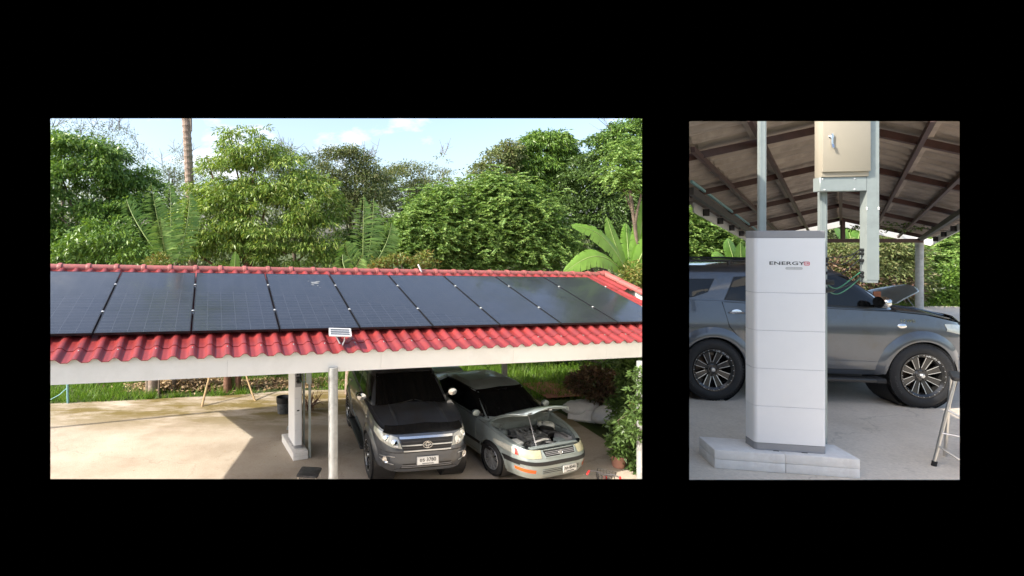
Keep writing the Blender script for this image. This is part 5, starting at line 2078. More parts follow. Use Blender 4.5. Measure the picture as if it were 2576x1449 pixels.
def plate(parent, Mx, wd, ht, main, sub, lab=None):
    pr = bpy.data.objects.new('number_plate', None)
    b = MB(); b.prism(rrect(wd, ht, 0.012, 3), -0.008, 0.002, Mx)
    o = b.build('number_plate', M['plate'], parent)
    me = text_mesh(main, ht * 0.62, 0.001, font_scale=(0.98, 1), spacing=1.02, bold=0.0012)
    me.materials.append(M['ink'])
    me.transform(Mx @ Matrix.Translation((0, ht * 0.11, 0.0035)))
    link('lettering', me, None, o)
    me = text_mesh(sub, ht * 0.22, 0.001, bold=0.0005)
    me.materials.append(M['ink'])
    me.transform(Mx @ Matrix.Translation((0, -ht * 0.32, 0.0035)))
    link('lettering', me, None, o)
    b = MB()
    out, inn = rrect(wd - 0.008, ht - 0.008, 0.010, 3), rrect(wd - 0.014, ht - 0.014, 0.008, 3)
    n = len(out)
    b.add([(x, y, 0.0032) for x, y in out] + [(x, y, 0.0032) for x, y in inn], [(k, (k + 1) % n, n + (k + 1) % n, n + k) for k in range(n)], 0, Mx)
    b.build('border', M['ink'], o)
    return o


ROWS = [0, .03, .07, .12, .17, .22, .27, .32, .37, .42, .47, .52, .57, .62, .67, .72, .77, .82, .87, .91, .95, .98, 1.0]


def make_suv(label, loc, rotz, scale, group=None):
    car = thing('suv', label, 'suv', loc, rotz, group, scale)
    AX, AZ, RT = 1.375, 0.415, 0.415
    lo = Shell([(.3, 2.12), (.45, 2.22), (.6, 2.28), (.8, 2.285), (.95, 2.25), (1.08, 2.14), (1.3, 2.02)],
               [(.4, -2.26), (.6, -2.37), (.9, -2.36), (1.4, -2.29)],
               [(.38, .84), (.5, .885), (.7, .905), (.9, .915), (1.02, .918), (1.1, .905), (1.25, .872), (1.4, .835)], (5.2, 6.0),
               [(-2.3, .52), (-1.9, .48), (-0.95, .40), (0.95, .40), (1.8, .40), (2.3, .40)],
               [(-2.3, 1.38), (-1.0, 1.345), (0.2, 1.29), (1.0, 1.255), (1.6, 1.20), (2.05, 1.10), (2.3, 1.05)])
    RA_ = 0.462
    body = link('body', lo.band(ROWS, [(AX, AZ, RA_), (-AX, AZ, RA_)]), M['suv'], car)
    crown = lambda x: 0.055 if x > 0 else 0.02
    deck_mesh(lo, crown, -2.25, 2.04, 6).build('deck', M['suv'], body, 40)
    hx = list(np.linspace(1.12, 2.02, 16))
    hd = deck_mesh(lo, crown, 0, 0, 8, 0.014, 0.055, 0.02, xs=hx).build('hood', M['suv'], car, 40)
    # raised shoulders of the hood and the dark deflector along its lip
    for sg in (-1, 1):
        b = MB()
        b.tube([(x, sg * 0.46, lo.zt(x) + 0.052) for x in hx[1:]], [0.02 + 0.02 * math.sin(k / 14 * PI) for k in range(15)], 8, flat=0.5)
        b.build('hood_ridge', M['suv'], hd, 50)
    df = patch([(-.74, 1.06), (0, 1.075), (.74, 1.06)], [(-.70, 1.16), (0, 1.19), (.70, 1.16)], lambda y, z: Vector((lo.face(y, 1.06).x - (z - 1.06) * 1.3 + 0.02, y, z)), 0.012, 24, 4, None, 0.01)
    dfo = df.build('hood_deflector', pmat('smoked_deflector', (0.01, 0.01, 0.01), 0.12, var=0.1), hd, 40)
    me = text_mesh('FORTUNER', 0.05, 0.001, spacing=1.3, bold=0.0006); me.materials.append(M['alloy'])
    pm = Vector((lo.face(0, 1.06).x - 0.085, 0.0, 1.142))
    me.transform(face_frame(pm, (0.62, 0, 0.78)))
    link('lettering', me, None, dfo)
    # greenhouse
    gh = Shell([(1.20, 1.30), (1.26, 1.22), (1.70, .64), (1.78, .48), (1.83, .22)], [(1.2, -2.27), (1.4, -2.26), (1.70, -2.14), (1.78, -2.06), (1.83, -1.9)],
               [(1.2, .845), (1.3, .835), (1.5, .775), (1.68, .712), (1.76, .672), (1.81, .60), (1.83, .54)], (6.5, 7.0), lambda x: 1.20, lambda x: 1.83)
    link('cabin', gh.band([0, .1, .2, .3, .4, .5, .6, .7, .78, .84, .89, .93, .965, 1.0], (), 0.03), M['suv'], body)
    b = MB()
    rows = []
    for xi in np.linspace(-1, 1, 30):
        e = gh.eta(xi)
        rows.append([gh.pt(xi, e * t, 1.83) + Vector((0, 0, 0.03 * (1 - t * t) * (1 - xi ** 4))) for t in np.linspace(-1, 1, 11)])
    b.grid(rows, flip=True)
    b.build('roof', M['suv'], body, 50)
    gs = lambda sg: (lambda x, z: gh.side(x, z, sg))
    ls = lambda sg: (lambda x, z: lo.side(x, z, sg))
    gf = lambda y, z: gh.face(y, z, True)
    gr = lambda y, z: gh.face(y, z, False)
    lf = lambda y, z: lo.face(y, z, True)
    patch([(-.72, 1.265), (0, 1.25), (.72, 1.265)], [(-.60, 1.735), (0, 1.745), (.60, 1.735)], gf, 0.004, 16, 8).build('windscreen', M['glass'], car, 60)
    patch([(-.70, 1.36), (.70, 1.36)], [(-.56, 1.72), (.56, 1.72)], gr, 0.004, 10, 5).build('rear_window', M['glass'], car, 60)
    b = MB()
    for sg in (-1, 1):
        b.beam(lf(0, 1.06) * 0 + Vector((1.245, sg * 0.35, 1.29)), Vector((1.14, sg * 0.02 + 0.05, 1.345)), 0.02, 0.012)
    b.build('wipers', M['black'], car)
    for sg in (-1, 1):
        ev, eg = ls(sg), gs(sg)
        # doors, proud of a dark rubber underlay so that the shut lines read
        archR = [(-AX + math.cos(rad(a)) * 0.60, AZ + math.sin(rad(a)) * 0.60) for a in (0, 12, 24, 36, 48, 60, 68)]
        fdoor = ([(-.16, .47), (.84, .47)], [(-.16, 1.285), (.96, 1.245)])
        rdoor = ([(-1.155, 1.02), (-1.08, .93), (-.98, .83), (-.88, .70), (-.80, .56), (-.775, .47), (-.17, .47)], [(-1.22, 1.34), (-.17, 1.292)])
        for nm, (bt, tp) in (('front_door', fdoor), ('rear_door', rdoor)):
            patch(bt, tp, ev, 0.0045, 22, 12, None, 0.004).build(nm, M['suv'], car, 50)
            g = 0.010
            u = MB()
            loop = fine(bt, 18) + fine(tp[::-1], 18)
            loop = loop + loop[:1]
            ribbon(loop, ev, 0.001, 0.0055, u)
            u.build('shut_line', M['seamdark'], body)
        # lower door moulding
        patch([(-.70, .545), (.78, .53)], [(-.72, .60), (.80, .585)], ev, 0.016, 16, 3, None, 0.012).build('door_moulding', M['suv'], car, 50)
        # side glass with black frames
        fw = ([(-.10, 1.325), (1.0, 1.29)], [(-.16, 1.69), (.48, 1.705), (.60, 1.675)])
        rw = ([(-1.16, 1.375), (-.20, 1.33)], [(-.98, 1.665), (-.24, 1.70)])
        qw = ([(-2.16, 1.415), (-1.62, 1.40), (-1.40, 1.47)], [(-2.10, 1.60), (-1.72, 1.635), (-1.28, 1.64)])
        for nm, (bt, tp) in (('front_side_window', fw), ('rear_side_window', rw), ('quarter_window', qw)):
            cxm = sum(p[0] for p in bt + tp) / len(bt + tp)
            czm = sum(p[1] for p in bt + tp) / len(bt + tp)
            big = [[(cxm + (p[0] - cxm) * 1.04, czm + (p[1] - czm) * 1.09) for p in q] for q in (bt, tp)]
            fr = patch(big[0], big[1], eg, 0.0025, 14, 6).build('window_frame', M['black'], car, 60)
            patch(bt, tp, eg, 0.0055, 14, 6).build(nm, M['glass'], fr, 60)
        # handles
        for hx_, hz_ in ((-1.04, 1.20), (-.02, 1.17)):
            c = ev(hx_, hz_)
            b = MB()
            b.tube([(hx_ - .10, c.y + sg * 0.012, hz_), (hx_ - .06, c.y + sg * 0.035, hz_ + .004), (hx_ + .05, c.y + sg * 0.037, hz_ + .002), (hx_ + .10, c.y + sg * 0.014, hz_ - .004)], 0.016, 8, flat=0.7)
            b.lathe([(0.0, .004), (.042, .004), (.05, 0)], 14, Matrix.Translation((hx_, c.y + sg * .003, hz_)) @ Matrix.Rotation(-sg * PI / 2, 4, 'X') @ Matrix.Diagonal((1.5, .9, 1, 1)))
            b.build('door_handle', M['chrome'], car, 50)
        # mirror
        c = eg(.84, 1.33)
        b = MB()
        pts = []
        mp = Vector((.84, c.y + sg * .15, 1.375))
        b.lathe([(0.0, -.055), (.045, -.05), (.070, -.02), (.076, .01), (.068, .04), (.0, .055)], 18, Matrix.Translation(mp) @ Matrix.Rotation(PI / 2, 4, 'Y') @ Matrix.Diagonal((1.0, 1.35, 1.0, 1)))
        mo = b.build('side_mirror', M['chrome'], car, 60)
        b = MB(); b.beam(c + Vector((0.02, 0, -.02)), mp + Vector((0, -sg * .06, -.03)), .05, .03); b.build('mirror_arm', M['black'], mo)
        b = MB(); b.lathe([(.075, 0), (0, .004)], 18, Matrix.Translation(mp + Vector((-.060, 0, 0))) @ Matrix.Rotation(-PI / 2, 4, 'Y') @ Matrix.Diagonal((1.0, 1.35, 1.0, 1))); b.build('mirror_glass', M['glass'], mo)
        # flares, liners, running board
        for ax in (AX, -AX):
            arc_flare(lo, ax, AZ, RA_ - .012, RA_ + .125, .045, sg, -8, 188, .42).build('wheel_arch_flare', M['suv'], car, 60)
            b = MB()
            y0 = lo.side(ax, .8, sg).y
            b.lathe([(RA_, 0), (RA_, .42), (0.1, .42)], 28, Matrix.Translation((ax, y0 - sg * .01, AZ)) @ Matrix.Rotation(sg * PI / 2, 4, 'X'))
            b.build('wheel_well', M['black'], body, 50)
        b = MB()
        b.box((-.02, sg * .90, .345), (1.66, .17, .055))
        rb_ = b.build('running_board', M['black'], car); bevelled(rb_, .016, 3)
        for xx in (.80, -.84):
            b = MB(); b.box((xx, sg * .90, .345), (.14, .176, .066)); o = b.build('board_end', M['rubber'], rb_); bevelled(o, .02, 3)
        # roof rail
        b = MB()
        b.tube([(.24, sg * .585, 1.83), (.14, sg * .59, 1.885), (-.5, sg * .595, 1.90), (-1.5, sg * .585, 1.90), (-1.86, sg * .58, 1.885), (-1.95, sg * .575, 1.835)], .018, 8)
        b.tube([(-1.0, sg * .59, 1.83), (-1.0, sg * .59, 1.90)], .02, 6)
        b.build('roof_rail', M['black'], car, 50)
        # fender badge and repeater
        c = ev(1.12, 1.06)
        b = MB(); b.lathe([(0, .012), (.03, .010), (.042, 0)], 12, Matrix.Translation(c) @ Matrix.Rotation(-sg * PI / 2, 4, 'X') @ Matrix.Diagonal((1.45, .8, 1, 1)))
        b.build('side_repeater', M['chrome'], car, 50)
        me = text_mesh('2.7 VVTi', .055, .002, bold=.0008); me.materials.append(M['chrome'])
        c = ev(1.20, 1.125)
        me.transform(Matrix.Translation(c + Vector((0, sg * .003, 0))) @ Matrix(((sg * -1, 0, 0, 0), (0, 0, sg * 1, 0), (0, 1, 0, 0), (0, 0, 0, 1))))
        link('lettering', me, None, car)
        # lamps
        hl = patch([(sg * .455, .845), (sg * .62, .86), (sg * .80, .93), (sg * .865, 1.0)], [(sg * .52, 1.015), (sg * .66, 1.045), (sg * .79, 1.075), (sg * .845, 1.09)], lf, .006, 18, 8, None, .004).build('headlight', M['lamp'], car, 50)
        for (yy, zz, r) in ((.575, .935, .062), (.70, .985, .06), (.55, .885, .03)):
            p = lf(sg * yy, zz)
            n = Vector((.9, sg * .3, .3)).normalized()
            b = MB(); b.lathe([(r, 0), (r * 1.02, .008), (r * .9, .010), (r * .82, -.002), (r * .3, .004), (0, .006)], 20, face_frame(p + n * .009, n)); b.build('lamp_bowl', M['lampin'], hl, 50)
            b = MB(); b.lathe([(r * .98, .004), (r * 1.08, .006), (r * 1.08, 0)], 20, face_frame(p + n * .009, n)); b.build('bezel', M['greycap'], hl, 50)
        b = MB(); p = lf(sg * .72, .625); n = Vector((.85, sg * .4, .0)).normalized()
        b.lathe([(.062, .0), (.06, .014), (.048, .012), (.040, .004), (0, .010)], 20, face_frame(p + n * .004, n)); b.build('fog_lamp', M['chrome'], car, 50)
        patch([(sg * .60, .565), (sg * .82, .60)], [(sg * .57, .695), (sg * .80, .70)], lf, .0025, 8, 4).build('fog_recess', M['suv'], car, 50)
        u = MB(); ribbon(fine([(sg * .58, .70), (sg * .68, .70), (sg * .80, .655)], 8), lf, .006, .007, u); ribbon(fine([(sg * .60, .56), (sg * .70, .565), (sg * .80, .60)], 8), lf, .006, .006, u)
        tag(u.build('fog_trim', M['alloy'], car, 50), kind='stuff')
        patch([(sg * .62, .95), (sg * .80, .95)], [(sg * .60, 1.22), (sg * .78, 1.22)], lambda y, z: lo.face(y, z, False), .006, 6, 5).build('tail_lamp', M['redlens'], car, 50)
        for ax, st in ((AX, 0.0), (-AX, 0.0)):
            yw = .80
            wheel(car, (ax, sg * yw, RT), sg, RT, .265, .292, 'suv', st, letters=(sg < 0))
    # nose: grille, chrome, bumper openings, plate
    patch([(-.43, .80), (0, .785), (.43, .80)], [(-.485, 1.0), (0, 1.01), (.485, 1.0)], lf, .003, 20, 6).build('grille', M['black'], car, 50)
    for z0_, z1_, nm, mm in ((.985, 1.018, 'grille_top_bar', 'chrome'), (.885, .903, 'grille_bar', 'alloy'), (.795, .812, 'grille_lower_bar', 'alloy')):
        k = (z0_ - .8) * .3
        patch([(-.43 - k, z0_), (0, z0_), (.43 + k, z0_)], [(-.435 - k, z1_), (0, z1_), (.435 + k, z1_)], lf, .022, 20, 2, None, .02).build(nm, M[mm], car, 50)
    for zz in (.845, .945):
        patch([(-.43, zz), (.43, zz)], [(-.43, zz + .008), (.43, zz + .008)], lf, .008, 16, 1, None, .006).build('grille_slat', M['greysteel'], car)
    b = MB(); Me = face_frame(lf(0, .905) + Vector((.03, 0, 0)), (1, 0, .08))
    emblem(b, Me, .085)
    b.build('emblem', M['chrome'], car, 60)
    b = MB(); b.lathe([(.0, -.006), (.075, -.006), (.085, -.014)], 24, Me @ Matrix.Diagonal((1, .68, 1, 1))); b.build('emblem_back', M['black'], car)
    patch([(-.50, .475), (.50, .475)], [(-.44, .575), (.44, .575)], lf, .003, 16, 4).build('lower_intake', M['black'], car, 50)
    for zz in (.50, .535):
        patch([(-.46, zz), (.46, zz)], [(-.46, zz + .008), (.46, zz + .008)], lf, .008, 12, 1, None, .006).build('intake_slat', M['greycap'], car)
    u = MB(); ribbon(fine([(-.86, .76), (-.5, .775), (0, .78), (.5, .775), (.86, .76)], 24), lf, -.002, .008, u); u.build('bumper_line', M['seamdark'], body)
    u = MB(); ribbon(fine([(-.60, .40), (-.56, .47), (0, .468), (.56, .47), (.60, .40)], 24), lf, -.001, .005, u); u.build('bumper_seam', M['seamdark'], body)
    plate(car, face_frame(lf(0, .625) + Vector((.025, 0, 0)), (1, 0, .02)), .40, .145, '\u0e02\u0e18 3780', '\u0e01\u0e23\u0e38\u0e07\u0e40\u0e17\u0e1e\u0e21\u0e2b\u0e32\u0e19\u0e04\u0e23')
    # underside
    b = MB(); b.box((0, 0, .46), (3.9, 1.2, .1)); b.build('underbody', M['black'], body)
    # rear roof spoiler
    b = MB(); b.slab([[Vector((x, y, z)) for y in np.linspace(-.60, .60, 9)] for x, z in ((-1.92, 1.845), (-2.12, 1.85), (-2.26, 1.83))], (0, 0, -.03)); b.build('roof_spoiler', M['suv'], car, 50)
    return car


def make_sedan(label, loc, rotz, scale, group=None):
    car = thing('sedan', label, 'car', loc, rotz, group, scale)
    AX, AZ, RT = 1.29, .30, .305
    lo = Shell([(.18, 2.06), (.30, 2.14), (.42, 2.17), (.52, 2.165), (.62, 2.12), (.72, 2.05), (.9, 1.95)],
               [(.2, -2.18), (.4, -2.28), (.65, -2.30), (.95, -2.24)],
               [(.2, .79), (.32, .83), (.5, .847), (.66, .85), (.76, .838), (.86, .82), (.96, .79)], (4.6, 5.0),
               [(-2.3, .27), (-1.6, .22), (1.6, .20), (2.2, .20)],
               [(-2.3, .95), (-1.5, .965), (-.3, .935), (.7, .905), (1.2, .875), (1.7, .80), (2.0, .735), (2.2, .70)])
    RA_ = .345
    body = link('body', lo.band(ROWS, [(AX, AZ, RA_), (-AX, AZ, RA_)]), M['sedan'], car)
    XC, XH = 1.04, 1.99       # cowl, hood lip
    crown = lambda x: .045 if x > 0 else .02
    deck_mesh(lo, lambda x: .018, -2.2, XC, 6).build('deck', M['sedan'], body, 40)
    for sg in (-1, 1):       # fender tops beside the open bay
        b = MB()
        rows = []
        for x in np.linspace(XC, 1.90, 22):
            zx = lo.zt(x * 2.25 / lo.xf(.74))
            y = lo.side(x, zx, sg).y
            rows.append([Vector((x, y, zx)), Vector((x, y - sg * .035, zx + .008)), Vector((x, y - sg * .085, zx + .004)), Vector((x, y - sg * .09, zx - .05)), Vector((x, y - sg * .13, zx - .25))])
        b.grid(rows, flip=sg > 0)
        b.build('fender_top', M['sedan'], body, 50)
    ls = lambda sg: (lambda x, z: lo.side(x, z, sg))
    lf = lambda y, z: lo.face(y, z, True)
    gh = Shell([(.86, 1.14), (.92, 1.07), (1.27, .50), (1.34, .34), (1.385, .1)], [(.86, -1.72), (.96, -1.56), (1.28, -.92), (1.345, -.76), (1.385, -.6)],
               [(.86, .775), (.95, .755), (1.15, .675), (1.28, .615), (1.34, .57), (1.385, .48)], (6.0, 5.5), lambda x: .86, lambda x: 1.385)
    link('cabin', gh.band([0, .1, .2, .3, .4, .5, .6, .7, .78, .84, .89, .93, .965, 1.0], (), .03), M['sedan'], body)
    b = MB()
    rows = []
    for xi in np.linspace(-1, 1, 24):
        e = gh.eta(xi)
        rows.append([gh.pt(xi, e * t, 1.385) + Vector((0, 0, .022 * (1 - t * t) * (1 - xi ** 4))) for t in np.linspace(-1, 1, 9)])
    b.grid(rows, flip=True)
    b.build('roof', M['sedan'], body, 50)
    gf = lambda y, z: gh.face(y, z, True)
    gr = lambda y, z: gh.face(y, z, False)
    patch([(-.66, .95), (0, .935), (.66, .95)], [(-.555, 1.30), (0, 1.315), (.555, 1.30)], gf, .004, 16, 8).build('windscreen', M['glass'], car, 60)
    patch([(-.60, .99), (.60, .99)], [(-.50, 1.29), (.50, 1.29)], gr, .004, 12, 6).build('rear_window', M['glass'], car, 60)
    for sg in (-1, 1):
        ev = ls(sg)
        eg = lambda x, z, sg=sg: gh.side(x, z, sg)
        fdoor = ([(-.18, .28), (.86, .28)], [(-.18, .93), (.80, .90)])
        rdoor = ([(-1.02, .66), (-.93, .52), (-.90, .38), (-.88, .28), (-.195, .28)], [(-1.10, .945), (-.195, .93)])
        for nm, (bt, tp) in (('front_door', fdoor), ('rear_door', rdoor)):
            patch(bt, tp, ev, .0035, 18, 10, None, .003).build(nm, M['sedan'], car, 50)
            u = MB(); loop = fine(bt, 16) + fine(tp[::-1], 16); ribbon(loop + loop[:1], ev, .001, .0045, u); u.build('shut_line', M['seamdark'], body)
        patch([(-2.0, .44), (1.93, .44)], [(-2.0, .495), (1.93, .495)], ev, .010, 40, 2, None, .008).build('rub_strip', M['black'], car, 50)
        glass = ([(-1.36, .985), (-.9, .965), (.92, .935)], [(-.90, 1.275), (-.3, 1.315), (.24, 1.305), (.44, 1.27)])
        big = ([(-1.43, .965), (-.9, .948), (.99, .918)], [(-.94, 1.295), (-.3, 1.332), (.24, 1.322), (.48, 1.285)])
        fr = patch(big[0], big[1], eg, .0025, 24, 6).build('window_frame', M['black'], car, 60)
        patch(glass[0], glass[1], eg, .0055, 24, 6).build('side_window', M['glass'], fr, 60)
        for hx_, hz_ in ((-.95, .80), (-.02, .79)):
            c = ev(hx_, hz_); b = MB(); b.box((hx_, c.y + sg * .006, hz_), (.17, .02, .035)); o = b.build('door_handle', M['black'], car); bevelled(o, .006, 2)
        c = eg(.84, .96)
        b = MB(); mp = Vector((.80, c.y + sg * .13, 1.0))
        b.lathe([(0, -.05), (.045, -.045), (.066, 0), (.06, .035), (0, .05)], 16, Matrix.Translation(mp) @ Matrix.Rotation(PI / 2, 4, 'Y') @ Matrix.Diagonal((1, 1.35, 1, 1)))
        mo = b.build('side_mirror', M['sedan'], car, 60)
        b = MB(); b.beam(c + Vector((.02, 0, 0)), mp + Vector((0, -sg * .05, -.02)), .05, .03); b.build('mirror_arm', M['black'], mo)
        for ax in (AX, -AX):
            arc_flare(lo, ax, AZ, RA_ - .008, RA_ + .05, .014, sg, -8, 188, .23).build('wheel_arch_lip', M['sedan'], car, 60)
            b = MB(); y0 = lo.side(ax, .6, sg).y
            b.lathe([(RA_, 0), (RA_, .32), (.1, .32)], 24, Matrix.Translation((ax, y0 - sg * .01, AZ)) @ Matrix.Rotation(sg * PI / 2, 4, 'X'))
            b.build('wheel_well', M['black'], body, 50)
            wheel(car, (ax, sg * .735, RT), sg, RT, .20, .205, 'sedan')
        # lamps
        patch([(sg * .40, .585), (sg * .60, .575), (sg * .69, .59)], [(sg * .37, .70), (sg * .58, .70), (sg * .675, .705)], lf, .010, 12, 5, None, .008).build('headlight', M['lampold'], car, 50)
        cl = patch([(sg * .70, .595), (sg * .77, .61), (sg * .825, .64)], [(sg * .685, .705), (sg * .76, .71), (sg * .815, .715)], lf, .010, 8, 4, None, .008).build('corner_lamp', M['lamp'], car, 50)
        patch([(sg * .70, .60), (sg * .725, .60)], [(sg * .69, .70), (sg * .712, .70)], lf, .0125, 3, 3).build('reflector', M['redlens'], cl, 50)
        patch([(sg * .50, .325), (sg * .64, .33), (sg * .72, .345)], [(sg * .50, .385), (sg * .64, .39), (sg * .73, .395)], lf, .006, 10, 4, None, .005).build('turn_signal', M['amber'], car, 50)
        patch([(sg * .25, .66), (sg * .70, .68)], [(sg * .25, .84), (sg * .66, .84)], lambda y, z: lo.face(y, z, False), .006, 8, 4).build('tail_lamp', M['redlens'], car, 50)
    # nose
    patch([(-.37, .575), (.37, .575)], [(-.36, .70), (.36, .70)], lf, .004, 14, 4).build('nose_panel', M['sedan'], car, 50)
    gl = patch([(-.30, .60), (.30, .60)], [(-.33, .685), (.33, .685)], lf, .010, 14, 4).build('grille', M['black'], car, 50)
    for zz in (.618, .638, .658):
        patch([(-.30, zz), (.30, zz)], [(-.30, zz + .006), (.30, zz + .006)], lf, .018, 12, 1, None, .008).build('grille_slat', M['greycap'], car)
    u = MB(); lp = fine([(-.315, .592), (.315, .592)], 8) + fine([(.345, .695), (-.345, .695)], 8); ribbon(lp + lp[:1], lf, .012, .009, u); u.build('grille_surround', M['sedan'], car, 50)
    b = MB(); emblem(b, face_frame(lf(0, .643) + Vector((.024, 0, 0)), (1, 0, .1)), .045); b.build('emblem', M['chrome'], car, 60)
    patch([(-.80, .465), (0, .47), (.80, .465)], [(-.80, .525), (0, .53), (.80, .525)], lf, .012, 28, 2, None, .01).build('bumper_strip', M['black'], car, 50)
    patch([(-.38, .305), (.38, .305)], [(-.39, .405), (.39, .405)], lf, .003, 14, 4).build('lower_intake', M['black'], car, 50)
    for zz in (.318, .352, .386):
        patch([(-.39, zz), (.39, zz)], [(-.39, zz + .012), (.39, zz + .012)], lf, .012, 14, 1, None, .01).build('intake_slat', M['sedan'], car)
    plate(car, face_frame(lf(.16, .36) + Vector((.03, 0, 0)), (1, .06, .05)), .31, .12, '\u0e20\u0e04-8040', '\u0e01\u0e23\u0e38\u0e07\u0e40\u0e17\u0e1e\u0e21\u0e2b\u0e32\u0e19\u0e04\u0e23')
    b = MB(); b.box((0, 0, .27), (3.7, 1.1, .08)); b.build('underbody', M['black'], body)
    # boot spoiler
    b = MB(); b.slab([[Vector((x, y, z - .03 * abs(y / .68) ** 3)) for y in np.linspace(-.68, .68, 13)] for x, z in ((-1.98, 1.0), (-2.12, 1.045), (-2.26, 1.05))], (0, 0, -.025))
    b.build('boot_spoiler', M['sedan'], car, 50)
    # engine bay
    bay = bpy.data.objects.new('engine_bay', None); COL.objects.link(bay); bay.parent = car
    b = MB()
    b.box((1.36, 0, .36), (.98, 1.20, .04))
    b.build('bay_floor', M['black'], bay)
    b = MB(); b.box((1.045, 0, .66), (.03, 1.44, .46)); b.build('firewall', M['baymetal'], bay)
    for sg in (-1, 1):
        b = MB(); b.box((1.40, sg * .655, .555), (.74, .03, .39)); b.build('inner_wing', M['baymetal'], bay)
        b = MB(); b.lathe([(.13, .42), (.125, .74), (.10, .765), (.05, .77), (.045, .755), (0, .755)], 20, Matrix.Translation((1.20, sg * .55, 0))); b.build('strut_tower', M['tank'] if sg > 0 else M['baymetal'], bay, 40)
    b = MB(); b.box((1.955, 0, .70), (.09, 1.02, .035)); o = b.build('front_crossmember', M['sedan'], bay); bevelled(o, .008, 2)
    b = MB(); b.box((1.88, 0, .54), (.05, .66, .28)); b.build('radiator', M['black'], bay)
    b = MB(); b.box((1.45, -.02, .50), (.52, .54, .26)); o = b.build('engine_block', M['engine'], bay); bevelled(o, .03, 2)
    b = MB()
    b.box((1.46, -.04, .67), (.25, .50, .09))
    for k in range(4):
        b.tube([(1.46, -.22 + k * .12, .71), (1.46, -.22 + k * .12, .74)], .022, 8)
    o = b.build('valve_cover', M['engine'], bay)
    b = MB()
    for k in range(4):
        b.tube([(1.40, -.24 + k * .13, .66), (1.25, -.24 + k * .13, .72), (1.14, -.22 + k * .12, .66)], .028, 8)
    b.box((1.15, -.04, .66), (.10, .54, .10))
    o = b.build('intake_manifold', M['engine'], bay, 40)
    b = MB(); b.tube([(1.66, .16, .64), (1.70, -.02, .70), (1.68, -.2, .66)], .05, 10); b.box((1.66, -.04, .60), (.16, .36, .08)); b.build('exhaust_shield', M['alloy'], bay, 40)
    b = MB(); b.box((1.62, -.52, .62), (.20, .18, .20)); o = b.build('coolant_tank', M['tank'], bay); bevelled(o, .02, 2)
    b = MB(); b.box((1.66, .50, .60), (.26, .20, .20)); o = b.build('car_battery', M['greycap'], bay); bevelled(o, .01, 2)
    b = MB(); b.lathe([(.14, .0), (.15, .06), (.13, .12), (.05, .13), (0, .13)], 20, Matrix.Translation((1.36, .38, .62))); b.build('air_cleaner', M['black'], bay, 40)
    b = MB(); b.box((1.80, .28, .66), (.14, .16, .12)); o = b.build('fuse_box', M['baymetal'], bay); bevelled(o, .01, 2)
    b = MB(); b.tube([(1.12, .42, .68), (1.12, .42, .78)], .045, 10); b.build('brake_reservoir', M['tank'], bay, 40)
    hr = random.Random(5)
    u = MB()
    for k in range(22):
        p0 = Vector((hr.uniform(1.0, 1.85), hr.uniform(-.55, .55), hr.uniform(.62, .72)))
        p1 = p0 + Vector((hr.uniform(-.35, .35), hr.uniform(-.35, .35), hr.uniform(-.05, .05)))
        mid = (p0 + p1) / 2 + Vector((hr.uniform(-.1, .1), hr.uniform(-.1, .1), hr.uniform(.03, .10)))
        pts = [p0 * (1 - t) ** 2 + mid * 2 * t * (1 - t) + p1 * t * t for t in np.linspace(0, 1, 7)]
        u.tube(pts, hr.choice([.008, .012, .018]), 6)
    tag(u.build('hoses', M['black'], bay, 50), kind='stuff')
    # the raised hood: hinged at the cowl, seen from below
    rows = []
    nose = 17
    HL = XH - XC + .04
    for i in range(nose):
        t = i / (nose - 1)
        x = t * HL
        xx = XC + x
        hw = min(.735, lo.side(min(xx, 2.02), lo.zt(xx)).y - .075)
        row = []
        for k in range(-8, 9):
            v = k / 8
            row.append(Vector((x - .10 * t * t * abs(v) ** 3, hw * v, .05 * (1 - v * v) - .17 * t ** 2.2)))
        rows.append(row)
    hood = MB().slab(rows, (0, 0, -.012)).build('hood', M['sedan'], car, 50)
    Mh = Matrix.Translation((XC + .0, 0, .915)) @ Matrix.Rotation(rad(-35), 4, 'Y')
    hood.matrix_local = Mh
    inner = [[q + Vector((0.01, 0, -.022)) for q in r[1:-1]] for r in rows[1:-1]]
    MB().slab(inner, (0, 0, -.012)).build('hood_liner', M['hoodliner'], hood, 50)
    b = MB()
    b.tube([rows[k][0] + Vector((0, .03, -.03)) for k in range(1, nose - 1)] , .014, 6)
    b.tube([rows[k][-1] + Vector((0, -.03, -.03)) for k in range(1, nose - 1)], .014, 6)
    b.tube([rows[-2][k] + Vector((-.02, 0, -.03)) for k in range(1, 16)], .016, 6)
    tag(b.build('hood_rib', M['sedan'], hood, 50), kind='stuff')
    b = MB(); b.box(tuple(rows[-2][8] + Vector((-.02, 0, -.05))), (.05, .06, .04)); b.build('hood_latch', M['alloy'], hood)
    tipp = Mh @ (rows[10][5] + Vector((0, 0, -.03)))
    b = MB(); b.tube([(1.90, -.32, .70), tuple(tipp)], .007, 6); b.build('hood_prop', M['greycap'], car, 50)
    return car


def yaw_to(p0, p1):
    d = p1 - p0
    return math.atan2(d.y, d.x)


# lower yard: the SUV faces the house, the sedan beside it has its hood up
rw, fw_ = (gnd(866, 1059), gnd(940, 1199))
ow = gnd(1142, 1188)
fwd = (fw_ - rw).normalized() * 0.55 + Vector((ow.y - fw_.y, -(ow.x - fw_.x), 0)).normalized() * 0.45
ya = math.atan2(fwd.y, fwd.x)
SS = 0.98
fmid = (fw_ + ow) / 2
fd = Vector((math.cos(ya), math.sin(ya), 0))
suvA = make_suv('dark grey SUV facing the viewer beneath the red tiled carport', (0, 0, 0), ya, SS)
suvA.location = fmid - fd * (1.375 * SS) + Vector((0, 0, 0.03))
suvA.location.z = 0.040

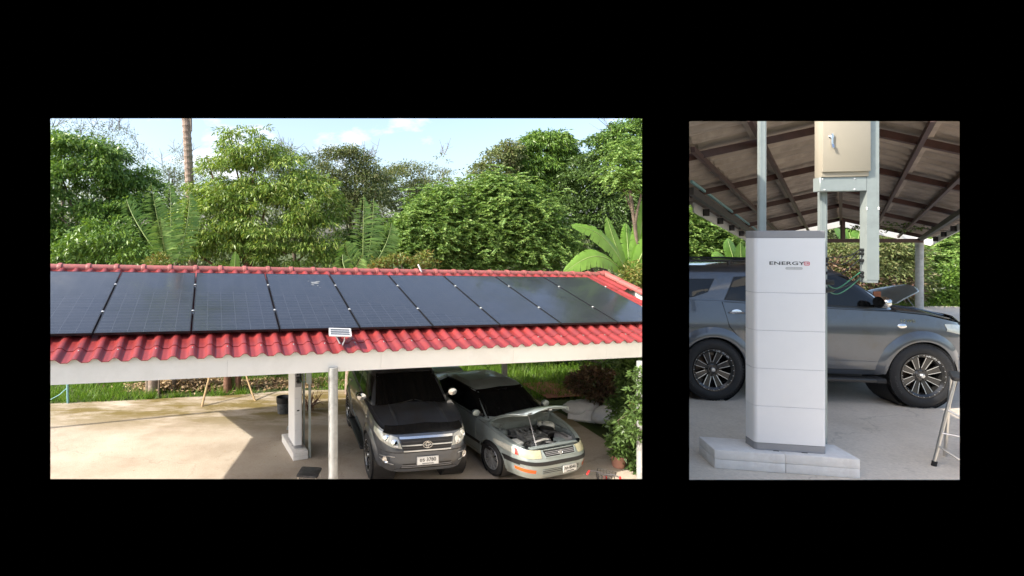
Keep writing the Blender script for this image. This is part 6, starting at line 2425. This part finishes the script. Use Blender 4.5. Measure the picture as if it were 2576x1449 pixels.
yb = rad(-69.0)
fb = Vector((math.cos(yb), math.sin(yb), 0))
nose = at(1414, 1160, 9.2)
sedA = make_sedan('silver sedan with raised hood and open engine bay, parked right of the SUV', (0, 0, 0), yb, 1.02)
sedA.location = Vector((nose.x, nose.y, 0)) - fb * 2.17 * 1.02
sedA.scale = (1.09, 1.02, 1.0)
sedA.location = Vector((nose.x, nose.y, 0)) - fb * 2.17 * 1.09
sedA.location.z = 0.037

# upper terrace: the same two cars seen from the side
suvB = copy_tree(suvA)
suvB['label'] = 'dark grey SUV standing side on behind the tall white battery'
suvB['group'] = 'grey SUVs seen twice'
suvA['group'] = 'grey SUVs seen twice'
pf, pr = gnd(2308, 1023, ZB), gnd(1787, 1004, ZB)
yB = yaw_to(pr, pf)
sB = (pf - pr).length / 2.75
fB = Vector((math.cos(yB), math.sin(yB), 0)); sdB = Vector((math.sin(yB), -math.cos(yB), 0))
suvB.rotation_euler = (0, 0, yB)
suvB.scale = (sB, sB, sB * 1.08)
suvB.location = (pf + pr) / 2 - sdB * (0.83 * sB)
suvB.location.z = ZB + 0.010
sedB = copy_tree(sedA)
sedB['label'] = 'silver sedan behind the SUV, only its raised grey hood showing'
sedB['group'] = sedA['group'] = 'silver sedans seen twice'
sedB.rotation_euler = (0, 0, yB)
sedB.scale = (0.85,) * 3
q = at(2238, 740, suvB.location.y + 4.6)
sedB.location = Vector((q.x, q.y, 0)) - fB * 1.25
sedB.location.z = ZB

# the SUV's tail runs up to the shade wall: nothing of it passes into the wall
bpy.context.view_layer.update()


def all_below(o):
    out = [o]
    for ch in o.children:
        out += all_below(ch)
    return out


_n = Vector((1, -(BS + 0.004), 0)).normalized()
for o in all_below(suvB):
    if o.type != 'MESH':
        continue
    mw = o.matrix_world
    ds = [(mw @ Vector(c)).dot(_n) - 0.055 for c in o.bound_box]
    if min(ds) > 0:
        continue
    if max(ds) < 0:
        bpy.data.objects.remove(o)
        continue
    bm = bmesh.new(); bm.from_mesh(o.data); bm.transform(mw)
    bmesh.ops.bisect_plane(bm, geom=list(bm.verts) + list(bm.edges) + list(bm.faces), plane_co=_n * 0.055, plane_no=_n, clear_inner=True)
    bm.transform(mw.inverted())
    me = o.data.copy(); bm.to_mesh(me); bm.free()
    o.data = me


# ------------------------------------------------------------------ small things of the lower yard
def stake(label, name, cat, p0, p1, r, m, group=None, seg=7):
    p0, p1 = Vector(p0), Vector(p1)
    b = MB()
    n = 7
    pts = []
    for i in range(n):
        q = p0.lerp(p1, i / (n - 1)) - p0
        q.x += math.sin(i * 1.3 + p0.x) * r * 0.5
        pts.append(q)
    b.tube(pts, [r * (1 + 0.12 * (i % 2)) for i in range(n)], seg)
    o = b.build(name, m, None, 50)
    o.location = p0
    return tag(o, label, cat, group)


a = gnd(506, 1026); stake('bamboo prop leaning up to the right from the mossy slab', 'bamboo_prop', 'bamboo pole', a, at(553, 860, a.y + 1.2), 0.028, M['wood'], 'bamboo props leaning under the fascia')
a = gnd(643, 1011); stake('bamboo prop leaning up to the left, its foot on the slab', 'bamboo_prop', 'bamboo pole', a, at(590, 860, a.y + 1.0), 0.026, M['wood'], 'bamboo props leaning under the fascia')


def young_trunk(label, px, py, r, m, lean=0.1, fork=False, seed=1, kind='leaf', leafy=None):
    rg = np.random.default_rng(seed)
    a = gnd(px, py)
    root = thing('young_tree', label, 'tree', a, 0, 'trunks at the edge of the slab')
    b = MB()
    b.tube([(0, 0, -.05), (0.02, 0, .12), (lean * .3, 0, .6), (lean, .1, 1.6), (lean * 1.3, .2, 3.0)], [r * 1.5, r * 1.1, r, r * .85, r * .7], 10)
    b.build('trunk', m, root, 60)
    if fork:
        for (x1, z0) in ((.55, .35), (-.35, .5), (.35, .8)):
            b = MB()
            b.tube([(lean * .2, 0, z0), (x1 * .4, .03, z0 + .25), (x1 * .7, .05, z0 + .7), (x1, .1, z0 + 1.5)], [r * .55, r * .5, r * .4, r * .3], 7)
            b.build('branch', m, root, 60)
    return root


young_trunk('gnarled forked trunk standing in the dry leaf pile', 375, 990, 0.11, M['bark'], .02, True, 1)
young_trunk('thin straight grey stem right of the forked trunk', 437, 985, 0.055, M['bark'], .0, True, 2)
young_trunk('reddish trunk between the two bamboo props', 571, 986, 0.11, M['barkred'], .05, False, 3)
young_trunk('dark trunk just right of the reddish one', 597, 984, 0.085, M['barkred'], .08, False, 4)

a = gnd(171, 1017)
pv = thing('standpipe', 'pale blue upright water pipe at the lawn edge, left end of the slab', 'water pipe', a)
b = MB(); b.tube([(0, 0, 0), (-.01, 0, .35), (-.015, 0, .72)], .030, 12); b.build('pipe', M['pvc'], pv, 40)
b = MB(); b.tube([(-.015, 0, .70), (-.015, 0, .78)], .038, 12); b.build('cap', M['pvc'], pv, 40)
b = MB(); b.tube([(-.015, 0, .45), (-.25, .05, .25), (-.6, .1, .06), (-1.0, .15, .02)], .012, 6); b.build('hose', M['pvc'], pv, 60)

a = gnd(713, 1041)
bk = thing('bucket', 'dark grey woven bin beside the foot of the lower yard battery', 'bucket', a)
b = MB(); b.lathe([(0, .0), (.135, .0), (.15, .02), (.165, .34), (.17, .42), (.155, .42), (.145, .05), (0, .05)], 22); b.build('bucket_body', pmat('mottled_grey_bin', (.07, .075, .08), .7, var=.6, vs=14), bk, 40)
b = MB(); b.lathe([(.172, .30), (.180, .30), (.182, .44), (.172, .44)], 22); b.build('black_liner', M['black'], bk, 40)
a = gnd(780, 1036)
br = thing('dry_fronds', 'bundle of dry brown fronds on the slab behind the lower yard battery', 'plant waste', a)
b = MB(); rgx = np.random.default_rng(77)
for k in range(26):
    an = rgx.uniform(0, 2 * PI)
    b.tube([(rgx.normal() * .06, rgx.normal() * .05, .03 + .01 * k * .3), (math.cos(an) * .22, math.sin(an) * .16, .22 + rgx.uniform(0, .25)), (math.cos(an) * .35, math.sin(an) * .25, .30 + rgx.uniform(-.2, .3))], [.012, .010, .004], 4)
b.build('stalks', M['barkred'], br, 60)
tag(br.children[0], kind='stuff')

# the thin shadow band on the slab's left comes from the added unseen rail
# stool in the foreground
a = gnd(778, 1264)
st = thing('stool', 'stool with a worn black square seat at the lower edge', 'stool', (a.x, a.y, .03), rad(-8))
SH = .50
b = MB(); b.prism(rrect(.36, .36, .03, 4), SH - .03, SH, inset=.006); b.build('seat', pmat('worn_black_vinyl', (.035, .033, .032), .5, var=.5, vs=7, dirt=(.13, .12, .11), ds=6), st, 40)
for (x, y) in ((-1, -1), (1, -1), (1, 1), (-1, 1)):
    b = MB(); b.tube([(x * .18, y * .18, 0), (x * .15, y * .15, SH - .03)], .012, 8); b.build('leg', M['stainless'], st, 40)
b = MB()
for (p, q) in (((-.17, -.17), (.17, -.17)), ((.17, -.17), (.17, .17)), ((.17, .17), (-.17, .17)), ((-.17, .17), (-.17, -.17))):
    b.tube([(p[0], p[1], .16), (q[0], q[1], .16)], .008, 6)
b.build('stretcher', M['stainless'], st, 40)

# sacks under the shrubs
for i, (px, py, mm, lab, sx) in enumerate(((1462, 1030, 'sack', 'white sack lying against the sedan side of the shrubs', .62), (1526, 1048, 'sack', 'crumpled white sack farthest right under the shrubs', .70))):
    a = gnd(px, py + 14)
    o = thing('sack', lab, 'sack', (a.x, a.y, .03), rad(20 + 30 * i), 'sacks under the shrubs')
    rgx = np.random.default_rng(80 + i)
    b = MB()
    rows = []
    for t in np.linspace(0, PI, 12):
        row = []
        for s_ in np.linspace(0, 2 * PI, 19):
            k = 1 + .13 * math.sin(3 * s_ + i) * math.sin(2 * t) + .05 * rgx.normal()
            row.append(Vector((math.cos(t) * sx * .8, math.sin(t) ** .5 * math.cos(s_) * .3 * k, .17 + math.sin(t) ** .5 * math.sin(s_) * .17 * k)))
        row[-1] = row[0].copy()
        rows.append(row)
    b.grid(rows)
    b.build('sack_body', M[mm], o, 70)
a = gnd(1470, 1068)
sb = thing('foam_box', 'white foam slab standing between sedan hood and shrubs', 'foam board', (a.x, a.y + .2, .03), rad(-25))
b = MB(); b.box((0, 0, .15), (.62, .06, .34), Matrix.Rotation(rad(-58), 4, 'X')); b.build('board', M['sack'], sb)

# shrubs at the right end of the lower yard
GS = 'shrubs at the right end of the lower yard'
tree('purple brown croton bush above the sacks', [(1505, 970, 52, 42), (1465, 965, 28, 28), (1545, 990, 38, 36)], 13.4, 'purple', 1510, nsub=110, per=110, L=.19, W=.055, droop=.1, seed=90, group=GS, name='shrub', cat='shrub', trunk=.04, rsub=(.18, .34))
tree('dark green shrub filling the lower right corner behind the bicycle', [(1595, 1035, 40, 60), (1560, 1040, 25, 30), (1610, 960, 45, 70)], 11.6, 'deep', 1575, nsub=120, per=120, L=.16, W=.07, droop=.2, seed=91, group=GS, name='shrub', cat='shrub', trunk=.05, rsub=(.2, .4))
tree('low dark green shrub between sedan nose, red plank and right post', [(1568, 1085, 36, 38), (1592, 1120, 36, 40), (1555, 1125, 24, 26), (1600, 1075, 30, 40), (1585, 1150, 34, 26), (1602, 1030, 22, 40, -0.95), (1606, 965, 20, 40, -0.95), (1604, 1095, 20, 30, -0.95)], 10.15, 'deep', 1582, nsub=90, per=120, L=.15, W=.065, droop=.2, seed=95, group=GS, name='shrub', cat='shrub', trunk=.03, rsub=(.14, .26))
tree('dark tall shrub behind the croton at the right edge', [(1570, 930, 50, 40), (1610, 900, 40, 50), (1440, 905, 40, 20), (1380, 900, 50, 16)], 16.5, 'deep', 1580, nsub=80, per=120, L=.17, W=.07, droop=.2, seed=92, group=GS, name='shrub', cat='shrub', trunk=.05, rsub=(.25, .5))
# dracaena rosette
a = at(1505, 930, 13.6)
dr = thing('dracaena', 'spiky bright green rosette plant above the purple croton', 'plant', (a.x, a.y, 0))
rgx = np.random.default_rng(93)
for hd in range(3):
    c = Vector((rgx.normal() * .12, rgx.normal() * .1, a.z - .1 + hd * .14))
    for k in range(16):
        an = k * 2.4 + hd
        el = rgx.uniform(-.1, 1.0)
        d = Vector((math.cos(an) * math.cos(el), math.sin(an) * math.cos(el), math.sin(el)))
        s_ = d.cross(Vector((0, 0, 1))).normalized() * .022
        L_ = rgx.uniform(.3, .42)
        b = MB()
        P_ = [[c + d * (L_ * t) + Vector((0, 0, -.16 * t * t)) + s_ * e * (1 - abs(2 * t - .8) ** 2 * .7) * (1.0 if t < .98 else .1) + Vector((0, 0, .01 * abs(e))) for e in (-1, 0, 1)] for t in (0, .25, .5, .75, 1)]
        b.grid(P_)
        b.build('leaf', LM['bright'], dr, 60)
b = MB(); b.tube([(0, 0, 0), (.03, 0, a.z * .6), (0, 0, a.z)], .03, 8); b.build('stem', M['bark'], dr, 60)
# red brown board and pale pot in the shrubs
a = gnd(1572, 1120)
o = thing('plank', 'red brown plank standing upright in the dark shrub', 'plank', (a.x, a.y - .1, 0))
b = MB(); b.box((0, 0, .5), (.10, .03, 1.0), Matrix.Rotation(rad(6), 4, 'Y')); b.build('board', M['rust'], o)
a = gnd(1556, 1178)
o = thing('flower_pot', 'faded terracotta pot half hidden behind the bicycle', 'flower pot', (a.x, a.y, 0))
b = MB(); b.lathe([(0, 0), (.10, 0), (.14, .22), (.155, .22), (.155, .26), (.13, .26), (.12, .05), (0, .05)], 20); b.build('pot', M['terracotta'], o, 40)
b = MB(); b.lathe([(0, .20), (.128, .20)], 20); b.build('soil_fill', M['bark'], o)
# low wall at the back of the garden and a rusty plate on the grass
a, c = gnd(1345, 905), gnd(1540, 905)
o = thing('low_wall', 'low pinkish garden wall far behind the sedan', 'wall', (a.x, a.y + .4, 0))
b = MB(); b.box((2.0, 0, .35), (4.6, .14, .7)); b.build('wall_face', M['lowwall'], o)
a = gnd(1385, 985)
o = thing('rusty_sheet', 'rust coloured sheet lying on the grass right of the sedan roof', 'metal sheet', (a.x, a.y, .05), rad(12))
b = MB(); b.slab([[Vector((x, y, .02 + .003 * math.sin(x * 30))) for x in np.linspace(-.55, .55, 30)] for y in np.linspace(-.75, .75, 3)], (0, 0, -.006)); b.build('sheet', M['rust'], o, 40)

# ------------------------------------------------------------------ bicycle, cut off by the lower edge
a = gnd(1516, 1335)
bi = thing('bicycle', 'bicycle with wire basket and red grips at the lower right', 'bicycle', (a.x, a.y, .03), rad(60), None, 0.86)


def ringm(c, r, t, seg=28):
    b = MB()
    pts = [(c[0] + r * math.cos(k), c[1], c[2] + r * math.sin(k)) for k in np.linspace(0, 2 * PI, seg + 1)]
    b.tube(pts, t, 6, False)
    return b


for wx in (-.48, .48):
    wl = ringm((wx, 0, .31), .29, .02).build('tyre', M['rubber'], bi, 60)
    ringm((wx, 0, .31), .27, .008).build('rim', M['stainless'], wl, 60)
    b = MB()
    for k in range(16):
        an = k * PI / 8
        b.tube([(wx, 0, .31), (wx + .27 * math.cos(an), 0, .31 + .27 * math.sin(an))], .0015, 4)
    tag(b.build('spokes', M['stainless'], wl), kind='stuff')
b = MB()
for (p, q, r) in (((.40, .60), (-.05, .28), .018), ((.40, .60), (-.18, .62), .016), ((-.18, .66), (-.05, .28), .016), ((-.05, .28), (-.48, .31), .012), ((-.18, .60), (-.48, .31), .010), ((.38, .66), (.48, .31), .014)):
    b.tube([(p[0], 0, p[1]), (q[0], 0, q[1])], r, 8)
b.build('frame', M['redpaint'], bi, 40)
b = MB(); b.tube([(.28, -.27, .86), (.30, -.16, .88), (.37, 0, .82), (.30, .16, .88), (.28, .27, .86)], .012, 8); b.tube([(.37, 0, .82), (.38, 0, .66)], .013, 8); hbm = b.build('handlebar', M['greysteel'], bi, 60)
for e in (-1, 1):
    b = MB(); b.tube([(.16, e * .28, .85), (.29, e * .26, .866)], .019, 8); b.build('grip', M['redpaint'], hbm, 40)
b = MB(); b.lathe([(0, .03), (.04, .025), (.06, 0), (.05, -.02), (0, -.02)], 12, Matrix.Translation((-.2, 0, .70)) @ Matrix.Diagonal((2.0, 1.1, 1, 1))); b.build('saddle', M['black'], bi, 60)
b = MB()
for z in np.linspace(.55, .80, 6):
    k = .75 + .25 * (z - .55) / .25
    q = [(.52 - .12 * k, -.16 * k, z), (.52 + .12 * k, -.16 * k, z), (.52 + .12 * k, .16 * k, z), (.52 - .12 * k, .16 * k, z)]
    b.tube(q + q[:1], .0035, 4, False)
for t in np.linspace(0, 1, 7):
    for e in (-1, 1):
        b.tube([(.52 - .09 + .18 * t, e * .12, .55), (.52 - .12 + .24 * t, e * .16, .80)], .003, 4)
        b.tube([(.52 + e * .09, -.12 + .24 * t, .55), (.52 + e * .12, -.16 + .32 * t, .80)], .003, 4)
tag(b.build('basket', M['black'], bi, 60), kind='stuff')
b = MB(); b.lathe([(0, .02), (.03, .012), (.034, 0), (0, 0)], 12, Matrix.Translation((.44, 0, .74)) @ Matrix.Rotation(PI / 2, 4, 'Y')); b.build('reflector', M['redlens'], bi, 40)
# ------------------------------------------------------------------ small things of the upper terrace
a = gnd(2350, 1172, ZB)
fs = thing('folding_stool', 'tall stool of steel tube with a black seat, cut off at the right edge', 'stool', (a.x, a.y, ZB), rad(-44))
top = Matrix.Rotation(rad(44), 3, 'Z') @ (at(2402, 958, a.y) - Vector(fs.location))
hgt = top.z
xt = top.x
yt = top.y
b = MB(); b.tube([(0, 0, 0.03), (xt * .55, yt * .55, hgt * .58), (xt, yt, hgt)], .0155, 10); lg = b.build('leg', M['stainless'], fs, 40)
b = MB(); b.tube([(-.003, 0, 0), (.004, 0, .05)], .022, 10); b.build('rubber_foot', M['rubber'], lg, 40)
b = MB(); b.tube([(.52, .0, 0.03), (.44, .02, hgt)], .0155, 10); lg = b.build('leg', M['stainless'], fs, 40)
b = MB(); b.tube([(.523, 0, 0), (.519, 0, .05)], .022, 10); b.build('rubber_foot', M['rubber'], lg, 40)
for (x, y) in ((.10, .42), (.56, .42)):
    b = MB(); b.tube([(x, y, 0.0), (x * .8 + .06, y - .06, hgt)], .0155, 10); b.build('leg', M['stainless'], fs, 40)
for (z, y0, y1) in ((.68, 0, -.06), (.40, 0, 0), (.24, .0, -.16)):
    x0 = xt * z * .9
    b = MB(); b.tube([(x0, 0, hgt * z), (x0 + .16, y1 * .6, hgt * (z if y1 == 0 else z - .10)), (x0 + .42, y1, hgt * (z if y1 == 0 else z - .30))], .010, 8); b.build('rung', M['stainless'], fs, 40)
b = MB(); b.prism(rrect(.52, .40, .03, 4, xt + .24, yt + .18), hgt, hgt + .035, inset=.006); b.build('seat', M['black'], fs, 40)
# red reflector triangle propped behind the SUV hood
q = at(2206, 742, 9.2)
o = thing('red_board', 'small square red board behind the SUV, below the trunking', 'board', (q.x, q.y, ZB))
b = MB(); b.box((0, 0, q.z - ZB), (.13, .015, .13)); b.build('board', M['rust'], o)
b = MB(); b.tube([(0, .02, 0), (0, .02, q.z - ZB)], .012, 6); b.build('stick', M['wood'], o)


# ------------------------------------------------------------------ garden behind the upper carport
GB = 'trees behind the upper carport'
tree('feathery light green tree seen under the left eave of the upper carport', [(1770, 600, 70, 70), (1840, 610, 60, 60), (1720, 560, 60, 70), (1800, 670, 90, 60)], 20.5, 'feather', 1780, 'feather', nsub=150, per=12, L=0.17, seed=61, group=GB, zbase=ZB, back=0)
tree('tall pale tree filling the gap above the tie beam', [(1990, 590, 100, 60), (2080, 600, 60, 60), (1920, 610, 60, 70), (2180, 600, 60, 50), (2040, 690, 140, 60)], 27, 'far', 2000, nsub=150, per=130, L=0.26, W=0.1, seed=62, group=GB, zbase=ZB)
tree('dark brown leaved shrubby tree between the trunking and the far post', [(2150, 690, 60, 70), (2230, 670, 60, 75), (2200, 740, 90, 50), (2280, 700, 40, 70), (2110, 660, 40, 60), (2250, 620, 50, 30), (2290, 640, 30, 40)], 18.2, 'brown', 2200, nsub=200, per=150, L=0.19, W=0.07, droop=0.3, seed=63, group=GB, zbase=ZB, back=0)
tree('dark purple tinged croton right behind the open hood', [(2180, 720, 60, 45), (2240, 730, 50, 40), (2120, 700, 35, 50)], 17.9, 'purple', 2190, nsub=70, per=120, L=0.22, W=0.06, droop=0.2, seed=64, group=GB, name='bush', cat='bush', zbase=ZB)
tree('light green feathery tree at the right edge behind the far post', [(2390, 620, 60, 60), (2340, 660, 45, 50), (2440, 560, 60, 60), (2400, 690, 60, 50)], 21, 'feather', 2400, 'feather', nsub=150, per=12, L=0.17, seed=65, group=GB, zbase=ZB)
tree('yellow green low bush in front of the old wall', [(2395, 725, 30, 35), (2370, 755, 30, 25), (2415, 690, 22, 25)], 17.8, 'bright', 2390, nsub=50, per=120, L=0.2, W=0.08, droop=0.2, seed=66, group=GB, name='bush', cat='bush', zbase=ZB, trunk=0.03, rsub=(0.25, 0.45))
banana('banana plant glimpsed between the gable and the tie beam', 2150, 640, 19.5, [(2100, 575, 0, (0, 0, 0.1), 0.3), (2170, 555, 0.3, (0, 0, 0), 0.32), (2200, 590, -0.3, (0.03, 0, 0.1), 0.3), (2130, 560, 0.4, (0, 0, 0), 0.28)], 67, zbase=ZB)
banana('banana plant under the left eave beside the grey SUV roof', 1862, 705, 18.4, [(1862, 610, 0, (0.02, 0, 0), 0.32), (1830, 600, 0.3, (-0.05, 0, 0.15), 0.3), (1900, 600, 0.3, (0.05, 0, 0.1), 0.3), (1790, 640, 0, (-0.05, 0, 0.2), 0.3)], 68, zbase=ZB)
lw = thing('low_wall', 'low pale garden wall behind the far right post', 'wall', at(2500, 700, 23.5) * 1, 0)
lw.location.z = ZB
b = MB()
b.box((0, 0, 0.32), (7.0, 0.16, 0.64))
b.build('wall_face', M['render'], lw)
b = MB(); b.box((0, 0, 0.67), (7.1, 0.24, 0.06)); b.build('coping', M['fascia'], lw)
rg = np.random.default_rng(70)
blobs = []
for px in range(1600, 2700, 60):
    blobs.append((np.array(at(px, 610 + rg.uniform(-25, 25), 31 + rg.uniform(-2, 2))), 2.4, 1.2, 2.6))
    blobs.append((np.array(at(px, 700, 29 + rg.uniform(-2, 2))), 2.0, 1.2, 1.8))
V, _ = crown(blobs, 260, 110, 0.3, 0.12, 0.5, rg, (0.8, 1.3))
tag(fast_quads('far_woods', V, len(V) // 4, LM['far']), kind='stuff')
Gb = blades(26000, (9.2, 24, 17.4, 24), 0.1, 0.35, rg, ZB - 0.06)
Gb = Gb[Gb[:, 0, 0] > Gb[:, 0, 1] * BS + 0.2]
tag(fast_quads('grass', Gb.reshape(-1, 3), len(Gb), LM['grass'], tri=True), kind='stuff')
# vine under the right eave of the upper carport
V, _ = crown([(np.array(rb(14.6, 1.2, 0.30)), 0.9, 0.35, 0.16), (np.array(rb(13.8, 1.75, 0.26)), 0.5, 0.3, 0.12)], 16, 40, 0.12, 0.06, 0.4, rg, (0.18, 0.3))
vr = thing('vine', 'dark vine creeping along the tie beam under the right slope', 'vine', rb(14.6, 1.2, 0.3))
o = fast_quads('leaves', V - np.array(vr.location), len(V) // 4, LM['deep'], vr)
b = MB(); b.tube([(-0.9, 0, 0), (0, 0.05, 0.04), (0.7, -0.5, -0.02), (1.1, -0.9, -0.1)], 0.012, 5); b.build('stem', LM['twig'], vr, 60)
